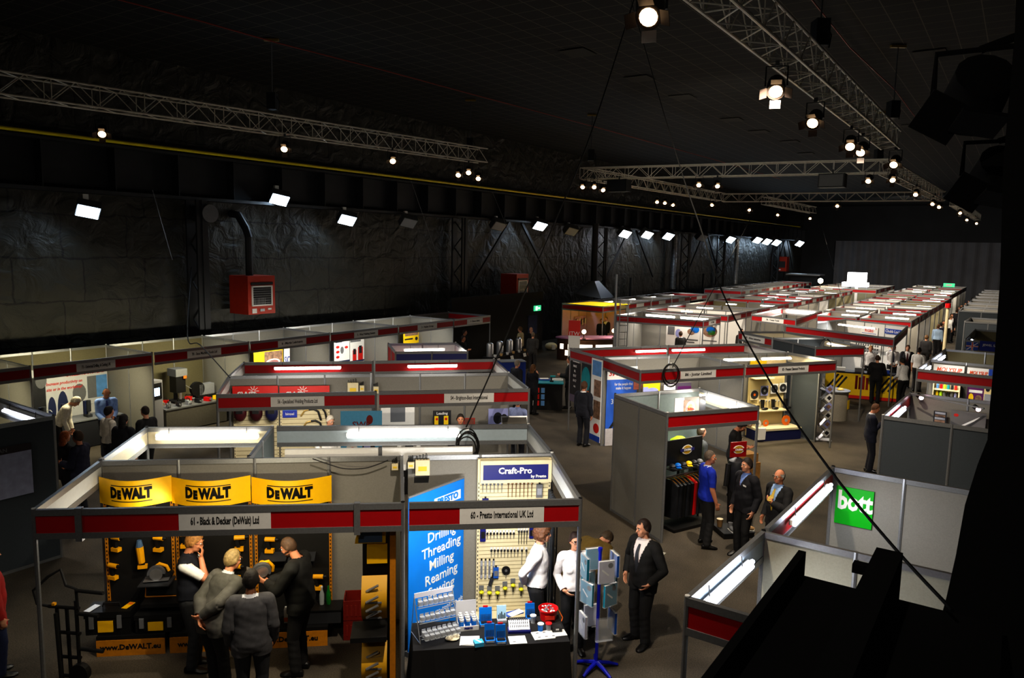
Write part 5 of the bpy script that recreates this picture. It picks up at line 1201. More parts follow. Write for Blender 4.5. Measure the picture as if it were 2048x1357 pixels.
# cream slatwall with the blue sign
xs0, _ = WA.onv(955, 1000, -.1); xs1, _ = WA.onv(1100, 1000, -.1); _, zst = WA.onv(1030, 918, -.1); w = xs1-xs0
t = T_(WA, 'slatwall_unit', 'cream slatwall unit with a dark blue sign, hung with carded tools', 'display stand', xs0, -.045, 0)
m = MB(); m.bx(.03, w-.03, -.03, 0, .1, zst, CREAM)
for k in range(34): m.bx(.03, w-.03, -.0315, -.03, .14+k*.058, .148+k*.058, mat('slat groove', (150, 136, 96), .7))
m.build('slatwall', t)
for xx in (.015, w-.015):
    m = MB(); m.bx(xx-.018, xx+.018, -.06, 0, 0, zst, CREAM)
    for k in range(34): m.bx(xx-.006, xx+.006, -.0615, -.06, .1+k*.06, .13+k*.06, BLACK)
    m.build('upright', t)
MB().bx(.0, w-.3, -.4, 0, .02, .14, CREAM).build('base_shelf', t)
sg = MB().bx(.03, w-.0, -.12, -.06, zst-.34, zst-.01, CREAM).build('header', t)
MB().bx(.07, w-.05, -.126, -.12, zst-.29, zst-.07, NAVY).build('sign_panel', sg)
text('Craft-Pro', .125, WHITE, sg, (w*.5, -.128, zst-.16), bold=.004); text('by Presto', .058, WHITE, sg, (w*.82, -.128, zst-.245), bold=.002)
SLY = -.09
_k = [0]
def hang(px, py, kind, label, group, hgt=.2, wd=.05, col=None, fr=WA, y=SLY):
    x, z = fr.onv(px, py, y-.02); t = T_(fr, kind, label, 'carded tool', x, y, z, group)
    MB().bx(-wd/2, wd/2, -.006, 0, -.06, 0, WHITE).build('card', t); MB().cyl((0, -.012, -.03), (0, -.012, -hgt), .006 if kind != 'hole_saw' else .02, col or STEEL, .004, 6).build('shank', t)
    MB().ball((0, -.018, -.045), (.016, .014, .02), col or BLACK, 8, 6).build('head', t)
for k in range(6): hang(966+k*7.6, 963, 'countersink_bit', 'carded bit in the top slatwall row, %s of the left six' % ORD[k], 'carded bits in the top row', .17, .036, GREY)
for k in range(7): hang(1017+k*7.8, 962, 'auger_bit', 'long carded bit in the top slatwall row, %s of the right seven' % ORD[k], 'carded bits in the top row', .25, .036, mat('bronze drill steel', (120, 84, 50), .4, .5))
def pack(px, py, w_, h_, mt, name, label, cat='pack', group=None, face=None, fr=WA, y=SLY, d=.03):
    x, z = fr.onv(px, py, y-d); t = T_(fr, name, label, cat, x, y, z, group); MB().bx(-w_/2, w_/2, -d, 0, -h_/2, h_/2, mt).build('pack_body', t)
    MB().bx(-w_*.36, w_*.36, -d-.004, -d, -h_*.28, h_*.2, face or SILV).build('face_label', t); MB().bx(-.012, .012, -d*.6, -d*.4, h_/2, h_/2+.03, BLACK).build('hang_tab', t); return t
pack(1079, 983, .09, .2, GREY, 'tool_pack', 'grey hanging pack at the right of the top slatwall row'); pack(971, 1003, .09, .07, NAVY, 'tool_pack', 'small blue hanging pack at the left edge of the slatwall')
pack(966, 1070, .08, .21, NAVY, 'tool_pack', 'tall dark blue pack high at the left of the slatwall under the fascia', face=BLACK); pack(1063, 1066, .06, .18, NAVY, 'tool_pack', 'dark blue pack beside the curly-haired man', face=BLACK)
pack(992, 1147, .075, .16, mat('mid blue card', (30, 90, 180), .5), 'tool_pack', 'blue carded pack low in the middle of the slatwall', face=GREY)
for k in range(9): hang(975+k*6.6, 1062, 'drill_bit', 'short carded bit in the second slatwall row, %s from the left' % ORD[k], 'carded bits in the second row', .13, .034)
for k in range(4): hang(1038+k*5.4, 1058, 'drill_bit', 'dark long bit right in the second slatwall row, %s from the left' % ORD[k], 'dark bits in the second row', .24, .03, STEELD)
for k in range(4): pack(963+k*8.0, 1140, .032, .27, SILV, 'hacksaw_blade_pack', 'tall silver blade pack low at the left of the slatwall, %s from the left' % ORD[k], 'pack', 'silver blade packs', face=GREY, d=.012)
for k in range(9): hang(983+k*6.6, 1096, 'screwdriver_bit', 'carded bit in the third slatwall row, %s from the left' % ORD[k], 'carded bits in the third row', .15, .034)
for k in range(2): hang(1044+k*9, 1096, 'long_reamer', 'long silver reamer right in the third slatwall row, %s of two' % ORD[k], 'reamers in the third row', .26, .036)
x, z = WA.onv(1012, 1142, SLY-.02); t = T_(WA, 'grinding_disc', 'black round disc with a spindle on the slatwall', 'disc', x, SLY, z); MB().cyl((0, -.02, 0), (0, 0, 0), .062, BLACK, n=20).build('disc', t); MB().cyl((0, -.03, 0), (0, -.02, 0), .02, STEEL, n=10).build('hub', t); MB().cyl((0, -.01, -.06), (0, -.01, -.11), .006, STEEL, n=6).build('shank', t)
x, z = WA.onv(985, 1160, SLY-.02); t = T_(WA, 'hand_tool', 'dark bladed hand tool hanging below the blue carded pack', 'tool', x-.02, SLY, z); MB().box((0, -.015, -.03), (.05, .02, .13), STEELD, (0, .3, 0)).build('blade', t); MB().cyl((.02, -.015, .03), (.03, -.015, .1), .014, BLACK, n=8).build('handle', t)
for k, (px, py) in enumerate(((963, 1182), (979, 1183), (995, 1183), (1010, 1174), (1026, 1168), (1042, 1176))):
    x, z = WA.onv(px, py, SLY-.02); t = T_(WA, 'hole_saw', 'yellow-collared hole saw in the bottom slatwall row, %s from the left' % ORD[k], 'carded tool', x, SLY, z, 'yellow hole saws')
    MB().bx(-.035, .035, -.006, 0, 0, .07, GREY).build('card', t); MB().lathe([(.034, 0), (.036, .015), (.02, .03)], mat('lime yellow plastic', (214, 214, 20), .4), (0, -.035, -.03), 12).build('collar', t); MB().cyl((0, -.035, -.03), (0, -.035, -.12), .009, BLACK, n=8).build('shank', t)
# rod rack
_sa, _sb = Vector((*at(*r2, 2.5), 0)), Vector((*at(*a2, 2.5), 0)); WS = LF(_sa, _sb, -.06)
t = T_(WS, 'rod_rack', 'black rack of upright grey rods between the slatwall and the woman', 'rack', .2, .0, 0, None)
for k in range(5): MB().cyl((.05+k*.088, -.03-.02*(k % 2), .065), (.05+k*.088, -.03, 2.02), .026, mat('gunmetal tube', (72, 76, 82), .4, .6), n=10).build('rod', t)
MB().bx(0, .45, -.1, .03, 0, .06, BLACK).build('base', t)
for z in (.5, 1.25, 1.9): MB().bx(0, .45, .004, .016, z, z+.02, STEEL).build('rail', t)
for xx in (0.0, .43): MB().bx(xx, xx+.02, .004, .024, .06, 2.0, BLACK).build('side_bar', t)
# table with black cloth
TA = LF(at(826, 1302, .75), at(1140, 1283, .75))
t = T_(TA, 'table', 'long display table under a black cloth at the front of the stand', 'table', 0, 0, .0); TD = .66
MB().bx(.02, TA.L-.02, .02, TD-.02, .70, .735, WOODY).build('tabletop', t)
for xx in (.08, TA.L-.08):
    for yy in (.08, TD-.08): MB().cyl((xx, yy, 0), (xx, yy, .7), .018, STEELD, n=8).build('leg', t)
CLO = mat('black table cloth', (15, 14, 16), .9, noise=.2, nscale=8)
m = MB(); m.bx(0, TA.L, 0, TD, .737, .745, CLO); n = 60
per = [(TA.L*k/24, 0) for k in range(24)]+[(TA.L, TD*k/8) for k in range(8)]+[(TA.L-TA.L*k/24, TD) for k in range(24)]+[(0, TD-TD*k/8) for k in range(8)]
vs = []
for k, (x, y) in enumerate(per):
    ox = .02*math.sin(k*1.7); cx, cy = TA.L/2, TD/2; dx, dy = (1 if x > TA.L-.01 else -1 if x < .01 else 0), (1 if y > TD-.01 else -1 if y < .01 else 0)
    vs += [(x, y, .745), (x+dx*(.05+ox), y+dy*(.05+ox), .012)]
N_ = len(per); m.add(vs, [(2*k, 2*k+1, (2*k+3) % (2*N_), (2*k+2) % (2*N_)) for k in range(N_)], CLO)
tag(m.build('tablecloth', None, TA.w(0, 0), TA.rz), 'black cloth draped to the floor over the long display table', 'tablecloth')
TZ = .7475
def onT(px, py, z=TZ): x, y = TA.at(px, py, z); return x, y
# wire rack with packs
x, y = onT(836, 1290); t = T_(TA, 'wire_rack', 'tilted wire rack of small clear packs at the left end of the table', 'rack', x+.02, y+.02, TZ, None, .32)
WR = mat('chromed wire', (190, 192, 196), .3, .7)
for xx in (0, .5): MB().tube([(xx, -.02, .004), (xx, .2, .5)], .006, WR, 6).build('side_wire', t); MB().tube([(xx, -.02, .004), (xx, .3, .006), (xx, .2, .5)], .005, WR, 6).build('stay', t)
MB().bx(0, .5, .195, .205, .48, .54, mat('rack label', (214, 214, 226), .5)).build('title_strip', t)
for k, z in enumerate((.08, .24, .4)):
    yy = -.02+.44*z; m = MB(); m.cyl((0, yy, z), (.5, yy, z), .005, WR, n=6); m.cyl((0, yy-.08, z), (.5, yy-.08, z), .005, WR, n=6); m.build('tier', t)
    for j in range(7):
        for r_ in range(2 if k < 1 else 1):
            xx = .05+j*.066; q_ = thing('blister_pack', 'clear pack on the wire rack, %s tier up, %s from left%s' % (ORD[k], ORD[j], ', front row' if r_ == 1 else ''), 'pack', (t.matrix_basis @ Vector((xx, yy-.012-.09*r_, z+.008)))[:], TA.rz+.32, 'clear packs on the wire rack')
            MB().bx(-.027, .027, -.05, 0, 0, .06, GLASSY).build('blister', q_); m = MB(); m.bx(-.024, .024, -.004, .0, .005, .085, SILV); m.ball((0, -.026, .025), (.02, .014, .02), GREY, 8, 5); m.build('card', q_)
# white box of cans
x, y = onT(937, 1262); t = T_(TA, 'display_carton', 'open white display carton holding nine blue and white cans', 'box', x, y, TZ, None, .08)
m = MB(); m.bx(-.13, .13, -.005, .2, 0, .006, WHITE); m.bx(-.13, .13, -.005, .0, .006, .06, WHITE); m.bx(-.13, -.125, 0, .2, .006, .1, WHITE); m.bx(.125, .13, 0, .2, .006, .1, WHITE); m.bx(-.13, .13, .2, .205, .006, .3, mat('pale grey card', (206, 206, 210), .6)); m.build('tray', t)
text('PRESTO', .03, NAVY, t, (0, -.0065, .032), bold=.002)
for k in range(9):
    px_, py_ = -.08+.08*(k % 3), .04+.06*(k//3)
    c = thing('aerosol_can', 'blue and white can in the white carton, %s row, %s from the left' % (ORD[k//3], ORD[k % 3]), 'can', (t.matrix_basis @ Vector((px_, py_, .008)))[:], TA.rz, 'cans in the white carton')
    MB().cyl((0, 0, 0), (0, 0, .1), .027, BLUE, n=12).build('body', c); MB().lathe([(.027, .1), (.027, .125), (.018, .13), (.018, .15)], WHITE, n=12).build('cap', c)
# blue drill cases
def case(px, py, label, w=.13, h=.17, rz=0.0):
    x, y = onT(px, py); t = T_(TA, 'drill_case', label, 'case', x, y, TZ, 'blue drill bit cases', rz)
    MB().bx(-w/2, w/2, -.09, 0, 0, .035, BLUE).build('base', t); MB().box((0, .022, h/2+.01), (w, .022, h), BLUE, (-.16, 0, 0)).build('lid', t)
    m = MB(); m.bx(-w*.4, w*.4, -.07, -.02, .035, .05, BLACK)
    for k in range(7): m.cyl((-w*.36+k*w*.12, -.01, .05), (-w*.36+k*w*.12, .0, .05+h*.4), .004, STEELD, n=5)
    m.build('bit_rack', t); MB().bx(-.03, .03, .035, .05, h+.01, h+.03, REDP).build('catch', t); MB().bx(-w*.42, w*.42, -.094, -.09, .006, .03, SILV).build('label_plate', t)
case(971, 1248, 'open blue drill case at the back left of the table', .16, .19); case(979, 1280, 'open blue drill case in front, left of the front pair', .12, .18); case(1001, 1282, 'open blue drill case in front, right of the front pair', .12, .18); case(1060, 1236, 'open blue drill case near the red bucket', .12, .17)
x, y = onT(1003, 1242); t = T_(TA, 'drill_case', 'pale opened drill case with dark bits behind the front pair', 'case', x, y, TZ); MB().bx(-.06, .06, -.06, 0, 0, .03, SILV).build('base', t); m = MB(); m.box((0, .02, .1), (.12, .02, .18), mat('pale sky card', (170, 210, 236), .5), (-.15, 0, 0)); m.build('lid', t); m = MB(); [m.cyl((-.04+k*.02, -.01, .03), (-.04+k*.02, .0, .08+.02*(k % 3)), .006, BLACK, n=5) for k in range(5)]; m.build('bit_rack', t)
x, y = onT(1039, 1268); t = T_(TA, 'tap_set', 'silver and navy indexed tap set open in the middle of the table', 'case', x, y, TZ, None, -.05); MB().bx(-.14, .14, -.0, .12, 0, .03, NAVY).build('base', t); m = MB(); m.box((0, .07, .075), (.26, .13, .012), SILV, (.6, 0, 0)); m.build('rack', t); m = MB(); [m.box((-.11+.024*j, .05+.035*i, .07+.026*i), (.01, .028, .01), BLACK, (.6, 0, 0)) for j in range(10) for i in range(3)]; m.build('taps', t)
# red bucket of sweets
x, y = onT(1096, 1238); t = T_(TA, 'bucket', 'round red tub of wrapped sweets on the table', 'tub', x, y, TZ)
MB().lathe([(.1, 0), (.118, .13), (.128, .132), (.128, .15), (.122, .15), (.115, .135), (.1, .1)], REDP, n=24).build('tub', t, smooth=True); m = MB(); [m.ball((random.uniform(-.08, .08), random.uniform(-.08, .08), .125+random.uniform(0, .02)), (.018, .012, .01), (WHITE, SILV, GREY)[k % 3], 6, 4, (0, 0, k)) for k in range(26)]; m.build('sweets', t); MB().tube([(.125, 0, .13), (.18, -.05, .03), (.15, -.12, .02)], .006, ORANGE, 6).build('handle', t); MB().bx(-.06, .06, -.117, -.112, .04, .09, mat('red label', (230, 60, 40), .5)).build('label_plate', t)
for k, (px, py, mt, lab) in enumerate(((1066, 1246, mat('white lid tub', (232, 232, 236), .4), 'white-lidded clear tub beside the tap set'), (1081, 1263, BLUE, 'small blue and white tub behind the printed papers'), (1097, 1262, GLASSY, 'clear plastic cup in front of the red tub'))):
    x, y = onT(px, py); t = T_(TA, 'plastic_tub', lab, 'tub', x, y, TZ); MB().lathe([(.03, 0), (.038, .09)], GLASSY if mt is not BLUE else BLUE, n=14).build('body', t); MB().cyl((0, 0, .09), (0, 0, .1), .041, WHITE if mt is not GLASSY else REDP, n=14).build('lid', t)
x, y = onT(1113, 1262); t = T_(TA, 'black_box', 'small black box with a white tag at the right of the red tub', 'box', x, y, TZ); MB().bx(-.06, .06, -.05, .05, 0, .06, BLACK).build('body', t); MB().bx(-.02, .02, -.053, -.05, .03, .05, WHITE).build('label_plate', t)
# papers
def sheet(px, py, w, d, rz, label, marks=0, n=1, mt=PAPER):
    x, y = onT(px, py); t = T_(TA, 'leaflet', label, 'leaflet', x, y, TZ+.001, None, rz)
    for k in range(n): MB().box((.004*k, .003*k, .002+.004*k), (w, d, .003), mt, (0, 0, .04*k)).build('sheet', t)
    if marks: m = MB(); [m.bx(-w*.3+.09*(j % 3), -w*.3+.09*(j % 3)+.035, -d*.3+.1*(j//3), -d*.3+.1*(j//3)+.02, .004*n+.001, .004*n+.002, GREY) for j in range(marks)]; m.build('print', t)
sheet(939, 1284, .23, .2, -.15, 'stack of bright white sheets at the front edge of the table', 0, 3); sheet(1035, 1281, .21, .18, 0, 'white sheet with a grey strip in the front middle of the table', 1, 1); sheet(1086, 1272, .26, .19, .1, 'white printed sheets with small pictures right of the middle', 5, 2); sheet(1118, 1267, .17, .15, .1, 'plain white sheet at the right corner of the table', 0, 1)
x, y = onT(1027, 1228); t = T_(TA, 'leaflet', 'blue and white brochures fanned at the back of the table', 'leaflet', x, y, TZ, None, .4); MB().bx(-.12, .12, -.06, .06, 0, .01, mat('brochure blue', (40, 80, 170), .5)).build('brochure', t); MB().box((.02, -.02, .014), (.22, .1, .004), WHITE, (0, 0, .2)).build('sheet', t)
x, y = onT(957, 1291); t = T_(TA, 'carton', 'small sky blue carton between the white sheets and the drill cases', 'box', x, y, TZ, None, .15); MB().bx(-.055, .055, -.05, .05, 0, .05, mat('sky blue card', (60, 170, 220), .5)).build('body', t); MB().box((0, 0, .052), (.025, .09, .003), WHITE, (0, 0, .6)).build('stripe', t)
x, y = onT(905, 1280); t = T_(TA, 'cotton_bag', 'crumpled cream cotton bag at the front edge of the table', 'bag', x, y, TZ); m = MB(); CRM = mat('cream cotton', (232, 220, 190), .9, noise=.1)
m.ball((0, 0, .022), (.085, .065, .022), CRM, 12, 8); m.ball((.04, .02, .035), (.05, .045, .024), CRM, 10, 7); m.ball((-.04, -.02, .03), (.05, .04, .022), CRM, 10, 7); m.build('bundle', t, smooth=True)
# ------------------------------------------------------------------ revolving leaflet stand
x, y = at(1192, 1338, 0.0); t = thing('leaflet_stand', 'blue revolving leaflet stand with clear pockets at the stand corner', 'leaflet stand', (x, y, 0), -.25)
BL2 = mat('deep blue plastic', (16, 26, 170), .4, noise=.04)
MB().cyl((0, 0, .05), (0, 0, 1.62), .022, BL2, n=10).build('pole', t)
for k in range(5): a = 2*PI*k/5+.5; m = MB(); m.tube([(0, 0, .09), (.18*math.cos(a), .18*math.sin(a), .06), (.3*math.cos(a), .3*math.sin(a), .02)], [.03, .026, .02], BL2, 8); m.build('foot', t)
MB().cyl((0, 0, 1.62), (0, 0, 1.66), .03, BL2, n=10).build('top_cap', t)
POCK = mat('clear pocket plastic', (225, 232, 240), .1, alpha=.14)
BRO = [mat('teal brochure', (0, 120, 150), .35, noise=.12, nscale=6), mat('blue brochure', (20, 80, 170), .35, noise=.1, nscale=6), mat('pale brochure', (190, 190, 206), .4, noise=.15, nscale=6)]
for tier, (zz, n) in enumerate(((1.28, 4), (.96, 4), (.5, 4))):
    for k in range(n):
        a = 2*PI*k/n+.55+(.35 if tier == 1 else 0); c = Vector((.2*math.cos(a), .2*math.sin(a), zz))
        R_ = Matrix.Rotation(a+PI/2, 4, 'Z'); M = Matrix.Translation(c) @ R_
        h = MB(); f = lambda x0, x1, y0, y1, z0, z1, mm: h.box(M @ Vector(((x0+x1)/2, (y0+y1)/2, (z0+z1)/2)), (x1-x0, y1-y0, z1-z0), mm, R_.to_3x3())
        f(-.115, .115, -.03, -.027, 0, .3, POCK); f(-.115, .115, .012, .015, 0, .3, POCK); f(-.115, .115, -.03, .015, -.004, 0, POCK); h.build('pocket', t)
        if tier == 2 and k == 3: continue
        bm_ = BRO[(1, 0, 0, 2)[k]] if tier == 0 else BRO[0] if tier == 1 else BRO[(1, 2, 2, 2)[k]]
        g_ = t.matrix_basis @ M; b_ = thing('brochure', '%s brochure standing in the %s tier of the leaflet stand, pocket %s' % (('teal', 'blue', 'pale')[BRO.index(bm_)], ('top', 'middle', 'bottom')[tier], 'facing '+('right', 'back', 'left', 'front')[k]), 'brochure', g_.translation, -.25+a+PI/2, 'brochures in the leaflet stand')
        MB().bx(-.105, .105, -.022, .006, .002, .285, bm_).build('booklet', b_); m = MB(); m.bx(-.105, .105, -.022, .006, .286, .29, WHITE); m.build('page_edges', b_); m = MB(); m.cyl((.05, -.0235, .23), (.05, -.0225, .23), .035, BLACK, n=14); m.box((-.02, -.023, .14), (.12, .001, .02), WHITE, (0, .7, 0)); m.build('cover_print', b_)
# brown-coated bending figure behind the woman, paper on the floor
person('person in an olive-brown coat bending over behind the woman in glasses', 1168, 1082, ref=1.35, rel=40, h=1.78, lean=62, hair='short', hcol=(60, 46, 30), top='coat', tcol=(104, 84, 34), bcol=(30, 28, 26), q=.014, build=1.25, hp=10, L=FR(.15, .35, 1.15), R=FR(.15, .35, 1.15))
x, y = at(1318, 1111, 0.0); t = thing('paper', 'pale slip of paper lying on the aisle carpet behind the man in the black suit', 'paper', (x, y, .004), -.6); MB().bx(-.07, .07, -.16, .16, 0, .003, mat('pale grey paper', (170, 168, 158), .8)).build('sheet', t)  # plain pale grey sheet
# ------------------------------------------------------------------ black tool trolley front left
x, y = at(140, 1362, 0.0); t = thing('saw_stand', 'black tubular trolley stand with side arms at the front left corner', 'trolley', (x, y, .002), -.1)
for a, b in (((-.1, 0, .02), (-.16, .05, .95)), ((.02, 0, .02), (-.03, .05, .95)), ((.14, 0, .02), (.12, .02, 1.05)), ((-.02, -.12, .02), (-.08, -.08, .92))): MB().cyl(a, b, .022, BLACKM, n=8).build('upright', t)
for z, x0, x1 in ((.95, -.24, .16), (.62, -.15, .16), (.3, -.13, .15), (.05, -.12, .16)): MB().cyl((x0, .02, z), (x1, .02, z), .022, BLACKM, n=8).build('cross_bar', t)
for z, x1 in ((1.18, .5), (.88, .42), (.42, .46)): MB().cyl((.13, .02, z), (x1, .0, z), .024, BLACKM, n=8).build('side_arm', t)
m = MB(); m.tube([(.14, .02, .9), (.13, .02, 1.2), (-.02, .05, 1.22), (-.12, .1, 1.4), (-.25, .05, 1.32), (-.42, 0, 1.15), (-.38, 0, .98), (-.24, .02, .95)], .018, BLACKM, 8); m.build('curved_handle', t, smooth=True)
MB().cyl((.16, -.06, .13), (.16, .02, .13), .12, BLACK, n=18).build('wheel', t); MB().bx(-.19, -.15, 0, .04, .97, 1.0, YEL).build('catch', t)
# sheet on the left dark stand
v0_, z0_ = HALL.onu(2, 1000, -13.24); v1_, z1_ = HALL.onu(67, 985, -13.24); _, zt_ = HALL.onu(60, 885, -13.24)
t = thing('wall_poster', 'pale floor plan sheet on the dark wall at the left edge', 'poster', HALL.w(-13.235, v1_, 0), HALL.rz); L_ = v1_-3.0
MB().bx(0, .008, -L_, 0, z1_, zt_-.12, mat('pale plan paper', (150, 154, 180), .7, noise=.12, nscale=9)).build('sheet', t); MB().bx(0, .009, -L_, 0, zt_-.12, zt_, mat('dark plan header', (40, 26, 30), .6)).build('title_strip', t)
me = textmesh('FLOOR PLAN', .09); o = link('lettering', me.copy(), t, (.012, -.62, zt_-.06), rot=(PI/2, 0, PI/2)); o.data.materials.clear(); o.data.materials.append(GREY)
# green square sign on the right hand stand
u0_, zt_ = HALL.onv(1674, 971, 11.07); u1_, _ = HALL.onv(1749, 985, 11.07); _, zb_ = HALL.onv(1667, 1044, 11.07)
t = thing('square_sign', 'bright green square sign with white lettering on the grey stand wall', 'sign', HALL.w(u0_, 11.05, 0), HALL.rz); w = u1_-u0_; MB().bx(0, w, 0, .02, zb_, zt_, mat('bright green board', (0, 168, 22), .45)).build('board', t)
text('bott', .36, WHITE, t, (w*.52, -.003, zt_-.2), bold=.014, sx=.72)
u_, z_ = HALL.onv(1604, 1097, 7.98); t = thing('sticker', 'small cream sticker on the nearest right-hand stand wall', 'sticker', HALL.w(u_, 7.99, z_), HALL.rz); MB().bx(-.035, .035, 0, .004, -.014, .014, CREAM).build('label', t)
# ================================================================ GOODS FURTHER OFF
class HW_:                                   # wall frame adapter for the left row: x along v
    rz = HALL.rz+PI/2
    def __init__(s, u): s.u = u
    def onv(s, px, py, y): return HALL.onu(px, py, s.u-y)
    def w(s, x, y, z=0.0): return HALL.w(s.u-y, x, z)
    def at(s, px, py, z): u, v = HALL.at(px, py, z); return v, s.u-u
def poster(fr, box, y, base, label, shapes=(), texts=(), name='poster', cat='poster', d=.012, zmin=.01):
    """box = (px left, py top, px right, py bottom) sighted on the upright plane y of a wall frame"""
    xa, za = fr.onv(box[0], box[1], y); xb, _ = fr.onv(box[2], (box[1]+box[3])/2, y)
    if isinstance(fr, HW_):
        mid = (xa+xb)/2; lo = max(v for v in VB if v <= mid); hi = min(v for v in VB+[99] if v > mid); xa = max(xa, lo+.07); xb = min(xb, hi-.07)
    _, zb = fr.onv(box[0], box[3], y); zb = max(zb, zmin); w, h = xb-xa, za-zb
    t = thing(name, label, cat, fr.w(xa, y, zb), fr.rz)
    sh = MB().bx(0, w, 0, d, 0, h, base).build('sheet', t)
    m = MB()
    for s in shapes:
        fx0, fy0, fx1, fy1, mt = s[:5]
        if len(s) > 5: 
            M = Matrix.Translation((w*(fx0+fx1)/2, -.001, h*(1-(fy0+fy1)/2))) @ Matrix.Rotation(PI/2, 4, 'X')
            if s[5] == 'o': m.prism([(w*(fx1-fx0)/2*math.cos(a), h*(fy1-fy0)/2*math.sin(a)) for a in np.linspace(0, 2*PI, 18)[:-1]], .003, mt, M)
            elif s[5] == 'd': m.add([M @ Vector(p) for p in ((-w*(fx1-fx0)/2, -h*(fy1-fy0)/2, .002), (-w*(fx1-fx0)/2+.1*w, -h*(fy1-fy0)/2, .002), (w*(fx1-fx0)/2, h*(fy1-fy0)/2, .002), (w*(fx1-fx0)/2-.1*w, h*(fy1-fy0)/2, .002))], [(0, 1, 2, 3)], mt)
        else: m.bx(w*fx0, w*fx1, -.003-.0004*len(m.f)/6, 0, h*(1-fy1), h*(1-fy0), mt)
    if shapes: m.build('printed_picture', sh)
    for s_ in texts:
        tx, fx, fy, hh, mt = s_[:5]; me = textmesh(tx, 1.0, bold=.012); ws = max(v.co.x for v in me.vertices)-min(v.co.x for v in me.vertices)
        o = text(tx, 1.0, mt, sh, (w*fx, -.008, h*(1-fy)), bold=.012, shear=s_[6] if len(s_) > 6 else 0); k = h*hh; kx = min(k, (s_[5] if len(s_) > 5 else .9)*w/ws); o.scale = (kx, k, 1)
    return t
INR = mat('red ink', (210, 34, 24), .5); INBL = mat('blue ink', (30, 70, 170), .5); SKYP = mat('sky print', (96, 150, 210), .5, noise=.15, nscale=5); DKP = mat('dark print', (30, 32, 38), .5, noise=.3, nscale=8); YELP = mat('yellow print', (246, 206, 20), .5, noise=.03); MIXP = mat('photo print', (140, 110, 90), .5, noise=.6, nscale=9); PINKP = mat('pink print', (196, 150, 190), .5, noise=.5, nscale=7); GRN = mat('green print', (60, 160, 40), .5, noise=.2); TEAL2 = mat('teal print', (0, 140, 150), .45, noise=.15, nscale=5); LILAC = mat('lilac print', (150, 156, 210), .5, noise=.08, nscale=5)
# --- welding stand wall
WB = LF(at(*d0, 2.5), at(*d2, 2.5), -.04)
REDH = mat('red header board', (206, 24, 14), .5, noise=.03)
for px0, px1, s_, lab in ((465, 556, 'SAFETY', 'cream slatwall bay with a red header, left of two on the welding stand'), (559, 659, 'WELDING', 'cream slatwall bay with a red header, right of two on the welding stand')):
    xa, zt = WB.onv(px0, 773, -.1); xb, _ = WB.onv(px1, 773, -.1); w = xb-xa
    t = T_(WB, 'slatwall_bay', lab, 'display stand', xa, -.05, 0, 'slatwall bays on the welding stand')
    m = MB(); m.bx(0, w, -.03, 0, .05, zt-.02, CREAM)
    for k in range(22): m.bx(0, w, -.032, -.03, .1+k*.1, .112+k*.1, mat('slat groove', (150, 136, 96), .7))
    m.build('slatwall', t); hd = MB().bx(0, w, -.08, -.03, zt-.36, zt, REDH).build('header', t)
    text('SWP', .19, WHITE, hd, (w*.3, -.082, zt-.2), bold=.004); text(s_, .11, WHITE, hd, (w*.68, -.082, zt-.24), bold=.004)
    m = MB()
    for k in range(9): a = 2*PI*k/9; m.box((w*.46+.07*math.cos(a), -.081, zt-.11+.07*math.sin(a)), (.09, .003, .012), WHITE, (0, -a, 0))
    m.build('star_burst', hd)
    for xx in (.02, w-.02):
        m = MB(); m.bx(xx-.018, xx+.018, -.05, 0, 0, zt, CREAM)
        for k in range(30): m.bx(xx-.006, xx+.006, -.0515, -.05, .1+k*.07, .13+k*.07, BLACK)
        m.build('upright', t)
for k, px in enumerate((481, 513, 544)):
    x, z = WB.onv(px, 825, -.2); t = T_(WB, 'welding_mask', 'dark welding mask hanging on the slatwall, %s from the left' % ORD[k], 'mask', x, -.265, z, 'welding masks'); MB().ball((0, 0, 0), (.14, .11, .2), mat('dark mask shell %d' % k, ((70, 24, 30), (60, 20, 26), (30, 34, 70))[k], .35), 14, 9).build('shell', t, smooth=True); MB().bx(-.07, .07, -.115, -.09, .0, .08, BLACK).build('visor', t); MB().cyl((0, .0, .19), (0, .1, .2), .012, STEEL, n=6).build('hook', t)
poster(WB, (565, 812, 594, 836), -.13, mat('blue product card', (40, 60, 170), .5), 'blue and white product card on the right slatwall bay', [(0, 0, 1, .4, SKYP)], [('binzel', .5, .7, .3, WHITE)])
for k, (px, py) in enumerate(((618, 824), (622, 847))):
    x, z = WB.onv(px, py, -.12); t = T_(WB, 'welding_torch', 'black welding torch with a curved lead on the slatwall, %s' % ('upper', 'lower')[k], 'torch', x, -.12, z, 'welding torches'); MB().tube([(-.18, 0, -.1), (-.1, 0, .02), (.0, 0, .05)], .018, mat('brass nozzle', (190, 160, 90), .4, .5), 8).build('nozzle', t); MB().tube([(0, 0, .05), (.1, 0, .06), (.2, 0, 0), (.26, 0, -.2)], .024, BLACK, 8).build('handle_lead', t, smooth=True)
x, z = WB.onv(650, 825, -.17); t = T_(WB, 'cable_lead', 'thick black lead hanging at the right of the welding slatwall', 'cable', x, -.17, z); MB().tube([(-.05, 0, .08), (0, 0, 0), (.08, 0, -.35)], .022, BLACK, 8).build('lead', t)
x, z = WB.onv(478, 905, -.3)
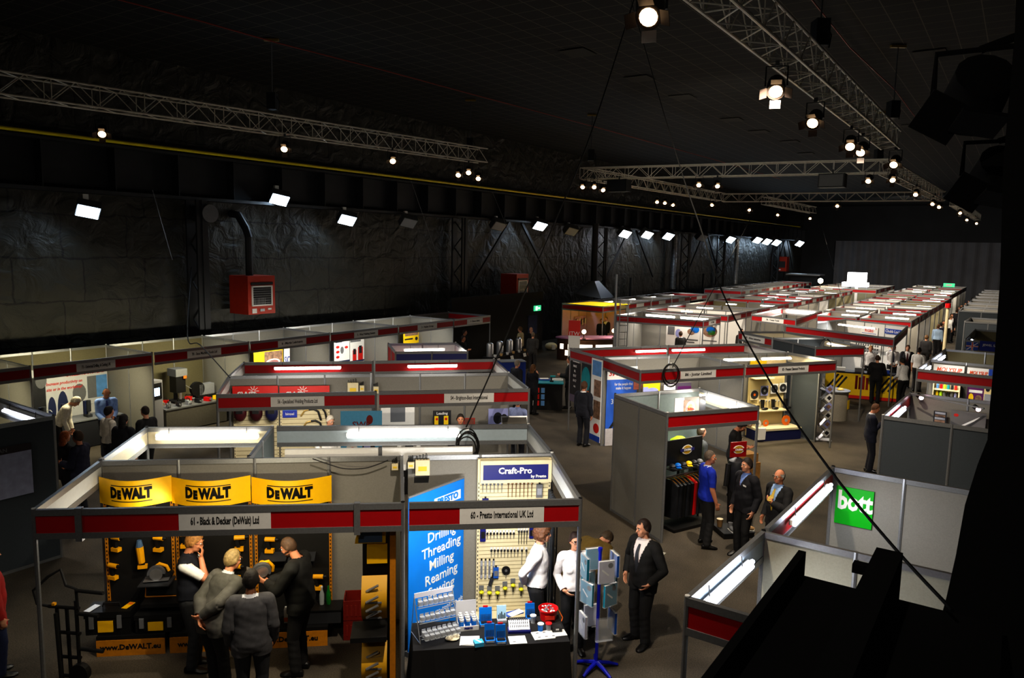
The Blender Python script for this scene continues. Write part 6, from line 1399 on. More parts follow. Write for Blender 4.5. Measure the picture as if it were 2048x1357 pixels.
poster(LF(at(*r3, 2.5), at(*r2, 2.5)), (681, 823, 764, 925), 3.6, mat('pale blue banner', (92, 164, 206), .5, noise=.05), 'pale blue roller banner with red star lettering behind the long tube', [(.12, .62, .42, .95, WHITE, 'o'), (.2, .7, .36, .95, REDH, 'o'), (.5, .62, .85, .92, DKP, 'o'), (.56, .68, .72, .8, LILAC), (.62, .08, .78, .26, mat('dark red star', (120, 30, 26), .5), 'o')], [('SWP', .5, .27, .17, mat('dark red star', (120, 30, 26), .5))], 'roller_banner', 'banner')
WB2 = LF(at(*d0, 2.5), at(*d2, 2.5), -.8)
t = poster(WB2, (762, 812, 829, 858), 0, WHITE, 'white U-shaped display frame beside the pale blue banner', [(.28, .0, .72, .72, mat('grey inset', (104, 108, 116), .7))], (), 'display_board', 'display board')
WB4 = WB
poster(WB, (866, 822, 902, 858), -.5, DKP, 'black and yellow carded battery rack on the corner stand wall', [(.08, .3, .3, 1, YELP), (.6, .3, .85, 1, YELP), (.15, .4, .28, .55, INR, 'o'), (.65, .4, .8, .55, INR, 'o')], [('Leading', .5, .16, .2, WHITE)], 'display_rack', 'display rack')
poster(WB, (927, 837, 950, 858), -.5, mat('red card', (170, 60, 50), .5, noise=.1), 'small red framed card right of the gold-lit man', [(.1, .1, .9, .9, mat('brown card print', (130, 80, 70), .5, noise=.3))])
poster(WB, (977, 818, 1016, 880), -.35, LILAC, 'lilac poster of black watch-like parts at the right of the corner stand', [(.25, .12, .7, .5, DKP, 'o'), (.6, .18, .98, .5, DKP, 'o'), (.1, .6, .5, 1.0, DKP), (.55, .55, .8, 1, DKP)], [('LOK', .5, .64, .1, WHITE)])
jb = WB; jbox(706, 778, .24, .3, .08, 'cream distribution box on the rear wall of the second block', WB, CREAM); jbox(724, 777, .1, .14, .05, 'white socket box right of the cream box on the second block', WB); jbox(752, 780, .12, .16, .05, 'white socket box on the post of the second block', WB)
x, y = at(1030, 905, .9); t = thing('framed_display', 'tilted steel-framed glass panel on the aisle end of the front block', 'display board', (x, y, 1.2), WA.rz, None, rot=(-.5, 0, WA.rz)); m = MB(); m.bx(-.28, .28, -.01, .01, 0, .5, mat('dark glass', (70, 66, 60), .2)); m.build('glass', t); m = MB(); [m.bx(*b, STEEL) for b in ((-.3, .3, -.02, .02, -.03, 0), (-.3, .3, -.02, .02, .5, .53), (-.3, -.28, -.02, .02, 0, .5), (.28, .3, -.02, .02, 0, .5))]; m.build('frame', t); MB().cyl((0, .1, -1.18), (0, 0, 0), .02, STEELD, n=8).build('pole', t)
x, y = -2.25, 16.3; t = thing('white_ring', 'white ring-shaped device standing by the pale blue banner', 'device', (x, y, .72), WA.rz); M = MB(); M.lathe([(.2, -.05), (.26, 0), (.2, .05), (.17, .05), (.17, -.05)], WHITE, (0, 0, .27), 20, (PI/2, 0, 0)); M.build('ring', t, smooth=True); MB().bx(-.08, .1, -.02, .08, .12, .4, DKP).build('core', t)
t = thing('display_plinth', 'dark plinth under the white ring-shaped device', 'plinth', (x, y, 0), WA.rz); MB().bx(-.36, .6, -.3, .3, 0, .68, BLACK).build('box', t); MB().bx(-.38, .62, -.32, .32, .68, .715, STEELD).build('top', t)
# --- left wall row goods (plane u = -21.1)
WL = HW_(-21.1)
# left wall posters read left to right along +v: x axis of the frame must point along +v
WL.rz = HALL.rz+PI/2
poster(WL, (59, 742, 236, 872), -.05, mat('pale grey poster', (206, 208, 212), .5, noise=.05, nscale=3), 'large white drilling machine poster on the left row wall', [(.02, .12, .18, .62, DKP), (.06, .05, .2, .3, GREY, 'o'), (.2, .45, .3, .85, mat('navy print', (34, 44, 84), .5), 'o'), (.32, .38, .46, .95, mat('navy print', (34, 44, 84), .5), 'o'), (.52, .3, .7, .6, GREY, 'o'), (.72, .2, .99, .56, SKYP), (.72, .2, .84, .56, GREY), (.88, .24, .96, .54, MIXP, 'o')],
       [('DRILLING SYSTEMS', .7, .135, .085, INR, .5, .2), ('Increase productivity on', .42, .25, .07, INR, .46, .2), ('site or in the workshop!', .42, .34, .07, INR, .46, .2)])
poster(WL, (18, 762, 46, 830), -.05, PAPER, 'narrow white logo poster at the far left of the left row wall', [(.15, .2, .5, .3, ORANGE), (.2, .42, .6, .54, INBL), (.6, .3, .85, .4, GRN), (.2, .7, .45, .8, INR), (.55, .62, .9, .7, DKP)])
x, y = HALL.at(288, 880, 0.0); t = thing('info_kiosk', 'slim silver kiosk with a small lit screen in the left row', 'kiosk', HALL.w(-19.5, 11.3, 0), HALL.rz+PI/2+.2)
MB().bx(-.2, .2, -.14, .14, 0, 1.62, mat('silver kiosk', (150, 150, 156), .5)).build('cabinet', t); MB().bx(-.17, .17, -.15, -.14, 1.1, 1.55, BLACK).build('bezel', t); MB().bx(-.09, .09, -.153, -.15, 1.2, 1.42, mat('lit screen', (190, 220, 255), .4, emit=3.0)).build('screen', t)
vt0, vt1 = 11.75, 13.7
t = thing('workbench', 'low grey-clothed bench carrying machines in the left row', 'bench', HALL.w(-20.9, vt0, 0), HALL.rz); MB().bx(0, 1.25, 0, vt1-vt0, .03, .66, mat('grey bench cloth', (96, 92, 84), .85, noise=.1)).build('front_cloth', t); MB().bx(-.02, 1.27, -.02, vt1-vt0+.02, .66, .7, GREY).build('top', t)
def bench(px, py): u, v = HALL.at(px, py, .7); return HALL.w(min(max(u, -20.7), -19.8), v, .702)
p = HALL.w(-20.35, 12.55, .702); t = thing('drill_press', 'tall black pillar drill with a grey head on the left row bench', 'machine', p, HALL.rz+PI/2)
MB().bx(-.22, .22, -.2, .2, 0, .06, BLACKM).build('base', t); MB().cyl((0, .1, .06), (0, .1, .7), .06, STEELD, n=12).build('column', t); MB().box((0, -.02, .55), (.3, .34, .5), BLACK).build('body', t); MB().box((0, -.02, .9), (.36, .44, .22), GREY).build('head', t); MB().cyl((0, -.14, .3), (0, -.14, .1), .04, STEEL, n=10).build('spindle', t); MB().bx(.05, .15, -.25, -.24, .72, .8, ORANGE).build('switch', t); MB().cyl((.18, -.1, .5), (.36, -.14, .36), .012, STEEL, n=6).build('handle', t)
p = HALL.w(-20.4, 13.43, .702); t = thing('band_saw', 'black and silver band saw with a round wheel on the left row bench', 'machine', p, HALL.rz+PI/2); MB().cyl((-.25, 0, .3), (-.25, -.12, .3), .22, BLACK, n=18).build('wheel_cover', t); MB().bx(-.2, .3, -.12, .12, .1, .42, SILV).build('frame', t); MB().bx(-.3, .35, -.2, .2, 0, .1, BLACKM).build('base', t)
for k, (px, py, mt, lab) in enumerate(((318, 838, GREY, 'grey clamp-like tool, first along the left row bench'), (333, 846, DKP, 'dark power tool, second along the left row bench'), (347, 846, SILV, 'silver tool, third along the left row bench'), (364, 842, DKP, 'dark tool beside the pillar drill base'), (378, 838, REDP, 'red-bodied tool right of the pillar drill'), (390, 832, YELP, 'yellow tool case on the left row bench'), (402, 830, YELP, 'second yellow case at the bench end'), (325, 850, REDP, 'small red tool at the front left of the bench'), (412, 824, INR, 'red tool at the far end of the bench'))):
    p = HALL.w(-19.82 if k < 6 else -20.32, (11.93+.31*k) if k < 6 else (11.95, 12.12, 12.88)[k-6], .702); t = thing('bench_tool', lab, 'tool', p, HALL.rz+.15*k-.4); t.scale = (.78, .78, .9); MB().box((0, 0, .07), (.26, .13, .13), mt).build('body', t); MB().tube([(-.12, 0, .12), (-.1, 0, .2), (.08, 0, .2), (.1, 0, .12)], .014, BLACK, 6).build('handle', t); MB().cyl((.12, 0, .07), (.22, 0, .06), .03, STEEL, n=8).build('nose', t)
u, v = HALL.at(108, 850, .8)
t = thing('drilling_table', 'table of magnetic drills in front of the white drilling poster', 'table', HALL.w(-20.6, 9.3, 0), HALL.rz); MB().bx(0, .7, -.8, 1.35, .02, .72, mat('dark table cloth', (30, 32, 40), .9)).build('cloth', t); MB().bx(-.02, .72, -.82, 1.37, .72, .75, GREY).build('top', t)
for k, v in enumerate((8.8, 9.35, 9.9, 10.4)):
    t = thing('magnetic_drill', 'dark magnetic drill on the drilling table, %s from the left' % ORD[k], 'machine', HALL.w(-20.25, v, .752), HALL.rz+PI/2, 'magnetic drills'); MB().bx(-.06, .06, -.14, .1, 0, .07, STEELD).build('magnet_base', t); MB().bx(-.06, .06, -.02, .1, .07, .42, mat('navy print', (34, 44, 84), .5)).build('frame', t); MB().cyl((0, -.08, .15), (0, -.08, .45), .055, DKP, n=12).build('motor', t); MB().cyl((0, -.08, .06), (0, -.08, .15), .025, STEEL, n=8).build('chuck', t); MB().tube([(.06, .02, .3), (.16, -.04, .34), (.2, -.06, .28)], .01, STEEL, 6).build('feed_handle', t)
poster(WL, (507, 696, 566, 760), -.9, YELP, 'yellow poster with a racing car photo in the left row', [(.36, .18, .98, .7, MIXP), (.4, .42, .9, .64, WHITE, 'o'), (.45, .46, .84, .6, INR, 'o')], [('METRIX', .4, .08, .12, INBL)])
poster(WL, (568, 696, 580, 760), -.9, PAPER, 'narrow white banner with blue upright letters beside the yellow poster', [], [('SIC', .5, .4, .3, INBL)])
poster(WL, (668, 681, 699, 730), -.6, PAPER, 'white poster with small red ovals in the left row', [(.12, .25, .34, .36, INR, 'o'), (.12, .45, .34, .56, INR, 'o'), (.12, .66, .34, .77, INR, 'o'), (.68, .3, .9, .4, INR, 'o'), (.4, .3, .62, .6, GREY, 'o'), (0, .88, 1, .96, mat('navy print', (34, 44, 84), .5)), (.1, .06, .5, .12, mat('navy print', (34, 44, 84), .5))])
poster(WL, (700, 679, 739, 730), -.6, PAPER, 'wider white poster with red machines beside the red-oval poster', [(.18, .45, .44, .95, INR), (.22, .4, .4, .62, DKP), (.56, .35, .9, .95, INR), (.62, .3, .82, .6, DKP), (0, .86, 1, .92, mat('navy print', (34, 44, 84), .5)), (.02, .06, .75, .13, GREY)])
poster(WL, (807, 662, 846, 690), -.5, YELP, 'yellow poster with tools heaped above it near the end of the left row', [(.1, .0, .95, .42, MIXP), (.75, .55, .93, .8, DKP, 'o'), (.08, .6, .6, .7, DKP)])
# --- blue walled booth
SBL = stand('low-fronted booth with deep blue outside panels and white inside', P25((789, 704), (938, 703), (913, 685), (774, 687)), [W(panel=mat('deep blue panel', (52, 56, 120), .7)), F(inside=WHITE, outside=WHITE), W(panel=WHITE), W(panel=mat('red white side', (190, 40, 40), .6))])
striplight(SBL.edges[2], .2, .8, 'strip light inside the blue booth', watts=30, y=.4)
# --- coffee table with urns
CT = LF(at(966, 714, .8), at(1036, 700, .8), -.58)
t = T_(CT, 'catering_table', 'black-clothed catering table with urns by the partition wall', 'table', 0, 0, 0); MB().bx(0, CT.L, 0, .6, .0, .78, CLO).build('cloth', t); MB().bx(-.01, CT.L+.01, -.01, .61, .78, .8, CLO).build('top', t)
for k, px in enumerate((963, 978, 999, 1017)):
    t = T_(CT, 'tea_urn', 'shiny tea urn on the catering table, %s from the left' % ORD[k], 'urn', .25+k*(CT.L-.5)/3, .4, .802, 'tea urns'); MB().lathe([(.15, 0), (.15, .5), (.13, .56), (.04, .6)], STEEL, n=16).build('body', t, smooth=True); MB().cyl((0, -.14, .1), (0, -.22, .08), .02, BLACK, n=6).build('tap', t); MB().ball((0, 0, .62), .03, BLACK, 8, 6).build('lid_knob', t)
for k, px in enumerate((962, 985, 992, 1004, 1010, 1026)):
    t = T_(CT, ('sugar_bowl', 'cup')[k % 2], ('white bowl', 'paper cup')[k % 2]+' on the catering table, %s from the left' % ORD[k], ('bowl', 'cup')[k % 2], .2+k*(CT.L-.4)/5, .1, .802, 'crockery on the catering table'); MB().lathe([(.05, 0), (.07, .1)], (WHITE, mat('warm paper', (220, 180, 120), .6))[k % 2], n=12).build('body', t)
for k, px in enumerate((964, 984, 1012)): t = T_(CT, 'tent_card', 'white tent card hanging at the front of the catering table, %s from the left' % ORD[k], 'card', .25+k*(CT.L-.5)/2.2, -.06, .68, 'cards on the catering table'); MB().box((0, 0, 0), (.22, .01, .16), PAPER, (-.3, 0, 0)).build('sheet', t)
# --- power tool table, posters
TT = LF(at(1066, 820, .0), at(1130, 822, .0))
t = T_(TT, 'tool_table', 'black-clothed power tool table with a teal top board', 'table', -.2, .0, .0); MB().bx(0, TT.L+.1, 0, .85, .0, .9, CLO).build('cloth', t); MB().bx(-.03, TT.L+.13, -.03, .88, .9, .93, TEAL2).build('top', t); m = MB(); [m.bx(.1+.18*(k % 3), .22+.18*(k % 3), -.006, 0, .15+.22*(k//3), .32+.22*(k//3), (PAPER, INR, SKYP)[k % 3]) for k in range(9)]; m.build('front_print', t)
for k, (px, py, mt, lab) in enumerate(((1082, 755, INBL, 'blue open leaflet tray on the power tool table'), (1105, 756, PAPER, 'white brochures on the power tool table'))):
    t = T_(TT, 'brochure_tray', lab, 'tray', .35+k*.45, .6, .932); MB().bx(-.2, .2, -.14, .14, 0, .03, mt).build('tray', t); MB().box((0, 0, .045), (.3, .2, .01), PAPER, (0, 0, .2)).build('brochure', t)
t = T_(TT, 'cordless_drill', 'teal cordless drill standing on the power tool table', 'power tool', .65, .25, .932); MB().cyl((-.1, 0, .19), (.08, 0, .19), .035, TEAL2, n=10).build('motor_body', t); MB().bx(-.08, -.03, -.02, .02, .04, .18, BLACK).build('grip', t); MB().bx(-.11, .02, -.035, .035, 0, .05, BLACK).build('battery', t)
t = thing('display_counter', 'blue counter with boxes beyond the grey-haired man at the tool table', 'counter', (*at(1022, 770, 0), 0), .3); MB().bx(-.5, .5, -.3, .3, 0, .95, mat('blue cloth', (30, 60, 150), .7)).build('cloth', t); MB().bx(-.52, .52, -.32, .32, .95, .98, GREY).build('top', t)
WK = LF(at(*h0, 2.5), at(*k0, 2.5)); WKo = LF(at(*k0, 2.5), at(*h0, 2.5), -.08)
WJ = LF(at(*h0, 2.5), at(*h2, 2.5), -.04)
poster(WKo, (1141, 722, 1160, 802), -.1, mat('black logo board', (20, 19, 22), .5), 'tall black banner listing white logos left of the teal tool poster', [(.0, .82, 1, 1, mat('plum print', (90, 80, 100), .5))], [('MAK', .5, .1, .08, WHITE), ('LXT', .5, .34, .08, WHITE), ('BL', .5, .22, .08, WHITE), ('DCT', .5, .46, .08, WHITE), ('ALL', .5, .6, .06, WHITE)], 'roller_banner', 'banner')
poster(WKo, (1164, 726, 1180, 840), -.1, DKP, 'dark poster with a big teal power tool', [(.0, .05, .98, .5, TEAL2, 'o'), (.3, .3, .7, .6, PAPER, 'o'), (.5, .45, 1, .7, ORANGE, 'o')])
poster(WKo, (1184, 716, 1202, 880), -.1, PAPER, 'tall white poster with stacked machine pictures on the stand side', [(.1, .02, .95, .2, SKYP), (.3, .25, .95, .45, MIXP), (.3, .5, .95, .72, MIXP), (.35, .78, .9, .9, INR, 'o'), (0, .93, 1, 1, INBL)], [('ACCESSORIES', .15, .5, .08, INBL, .2)])
poster(WJ, (1215, 735, 1272, 899), -.06, mat('blue sheet poster', (46, 98, 200), .5, noise=.15, nscale=1.5), 'blue and white poster with red logo letters on the middle stand wall', [(0, 0, 1, .16, PAPER), (0, .78, 1, 1, mat('dusk print', (190, 186, 190), .5, noise=.1)), (.1, .66, .4, .78, DKP, 'd')], [('3M', .2, .08, .1, INR), ('for the people that', .55, .22, .05, WHITE, .6), ('make it happen', .55, .27, .05, WHITE, .5), ('3M Peltor', .5, .44, .09, WHITE, .7)])
x, y = at(1133, 800, 0); t = thing('roller_banner', 'narrow white banner with a red top beside the left corner of the long red fascia', 'banner', (*at(1133, 800, 0), .0), -.2); MB().bx(0, .42, -.01, .01, .05, 2.9, PAPER).build('sheet', t); MB().bx(0, .42, -.012, -.01, 2.35, 2.9, INR).build('red_field', t); MB().bx(-.02, .44, -.08, .08, 0, .05, ALU).build('cassette', t); text('ITW', .2, WHITE, t, (.21, -.014, 2.42)); text('tools for the trade', .05, GREY, t, (.21, -.014, 1.9))
# --- inside the cable-coil stand
poster(WJ, (1268, 752, 1284, 780), -.4, mat('maroon print', (110, 50, 30), .5, noise=.4), 'small dark red picture right of the blue poster'); poster(WJ, (1287, 760, 1320, 790), -.35, YELP, 'yellow and lilac picture above the workwear stand', [(.2, .55, .9, 1, LILAC, 'o'), (.0, .5, .3, 1, LILAC)])
poster(WJ, (1328, 768, 1382, 790), -.4, mat('plum print', (90, 80, 100), .5), 'plum and white title board above the workwear stand', [(0, .1, .42, .6, PAPER), (.5, .3, 1, .9, mat('purple print', (92, 30, 96), .5))]); poster(WJ, (1412, 757, 1434, 795), -.1, GRN, 'green poster with a yellow flower shape', [(.0, .1, .5, .7, mat('gold print', (200, 160, 40), .5), 'o')]); poster(WJ, (1442, 752, 1480, 815), -.3, mat('pale poster', (206, 218, 232), .5), 'pale poster with a blue square and a face', [(.2, .35, .65, .8, BLUE), (.6, .5, .95, .95, MIXP, 'o'), (.62, .42, .9, .6, DKP, 'o')])
# --- diamond blade wall
xa, zt = WJ.onv(1499, 752, -.1); xb, _ = WJ.onv(1570, 752, -.1); w = xb-xa
t = T_(WJ, 'slatwall_bay', 'yellow-lit slatwall of diamond blades in the warm-lit stand', 'display stand', xa, -.06, 0); m = MB(); m.bx(0, w, -.03, 0, .05, 2.3, mat('warm cream slatwall', (240, 220, 160), .6)); m.build('slatwall', t); MB().bx(0, w*.45, -.05, -.03, 2.06, 2.28, YELP).build('yellow_header', t); MB().bx(w*.45, w, -.05, -.03, 2.06, 2.28, mat('haze print', (222, 200, 150), .5, noise=.2, nscale=4)).build('photo_header', t); MB().bx(0, w+.25, -.62, -.03, .3, .36, CREAM).build('base_shelf', t); MB().bx(0, w+.25, -.6, -.05, .0, .3, mat('navy kick', (22, 30, 80), .6)).build('kick_board', t); MB().bx(0, w*.55, -.3, -.03, 1.78, 1.81, CREAM).build('upper_shelf', t); MB().bx(0, w, -.32, -.03, .8, .83, CREAM).build('lower_shelf', t)
for k, (px, py, r_) in enumerate(((1505, 759, .06), (1518, 765, .09), (1509, 790, .13), (1529, 782, .12), (1549, 778, .12), (1566, 776, .12))):
    x, z = WJ.onv(px, py, -.14); z = (1.9, 1.932)[k] if k < 2 else z; t = T_(WJ, 'diamond_blade', 'round blade on its card on the diamond blade wall, %s' % ('small one top left', 'pale one on the upper shelf', 'dark one left of the row', 'first of three in a row', 'second of three in a row', 'third of three in a row')[k], 'blade', x, -.135, z, 'diamond blades'); MB().bx(-r_*1.1, r_*1.1, -.006, 0, -r_*1.25, r_*1.25, (CREAM, CREAM, CREAM, LILAC, PAPER, PAPER)[k]).build('card', t); m = MB(); m.cyl((0, -.012, 0), (0, -.007, 0), r_, STEELD if k != 1 else MIXP, n=20); m.cyl((0, -.014, 0), (0, -.012, 0), r_*.3, ORANGE if k < 3 else SILV, n=12); m.build('disc', t)
for k in range(9): x, z = WJ.onv(1521+k*6, 805, -.12); hang(1521+k*6.2, 800, 'tool_bit', 'carded bit in the row under the blades, %s from the left' % ORD[k], 'carded bits under the blades', .22, .05, GREY, WJ, -.11)
for k, px in enumerate((1524, 1545, 1570)):
    x, _ = WJ.onv(px, 832, -.24); t = T_(WJ, 'rubber_boot', 'black rubber boot on the lower shelf, %s from the left' % ORD[k], 'boot', x, -.24, .832, 'black boots'); MB().cyl((0, 0, .05), (0, .02, .3), .05, BLACK, .06, 10).build('shaft', t); MB().ball((.06, -.03, .04), (.12, .05, .04), BLACK, 10, 6).build('foot', t, smooth=True)
for k, (px, mt) in enumerate(((1500, MIXP), (1517, PAPER), (1532, ORANGE), (1572, ORANGE))):
    x, _ = WJ.onv(px, 858, -.4); t = T_(WJ, 'diamond_blade', 'loose blade leaning on the base shelf, %s from the left' % ORD[k], 'blade', x, -.38, .363, 'leaning blades'); m = MB(); r_ = .1 if k < 3 else .15; m.cyl((0, 0, r_), (0, .012, r_), r_, mt, n=20); m.build('disc', t); MB().cyl((0, -.005, r_), (0, .0, r_), r_*.35, SILV, n=12).build('hub', t)
x, _ = WJ.onv(1519, 870, -.62); t = T_(WJ, 'carrier_bag', 'white carrier bag hanging off the base shelf of the blade wall', 'bag', x, -.68, .06); MB().box((0, -.03, .18), (.24, .06, .34), PAPER, (.05, 0, 0)).build('bag', t); MB().tube([(-.06, -.03, .34), (-.05, -.01, .42), (.05, -.01, .42), (.06, -.03, .34)], .006, PAPER, 5).build('handle', t)
# side wall panel of the blade stand, zigzag literature rack, round counter
pA = Vector((*at(1576, 705, 2.5), 0)); pB = Vector((*at(1676.5, 722, 2.5), 0)); dd = (pB-pA).normalized()
t = thing('wall_panel', 'dark grey side panel closing the right of the blade stand', 'panel', pA+dd*.12+Vector((dd.y, -dd.x, 0))*-.09, math.atan2(dd.y, dd.x)); MB().bx(0, 1.0, -.01, .01, .04, 2.12, PANELD).build('infill', t); m = MB(); m.bx(0, 1, -.02, .02, 0, .04, ALU); m.bx(0, .04, -.02, .02, .04, 2.14, ALU); m.bx(.96, 1.0, -.02, .02, .04, 2.14, ALU); m.build('frame', t)
x, y = at(1644, 880, 0.0); t = thing('zigzag_rack', 'folding zigzag literature rack of silver mesh trays by the blade stand', 'leaflet stand', (x, y, .0), -.2); MB().bx(-.24, .24, -.18, .18, 0, .02, STEEL).build('base', t)
zz = .02
for k in range(8):
    sx = -1 if k % 2 else 1; a, b = Vector((-.13*sx, 0, zz)), Vector((.13*sx, 0, zz+.2)); m = MB()
    for yy in (-.13, .13): m.cyl(a+Vector((0, yy, 0)), b+Vector((0, yy, 0)), .012, ALU, n=6)
    m.build('folding_strut', t)
    if sx > 0 or k > 3: MB().box((a+b)/2+Vector((0, 0, .04)), (.3, .25, .012), STEEL, (0, -.95*sx, 0)).build('tray', t)
    zz += .2
for k in range(6):
    b_ = thing('brochure', 'pale brochure on the zigzag rack, %s tray from the floor' % ORD[k], 'brochure', (x+.0, y-.16, .2+k*.26), -.2, 'brochures on the zigzag rack'); MB().box((.05, 0, .05), (.16, .02, .22), (PAPER, LILAC)[k % 2], (0, .7, 0)).build('booklet', b_); MB().box((.05, -.012, .05), (.1, .002, .1), (DKP, MIXP)[k % 2], (0, .7, 0)).build('cover_print', b_)
x, y = at(1666, 838, 0.0); t = thing('round_counter', 'round pale ribbed counter with a grey top and yellow leaflets', 'counter', (x, y, 0)); MB().lathe([(.42, 0), (.42, .95)], mat('pale ribbed board', (170, 164, 150), .6, noise=.05), n=28).build('drum', t, smooth=True); MB().cyl((0, 0, .95), (0, 0, .99), .47, GREY, n=28).build('top', t); m = MB(); M = Matrix.Translation((.32, -.3, .55)) @ Matrix.Rotation(.8, 4, 'Z'); m.box(M @ Vector((0, -.02, 0)), (.16, .01, .3), YELP, M.to_3x3()); m.build('yellow_sticker', t); o = text('S', .24, DKP, t, (.335, -.315, .55), (PI/2, 0, .8))
for k, (dx, dy) in enumerate(((-.1, .1), (.15, -.05), (.25, .15))): b_ = thing('leaflet', 'yellow leaflet on the round counter, %s' % ('left', 'middle', 'right')[k], 'leaflet', (x+dx, y+dy, .993), .4*k, 'yellow leaflets'); MB().bx(-.1, .1, -.07, .07, 0, .012, YELP).build('sheet', b_)
# --- workwear stand goods
WD = LF(at(1226, 788, 2.5), at(1400, 776, 2.5), -.04); 
poster(WD, (1350, 797, 1410, 850), -.45, mat('grey photo poster', (120, 112, 100), .5, noise=.25, nscale=3), 'workwear photo poster with an oval emblem on the back wall', [(.0, 0, .3, 1, PAPER), (.28, .1, .5, 1, MIXP), (.36, .15, .66, .75, PAPER, 'o'), (.41, .25, .61, .65, YELP, 'o'), (.8, .0, 1, 1, DKP), (.62, .6, .78, 1, mat('face print', (196, 150, 120), .5), 'o')], [('Dickies', .51, .45, .16, INR, .26)])
def emblem(t, x, y, z, s, back):
    m = MB(); M = Matrix.Translation((x, y, z)) @ Matrix.Rotation(PI/2, 4, 'X')
    m.prism([(.2*s*math.cos(a), .13*s*math.sin(a)) for a in np.linspace(0, 2*PI, 20)[:-1]], .003, PAPER, M); M2 = Matrix.Translation((x, y-.003, z)) @ Matrix.Rotation(PI/2, 4, 'X'); m.prism([(.15*s*math.cos(a), .115*s*math.sin(a)) for a in np.linspace(0, 2*PI, 20)[:-1]], .003, mat('gold print', (200, 160, 40), .5), M2); m.bx(x-.26*s, x+.26*s, y-.01, y-.006, z-.04*s, z+.04*s, back); m.build('oval_emblem', t); text('Dickies', .09*s, PAPER, t, (x, y-.012, z), bold=.002, shear=.2)
x, y = at(1368, 1050, 0.0); CRX = thing('clothes_rail', 'black workwear rail under a black board with an oval emblem', 'clothes rail', (x, y, 0), WD.rz+.15)
MB().bx(-.5, .5, .1, .14, 1.25, 1.75, BLACK).build('header_board', CRX); emblem(CRX, .08, .095, 1.52, .75, mat('navy band', (40, 40, 110), .5))
for xx in (-.5, .5): MB().cyl((xx, .12, 0), (xx, .12, 1.75), .02, BLACK, n=8).build('upright', CRX)
MB().cyl((-.5, .05, 1.05), (.5, .05, 1.05), .015, STEEL, n=8).build('hanging_rail', CRX); MB().bx(-.5, .5, -.12, .12, 1.2, 1.22, STEELD).build('shelf', CRX); MB().bx(-.52, .52, -.25, .25, 0, .06, BLACK).build('base', CRX)
for k in range(9):
    c_ = [DKP, DKP, BLACK, DKP, BLACK, REDP, DKP, DKP, BLACK][k]; p = Vector((x, y, 0))+Matrix.Rotation(WD.rz+.15, 3, 'Z') @ Vector((-.42+k*.1, .05, 0)); t = thing('hanging_garment', ('red' if k == 5 else 'black')+' garment on the workwear rail, %s from the left' % ORD[k], 'garment', (p.x, p.y, 1.012), WD.rz+.15+PI/2+.25, 'garments on the workwear rail')
    m = MB(); m.add([(-.06, -.03, -.02), (.06, -.03, -.02), (.22, -.035, -.12), (.2, -.04, -.78), (-.2, -.04, -.78), (-.22, -.035, -.12), (-.06, .03, -.02), (.06, .03, -.02), (.22, .035, -.12), (.2, .04, -.78), (-.2, .04, -.78), (-.22, .035, -.12)], [(0, 5, 4, 3, 2, 1), (6, 7, 8, 9, 10, 11), (0, 1, 7, 6), (1, 2, 8, 7), (2, 3, 9, 8), (3, 4, 10, 9), (4, 5, 11, 10), (5, 0, 6, 11)], c_); m.build('cloth', t); MB().tube([(-.18, 0, -.08), (0, 0, .01), (.18, 0, -.08)], .006, WOODY, 5).build('hanger', t)
    if k == 2: MB().bx(-.05, .05, -.046, -.042, -.72, -.6, YELP).build('swing_tag', t)
for k, (dx, c_) in enumerate(((-.4, DKP), (-.25, BLUE), (-.1, DKP), (.05, YELP), (.2, DKP), (.36, GREY))): p = Vector((x, y, 0))+Matrix.Rotation(WD.rz+.15, 3, 'Z') @ Vector((dx, -.0, 0)); t = thing('cap', '%s folded cap on the rail shelf, %s from the left' % ('blue' if c_ is BLUE else 'yellow' if c_ is YELP else 'dark', ORD[k]), 'cap', (p.x, p.y, 1.222), 0, 'caps on the rail shelf'); MB().ball((0, 0, .045), (.065, .08, .045), c_, 10, 6).build('crown', t, smooth=True); MB().box((0, -.09, .02), (.1, .08, .01), c_).build('peak', t)
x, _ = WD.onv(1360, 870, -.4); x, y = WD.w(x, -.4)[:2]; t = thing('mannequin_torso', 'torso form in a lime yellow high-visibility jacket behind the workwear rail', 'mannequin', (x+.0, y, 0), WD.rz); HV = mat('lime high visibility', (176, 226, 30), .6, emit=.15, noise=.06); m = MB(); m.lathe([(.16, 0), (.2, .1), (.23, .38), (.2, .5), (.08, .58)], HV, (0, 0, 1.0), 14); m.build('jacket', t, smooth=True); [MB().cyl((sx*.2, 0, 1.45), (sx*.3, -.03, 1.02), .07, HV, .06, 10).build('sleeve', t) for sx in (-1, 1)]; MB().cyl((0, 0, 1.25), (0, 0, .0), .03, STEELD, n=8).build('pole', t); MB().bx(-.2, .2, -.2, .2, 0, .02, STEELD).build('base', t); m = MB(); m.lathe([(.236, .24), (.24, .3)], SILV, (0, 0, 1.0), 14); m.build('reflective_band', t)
x, y = at(1466, 1068, 0.0); t = thing('boot_plinth', 'low black display plinth with boots in the workwear stand entrance', 'plinth', (x, y, 0), WD.rz-.25); MB().bx(-.31, .31, -.26, .26, 0, .1, BLACK).build('box', t); MB().bx(-.32, .32, -.27, .27, .1, .115, STEELD).build('top', t); PL = t.matrix_basis
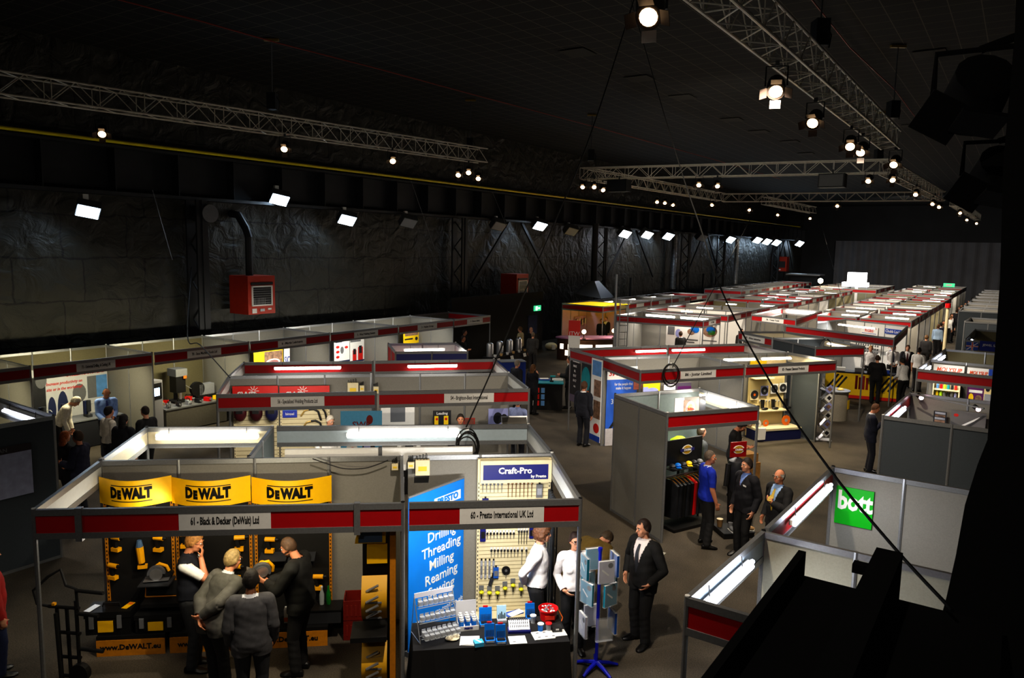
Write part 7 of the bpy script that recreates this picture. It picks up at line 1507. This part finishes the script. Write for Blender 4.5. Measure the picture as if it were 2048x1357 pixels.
t = thing('mannequin', 'black-clad mannequin with a red emblem sign for a head on the plinth', 'mannequin', (PL @ Vector((.05, .1, .117)))[:], WD.rz-.1); MB().cyl((0, 0, 0), (0, 0, 1.5), .02, STEELD, n=8).build('pole', t); [MB().cyl((sx*.09, 0, .75), (sx*.1, -.02, .08), .08, BLACK, .06, 10).build('trouser_leg', t) for sx in (-1, 1)]; m = MB(); m.lathe([(.14, .7), (.17, .8), (.15, .95), (.2, 1.2), (.16, 1.32), (.06, 1.38)], DKP, n=14); m.build('jacket', t, smooth=True); [MB().cyl((sx*.19, 0, 1.27), (sx*.27, -.06, .85), .06, BLACK, .05, 10).build('sleeve', t) for sx in (-1, 1)]; MB().cyl((.02, -.15, .95), (.05, -.17, .72), .05, WOODY, n=8).build('pouch', t)
hd = MB().bx(-.18, .18, -.02, .0, 1.4, 1.7, mat('deep red sign', (150, 12, 16), .5)).build('emblem_sign', t); emblem(t, 0, -.022, 1.55, .65, mat('deep red sign', (150, 12, 16), .5))
for k, (dx, dy, mt) in enumerate(((-.1, -.12, GREY), (.2, -.1, mat('tan suede', (190, 150, 100), .8)))): t = thing('work_boot', ('grey', 'tan')[k]+' work boot on the black plinth', 'boot', (PL @ Vector((dx, dy, .117)))[:], WD.rz-.25+k); MB().ball((0, -.05, .045), (.05, .13, .045), mt, 10, 6).build('upper', t, smooth=True); MB().cyl((0, .05, .04), (0, .05, .14), .045, mt, n=10).build('ankle', t); MB().bx(-.045, .045, -.17, .09, .0, .012, WHITE).build('sole', t)
t = thing('paper_cup', 'tall brown paper cup on the corner of the black plinth', 'cup', (PL @ Vector((-.24, .1, .117)))[:]); MB().lathe([(.045, 0), (.062, .15)], mat('kraft cup', (190, 150, 100), .7), n=14).build('cup', t); MB().cyl((0, 0, .15), (0, 0, .158), .064, CREAM, n=14).build('lid', t)
x, y = at(1492, 930, 0.6); t = thing('cardboard_box', 'cardboard boxes pale brown stacked under the blade shelf end', 'box', (*at(1492, 955, 0), 0), WD.rz); MB().bx(-.25, .25, -.2, .2, 0, .4, mat('cardboard', (176, 130, 70), .8, noise=.1)).build('carton', t); MB().bx(-.2, .2, -.16, .16, .402, .62, mat('cardboard', (176, 130, 70), .8)).build('upper_carton', t)
# --- yellow counter
q0, q1 = at(1648, 793, 0), at(1800, 806, 0); YC = LF(q0, q1)
t = T_(YC, 'sales_counter', 'long yellow printed counter with a dark blue top in front of the white-panelled stand', 'counter', 0, 0, 0); MB().bx(0, YC.L, 0, .5, 0, .98, mat('navy carcase', (24, 28, 50), .7)).build('carcase', t); MB().bx(-.03, YC.L+.03, -.04, .55, .98, 1.02, mat('navy carcase', (24, 28, 50), .7)).build('top', t)
fp = MB().bx(.0, YC.L, -.012, 0, .02, .96, YELP).build('front_print', t); m = MB(); 
for k in range(3):
    b = YC.L*k/3; w = YC.L/3
    m.bx(b, b+w, -.016, -.012, .02, .14, INR)
    if k == 1:
        for j in range(6): m.bx(b+w*.2+.14*w*(j % 4), b+w*.3+.14*w*(j % 4), -.016, -.012, .38, .9-(j % 2)*.06, mat('dark red cylinder print', (140, 24, 24), .5))
    else:
        for j in range(3): m.box((b+w*(.28+.2*j), -.014, .6), (.07, .006, .75-.1*j), DKP, (0, .6, 0))
        for j in range(4): m.bx(b+w*.1, b+w*.4, -.016, -.012, .3+.05*j, .315+.05*j, DKP)
    m.bx(b+w*.88, b+w*.97, -.017, -.012, .1, .2, SKYP)
m.build('pictures', fp); 
for k, (fx, mt, lab) in enumerate(((.2, PAPER, 'stack of white catalogues at the left of the yellow counter'), (.45, GREY, 'silver tray of parts in the middle of the yellow counter'), (.62, PAPER, 'white carton on the yellow counter beside the hugging men'), (.78, INBL, 'blue box at the right of the yellow counter'))):
    b_ = T_(YC, 'counter_box', lab, 'box', YC.L*fx, .25, 1.022); MB().bx(-.16, .16, -.1, .1, 0, .1+.04*(k % 2), mt).build('body', b_); MB().bx(-.165, .165, -.105, .105, .1+.04*(k % 2), .12+.04*(k % 2), PAPER).build('lid', b_)
WC = LF(at(1690, 638, 2.5), at(1817, 652, 2.5))
poster(WC, (1710, 676, 1762, 712), -.1, PAPER, 'white sheet of small drawings on the white-panelled stand wall', [(.05+.09*(k % 10), .08+.18*(k//10), .1+.09*(k % 10), .18+.18*(k//10), GREY) for k in range(50)]); poster(WC, (1722, 652, 1756, 668), -.1, PAPER, 'white square board with maze-like red and blue lettering', [(.08, .2, .92, .26, INR), (.08, .8, .92, .86, INBL)], [('RGBS', .5, .5, .5, INR)]); poster(WC, (1770, 657, 1805, 667), -.1, INBL, 'blue name strip on the white-panelled stand wall', [], [('Chubb Locks', .5, .5, .8, PAPER)]); poster(WC, (1774, 682, 1790, 706), -.1, PAPER, 'white board with a red and blue peak shape', [(.1, .3, .9, .6, INR, 'd'), (.1, .6, .9, .95, INBL, 'd')])
# --- bottle stand on the right
WM = LF(HALL.w(-2.1, 24.4), HALL.w(2.6, 24.4))
poster(WM, (1868, 728, 1929, 748), -.1, PAPER, 'white board with slanting orange lettering over the bottle shelves', [], [('MOLYSLIP', .5, .5, .6, mat('orange ink', (230, 80, 20), .5), .8, .25)], 'header_board', 'sign'); poster(WM, (1935, 735, 1985, 760), -.1, PAPER, 'second white board with orange lettering right of the bottle shelves', [(.85, 0, 1, 1, INBL)], [('MOLYSLIP', .45, .4, .4, mat('orange ink', (230, 80, 20), .5), .7, .25)], 'header_board', 'sign')
xa, z1_ = WM.onv(1868, 777, -.3); xb, _ = WM.onv(1918, 777, -.3); _, z2_ = WM.onv(1868, 793, -.3)
t = T_(WM, 'bottle_shelving', 'white two-tier shelving of coloured bottles in the right-hand stand', 'shelf', xa, -.05, 0); MB().bx(0, xb-xa, -.3, 0, z1_-.03, z1_, CREAM).build('shelf', t); MB().bx(0, xb-xa, -.3, 0, z2_-.03, z2_, CREAM).build('shelf', t); MB().bx(0, xb-xa, -.02, 0, .1, z1_+.4, CREAM).build('back_panel', t); [MB().bx(xx, xx+.03, -.3, 0, 0, z1_+.2, CREAM).build('side_panel', t) for xx in (-.03, xb-xa)]
for tier, zs in enumerate((z1_, z2_)):
    for k in range(6):
        c_ = ((SKYP, REDP, HV, TEAL2, DKP, INR), (YELP, HV, GREY, DKP, GREY, LILAC))[tier][k]; b_ = T_(WM, 'bottle', '%s bottle on the %s shelf, %s from the left' % (('blue', 'red', 'lime', 'teal', 'black', 'crimson', 'yellow', 'lime', 'grey', 'black', 'grey', 'lilac')[tier*6+k], ('upper', 'lower')[tier], ORD[k]), 'bottle', xa+.08+k*(xb-xa-.16)/5, -.2, zs+.002, 'bottles on the right-hand shelving'); hb_ = min(.25, z1_-z2_-.06)/.25; MB().lathe([(.034, 0), (.035, .16*hb_), (.018, .2*hb_), (.017, .22*hb_)], c_, n=10).build('body', b_); MB().cyl((0, 0, .22*hb_), (0, 0, .245*hb_), .02, PAPER, n=8).build('cap', b_)
poster(WM, (1936, 768, 1968, 805), -.15, mat('purple print', (70, 50, 110), .5), 'purple poster with product pictures right of the bottle shelves', [(.1, .3, .9, .45, PAPER), (.1, .5, .4, .95, YELP, 'o'), (.5, .55, .9, .95, MIXP, 'o')]); poster(WM, (1969, 772, 1984, 805), -.15, mat('warm cream slatwall', (240, 220, 160), .6), 'cream card with a dark nozzle at the right edge of the bottle stand', [(.2, .1, .7, .35, DKP, 'o'), (.1, .5, .9, .95, SILV)])
# --- dark-walled stand interior
WR3 = LF(HALL.w(-1.82, 18.2), HALL.w(2.6, 18.2))
poster(WR3, (1868, 822, 1893, 850), -.1, DKP, 'black strip of small photographs in the dark-walled stand', [(.1, .05+.19*k, .9, .2+.19*k, (SILV, MIXP)[k % 2]) for k in range(5)]); poster(WR3, (1903, 820, 1972, 862), -.1, mat('grey racing print', (110, 108, 108), .5, noise=.25, nscale=2), 'grey poster of a speeding racing car in the dark-walled stand', [(.1, .2, .9, .9, PAPER, 'd'), (.3, .1, 1.0, .95, mat('dark grey print', (60, 60, 62), .5), 'd'), (.08, .15, .22, .3, INR, 'o')])
PKL = mat('pink spot lens', (255, 210, 220), .4, emit=30, ecol=(255, 200, 215))
for k, (px, py) in enumerate(((1842, 796), (1956, 819))):
    x, y = at(px, py, 2.45); t = thing('small_spotlight', 'small pinkish spotlight over the dark-walled stand, %s' % ('left', 'right')[k], 'spotlight', (x, y, 2.45), 0, 'small pink spots'); MB().cyl((0, .0, 0), (0, .12, .03), .05, BLACK, n=10).build('can', t); MB().ball((0, -.01, 0), .045, PKL, 8, 6).build('lens', t)
t = thing('light_bar', 'thin steel bar carrying the two small pinkish spotlights', 'bar', (*at(1822, 788, 2.535), 2.535)); p1 = Vector((*at(1968, 818, 2.535), 2.535)); MB().cyl((0, 0, 0), p1-t.location, .018, STEEL, n=8).build('bar', t)
# --- flag stand banner, aisle post
WF = LF(HALL.w(-1.45, 31.0), HALL.w(2.6, 31.0))
poster(WF, (1933, 684, 1957, 700), -.06, INBL, 'union flag panel on the right-hand stand front', [(0, .42, 1, .58, PAPER), (.42, 0, .58, 1, PAPER), (0, .46, 1, .54, INR), (.46, 0, .54, 1, INR), (.02, .05, .98, .95, PAPER, 'd')]); poster(WF, (1960, 682, 2000, 702), -.06, mat('jewel blue board', (20, 40, 140), .5), 'blue banner beside the union flag panel', [], [('JEWEL SAW', .6, .4, .3, PAPER)])
x, y = at(1884, 745, 0); t = thing('marker_post', 'cream post with a red cap rising over the right aisle', 'post', (*at(1889, 690, 1.4), 0)); MB().cyl((0, 0, 0), (0, 0, 3.1), .07, CREAM, n=10).build('post', t); MB().cyl((0, 0, 3.1), (0, 0, 3.3), .12, REDP, n=10).build('cap', t)
# --- pink bar stand and white product boards
WP = LF(HALL.w(-20.1, 37.3), HALL.w(-17.7, 37.3))
poster(HW_(-20.08), (1150, 634, 1172, 655), -.05, PINKP, 'pink tinted picture strip in the yellow-topped stand', [(.05+.12*k, .2+.1*(k % 3), .14+.12*k, .7+.1*(k % 3), (DKP, PAPER)[k % 2]) for k in range(8)])
x, y = at(1182, 718, 0); t = thing('bar_counter', 'curved dark bar counter with glowing white front panels', 'counter', (x, y, 0), .15); m = MB(); P_ = [(1.75*math.cos(a), .8*math.sin(a)) for a in np.linspace(PI*1.02, PI*1.98, 18)]; m.prism(P_+[(1.4, .3), (-1.4, .3)], 1.05, mat('brown bar front', (70, 48, 36), .5)); m.build('carcase', t); m = MB(); m.prism([(p[0]*1.05, p[1]*1.05) for p in P_]+[(1.5, .35), (-1.5, .35)], .06, mat('lilac lit top', (190, 140, 190), .4), Matrix.Translation((0, 0, 1.06))); m.build('top', t)
GLW = mat('glowing bar panel', (255, 244, 226), .5, emit=3.0)
for row in range(2):
    for k in range(4):
        a0_, a1_ = PI*(1.12+.19*k+.08*row), PI*(1.12+.19*k+.08*row+.16); m = MB(); m.add([(1.78*math.cos(a0_), 0.83*math.sin(a0_), .55-.3*row), (1.78*math.cos(a1_), 0.83*math.sin(a1_), .55-.3*row), (1.78*math.cos(a1_), 0.83*math.sin(a1_), .8-.3*row), (1.78*math.cos(a0_), 0.83*math.sin(a0_), .8-.3*row)], [(0, 1, 2, 3)], GLW); m.build('glowing_panel', t)
BULB = mat('bright warm bulb', (255, 230, 180), .4, emit=60, ecol=(255, 214, 150))
for k, (px, py) in enumerate(((1168, 662), (1228, 660))):
    x, y = at(px, py+3, 1.46); t = thing('globe_lamp', 'glaring warm globe lamp over the bar counter, %s' % ('left', 'right')[k], 'lamp', (x, y, 1.124), 0, 'globe lamps'); MB().cyl((0, 0, 0), (0, 0, .28), .02, BLACK, n=8).build('pole', t); MB().ball((0, 0, .36), .1, BULB, 12, 8).build('globe', t); MB().cyl((0, 0, 0), (0, 0, .03), .1, BLACK, n=12).build('base', t)
x, y = at(1226, 746, 0); t = thing('access_tower', 'slim aluminium mast and ladder standing beside the bar counter', 'ladder', (x, y, 0), .3); MB().cyl((0, 0, 0), (0, 0, 4.35), .05, ALU, n=8).build('mast', t); [MB().cyl((xx, 0, 0), (xx, 0, 3.2), .025, ALU, n=8).build('stile', t) for xx in (.22, .62)]; m = MB(); [m.cyl((.22, 0, .3+.3*k), (.62, 0, .3+.3*k), .015, ALU, n=6) for k in range(10)]; m.build('rungs', t); MB().bx(-.25, .8, -.3, .3, 0, .04, ALUD).build('base', t)
t = thing('flower_trough', 'dark red trough of pale purple flowers beside the bar', 'planter', (*at(1288, 742, 0), 0), .1); MB().bx(-.6, .6, -.3, .3, 0, .9, mat('dark red trough', (96, 20, 20), .5)).build('trough', t); m = MB(); [m.ball((random.uniform(-.55, .55), random.uniform(-.26, .26), .93+random.uniform(0, .12)), .06, PINKP, 6, 4) for k in range(50)]; fo = m.build('flowers', t); fo['kind'] = 'stuff'
W5 = LF(HALL.w(-14.9, 33.2), HALL.w(-11.2, 33.2))
poster(W5, (1333, 648, 1366, 690), -.3, PAPER, 'left white product board with grey pictures', [(.1, .1, .5, .5, GREY), (.55, .2, .9, .6, LILAC, 'o')]); poster(W5, (1367, 648, 1400, 690), -.3, PAPER, 'middle white product board with a hand holding a blue disc', [(.25, .2, .7, .5, MIXP, 'o'), (.45, .05, .95, .4, BLUE, 'o'), (.1, .7, .9, .76, GREY), (.1, .82, .7, .88, GREY)]); poster(W5, (1402, 648, 1438, 690), -.3, PAPER, 'right white product board with a round coloured picture', [(.1, .05, .9, .6, MIXP, 'o'), (.3, .1, .8, .4, BLUE, 'o'), (.4, .25, .8, .5, GRN, 'o'), (.1, .75, .9, .8, GREY)])
# --- odd far things
LANT = mat('glowing white lantern', (250, 252, 255), .5, emit=5.0); x, y = at(1713, 574, 2.6)
t = thing('lantern_box', 'tall glowing white lantern box above the far stands', 'lantern', (x, y, 2.62), HALL.rz); MB().bx(-.7, .7, -.5, .5, .35, 1.2, LANT).build('shade', t); MB().bx(-1.1, .9, -.5, .5, 0, .35, LANT).build('plinth', t); MB().bx(-.1, .1, -.1, .1, -2.6, 0, WHITE).build('stem', t)
x, y = at(1641, 562, 3.0); t = thing('globe_lamp', 'single bright lamp in front of the end curtain', 'lamp', (x, y, 0)); MB().cyl((0, 0, 0), (0, 0, 2.9), .04, BLACK, n=8).build('pole', t); MB().ball((0, 0, 3.0), .22, BULB, 12, 8).build('globe', t)
t = thing('exit_sign', 'tiny green exit sign above the furthest stands', 'sign', (*at(1898, 572, 3.0), 2.9), HALL.rz); MB().bx(-.4, .4, -.05, .05, 0, .3, mat('exit sign green', (60, 190, 130), .5, emit=1.2)).build('sign_box', t); MB().bx(-.2, .2, -.06, -.05, .08, .22, W5_ if False else PAPER).build('pictogram', t)
for k, (px, py) in enumerate(((1102, 700), (1108, 668))): t = thing('parcel', ('cream bundle', 'brown bundle')[k]+' on the floor by the dark doorway left of the pink stand', 'bundle', (*at(px, py, 0), .0), .4); MB().ball((0, 0, .2), (.35, .3, .2), (CREAM, WOODY)[k], 10, 7).build('bundle', t, smooth=True); MB().bx(-.1, .1, -.34, -.2, .05, .3, PAPER).build('wrapping', t)
x, y = at(1582, 545, 3.3); t = thing('roof_hut', 'pale-roofed hut at the far left corner of the hall', 'hut', HALL.w(-20.0, 88, 0), HALL.rz); MB().bx(-1.5, 1.5, -1, 1, 0, 2.9, DARKW).build('walls', t); MB().bx(-1.8, 1.8, -1.3, 1.3, 2.9, 3.05, STEEL).build('roof', t)
x, y = HALL.at(1575, 530, 4.0); v_, z_ = HALL.onu(1568, 532, UL+1.0); t = thing('warm_air_heater', 'third, dim red heater far down the left wall', 'heater', HALL.w(UL+.9, v_, z_-.6), HALL.rz); MB().bx(-.5, .5, -.5, .5, 0, 1.6, HRED).build('housing', t); MB().bx(-.35, .35, -.53, -.5, .4, 1.1, STEELD).build('louvre_grille', t); MB().bx(-.3, -.1, -.53, -.5, .1, .25, WHITE).build('label_plate', t)
finish_people()
# ================================================================ LIGHT AND CAMERA
def area(p, L, rz, watts, col, tilt):
    l = bpy.data.lights.new('stand_or_fill_lamp', 'AREA'); l.shape = 'RECTANGLE'; l.size = max(.3, L); l.size_y = .1; l.energy = watts; l.color = col
    o = bpy.data.objects.new('stand_or_fill_lamp', l); COL.objects.link(o); o.location = p
    o.rotation_euler = (Matrix.Rotation(rz, 3, 'Z') @ Matrix.Rotation(tilt, 3, 'X')).to_euler()
for a in LIGHTS: area(*a)
def spot(p, target, watts, col, ang=1.2, r=.08, blend=.7):  # used for truss lamps, wall floodlights and added fill spots
    l = bpy.data.lights.new('hall_or_fill_spot', 'SPOT'); l.energy = watts; l.color = col; l.spot_size = ang; l.spot_blend = blend; l.shadow_soft_size = r
    o = bpy.data.objects.new('hall_or_fill_spot', l); COL.objects.link(o); o.location = p
    o.rotation_euler = (Vector(target)-Vector(p)).to_track_quat('-Z', 'Y').to_euler()
WARM = (1, .86, .68)
for u, v, tu, tv, w in ((-3.4, 5, -6.5, 11, 1500), (-3.4, 12, -5.5, 17, 1500), (-3.5, 20, -6, 24, 1500), (-18.3, 10, -14.5, 12, 420), (-17, 22, -12, 25, 700),
                        (-16, 34, -13.5, 38, 2000), (-10, 30.5, -9, 36, 2400), (-4.6, 36, -4.5, 42, 2600), (-15.8, 45, -12, 52, 2100), (-9, 45, -8, 54, 2200), (-4, 47, -3.4, 56, 2400), (-9, 58, -9, 68, 2600), (-14, 62, -14, 70, 1900)):
    spot(HALL.w(u, v, 8.0), HALL.w(tu, tv, 0), w, WARM, 1.75)
spot(HALL.w(-9, 78, 9.0), HALL.w(-9, 98, 3.5), 1500, (1, .96, .92), 2.0)  # wash added to brighten the end curtain, no fixture there
spot(HALL.w(-3.0, -3, 9.8), HALL.w(-11, 16, 8.8), 330, (1, .95, .85), .95)  # unseen spot added behind the camera to brighten the trusses
spot(HALL.w(-3.0, -3, 7.6), HALL.w(-3.3, 12, 8.8), 160, (1, .95, .85), .8)  # second unseen spot added for the top-right truss
spot(HALL.w(-8.0, 20, 8.0), HALL.w(-10, 38, 8.7), 500, (1, .93, .8), 1.3)  # added without a fixture to brighten the far trusses
# unseen fill spots added behind the photographer for the stand fronts
spot(HALL.w(-1.0, -2.5, 8.6), HALL.w(-6.5, 8.5, 1.2), 310, (1, .9, .78), 1.5)
spot(HALL.w(-9.0, -2.5, 8.8), HALL.w(-10.5, 9, 1.2), 220, (1, .9, .78), 1.5)
for i, p in enumerate(FLOODPOS):
    if i in (0, 1, 2, 3, 4, 6, 8): spot(p, p+HALL.w(8, 3, -6), 190, (.86, .93, 1), 2.0, .15)
# cold wash on the quilted wall beyond the pair of white floodlights
spot(HALL.w(UL+2.6, 47, 7.6), HALL.w(UL, 50, 4.0), 90, (1, .95, .8), 1.1)
spot(HALL.w(UL+2.6, 70, 7.6), HALL.w(UL, 72, 4.2), 80, (1, .95, .8), 1.1)
w = bpy.data.worlds.new('hall_dark'); SC.world = w; w.use_nodes = True
w.node_tree.nodes['Background'].inputs['Color'].default_value = (.5, .52, .6, 1); w.node_tree.nodes['Background'].inputs['Strength'].default_value = .02
cam = bpy.data.cameras.new('camera'); co = bpy.data.objects.new('camera', cam); COL.objects.link(co)
cam.sensor_fit = 'HORIZONTAL'; cam.sensor_width = 36.0; cam.lens = CF*36.0/2048; cam.clip_start = .05; cam.clip_end = 300
co.location = (0, 0, CH)
# forward, right and up vectors of the calibrated view
fw = Vector((0, _cp, -_sp)); up0 = Vector((0, _sp, _cp)); rt0 = Vector((1, 0, 0))
rt = rt0*_cr-up0*_sr; up = rt0*_sr+up0*_cr
co.matrix_world = Matrix(((rt.x, up.x, -fw.x, 0), (rt.y, up.y, -fw.y, 0), (rt.z, up.z, -fw.z, CH), (0, 0, 0, 1)))
SC.camera = co
SC.view_settings.view_transform = 'Standard'; SC.view_settings.look = 'Medium High Contrast'; SC.view_settings.exposure = 0.0
SC.cycles.use_denoising = True; SC.cycles.use_adaptive_sampling = True; SC.cycles.adaptive_threshold = .035; SC.cycles.max_bounces = 5; SC.cycles.diffuse_bounces = 2; SC.cycles.glossy_bounces = 2; SC.cycles.transparent_max_bounces = 6; SC.cycles.transmission_bounces = 3
SC.cycles.sample_clamp_indirect = 4.0; SC.cycles.caustics_reflective = False; SC.cycles.caustics_refractive = False
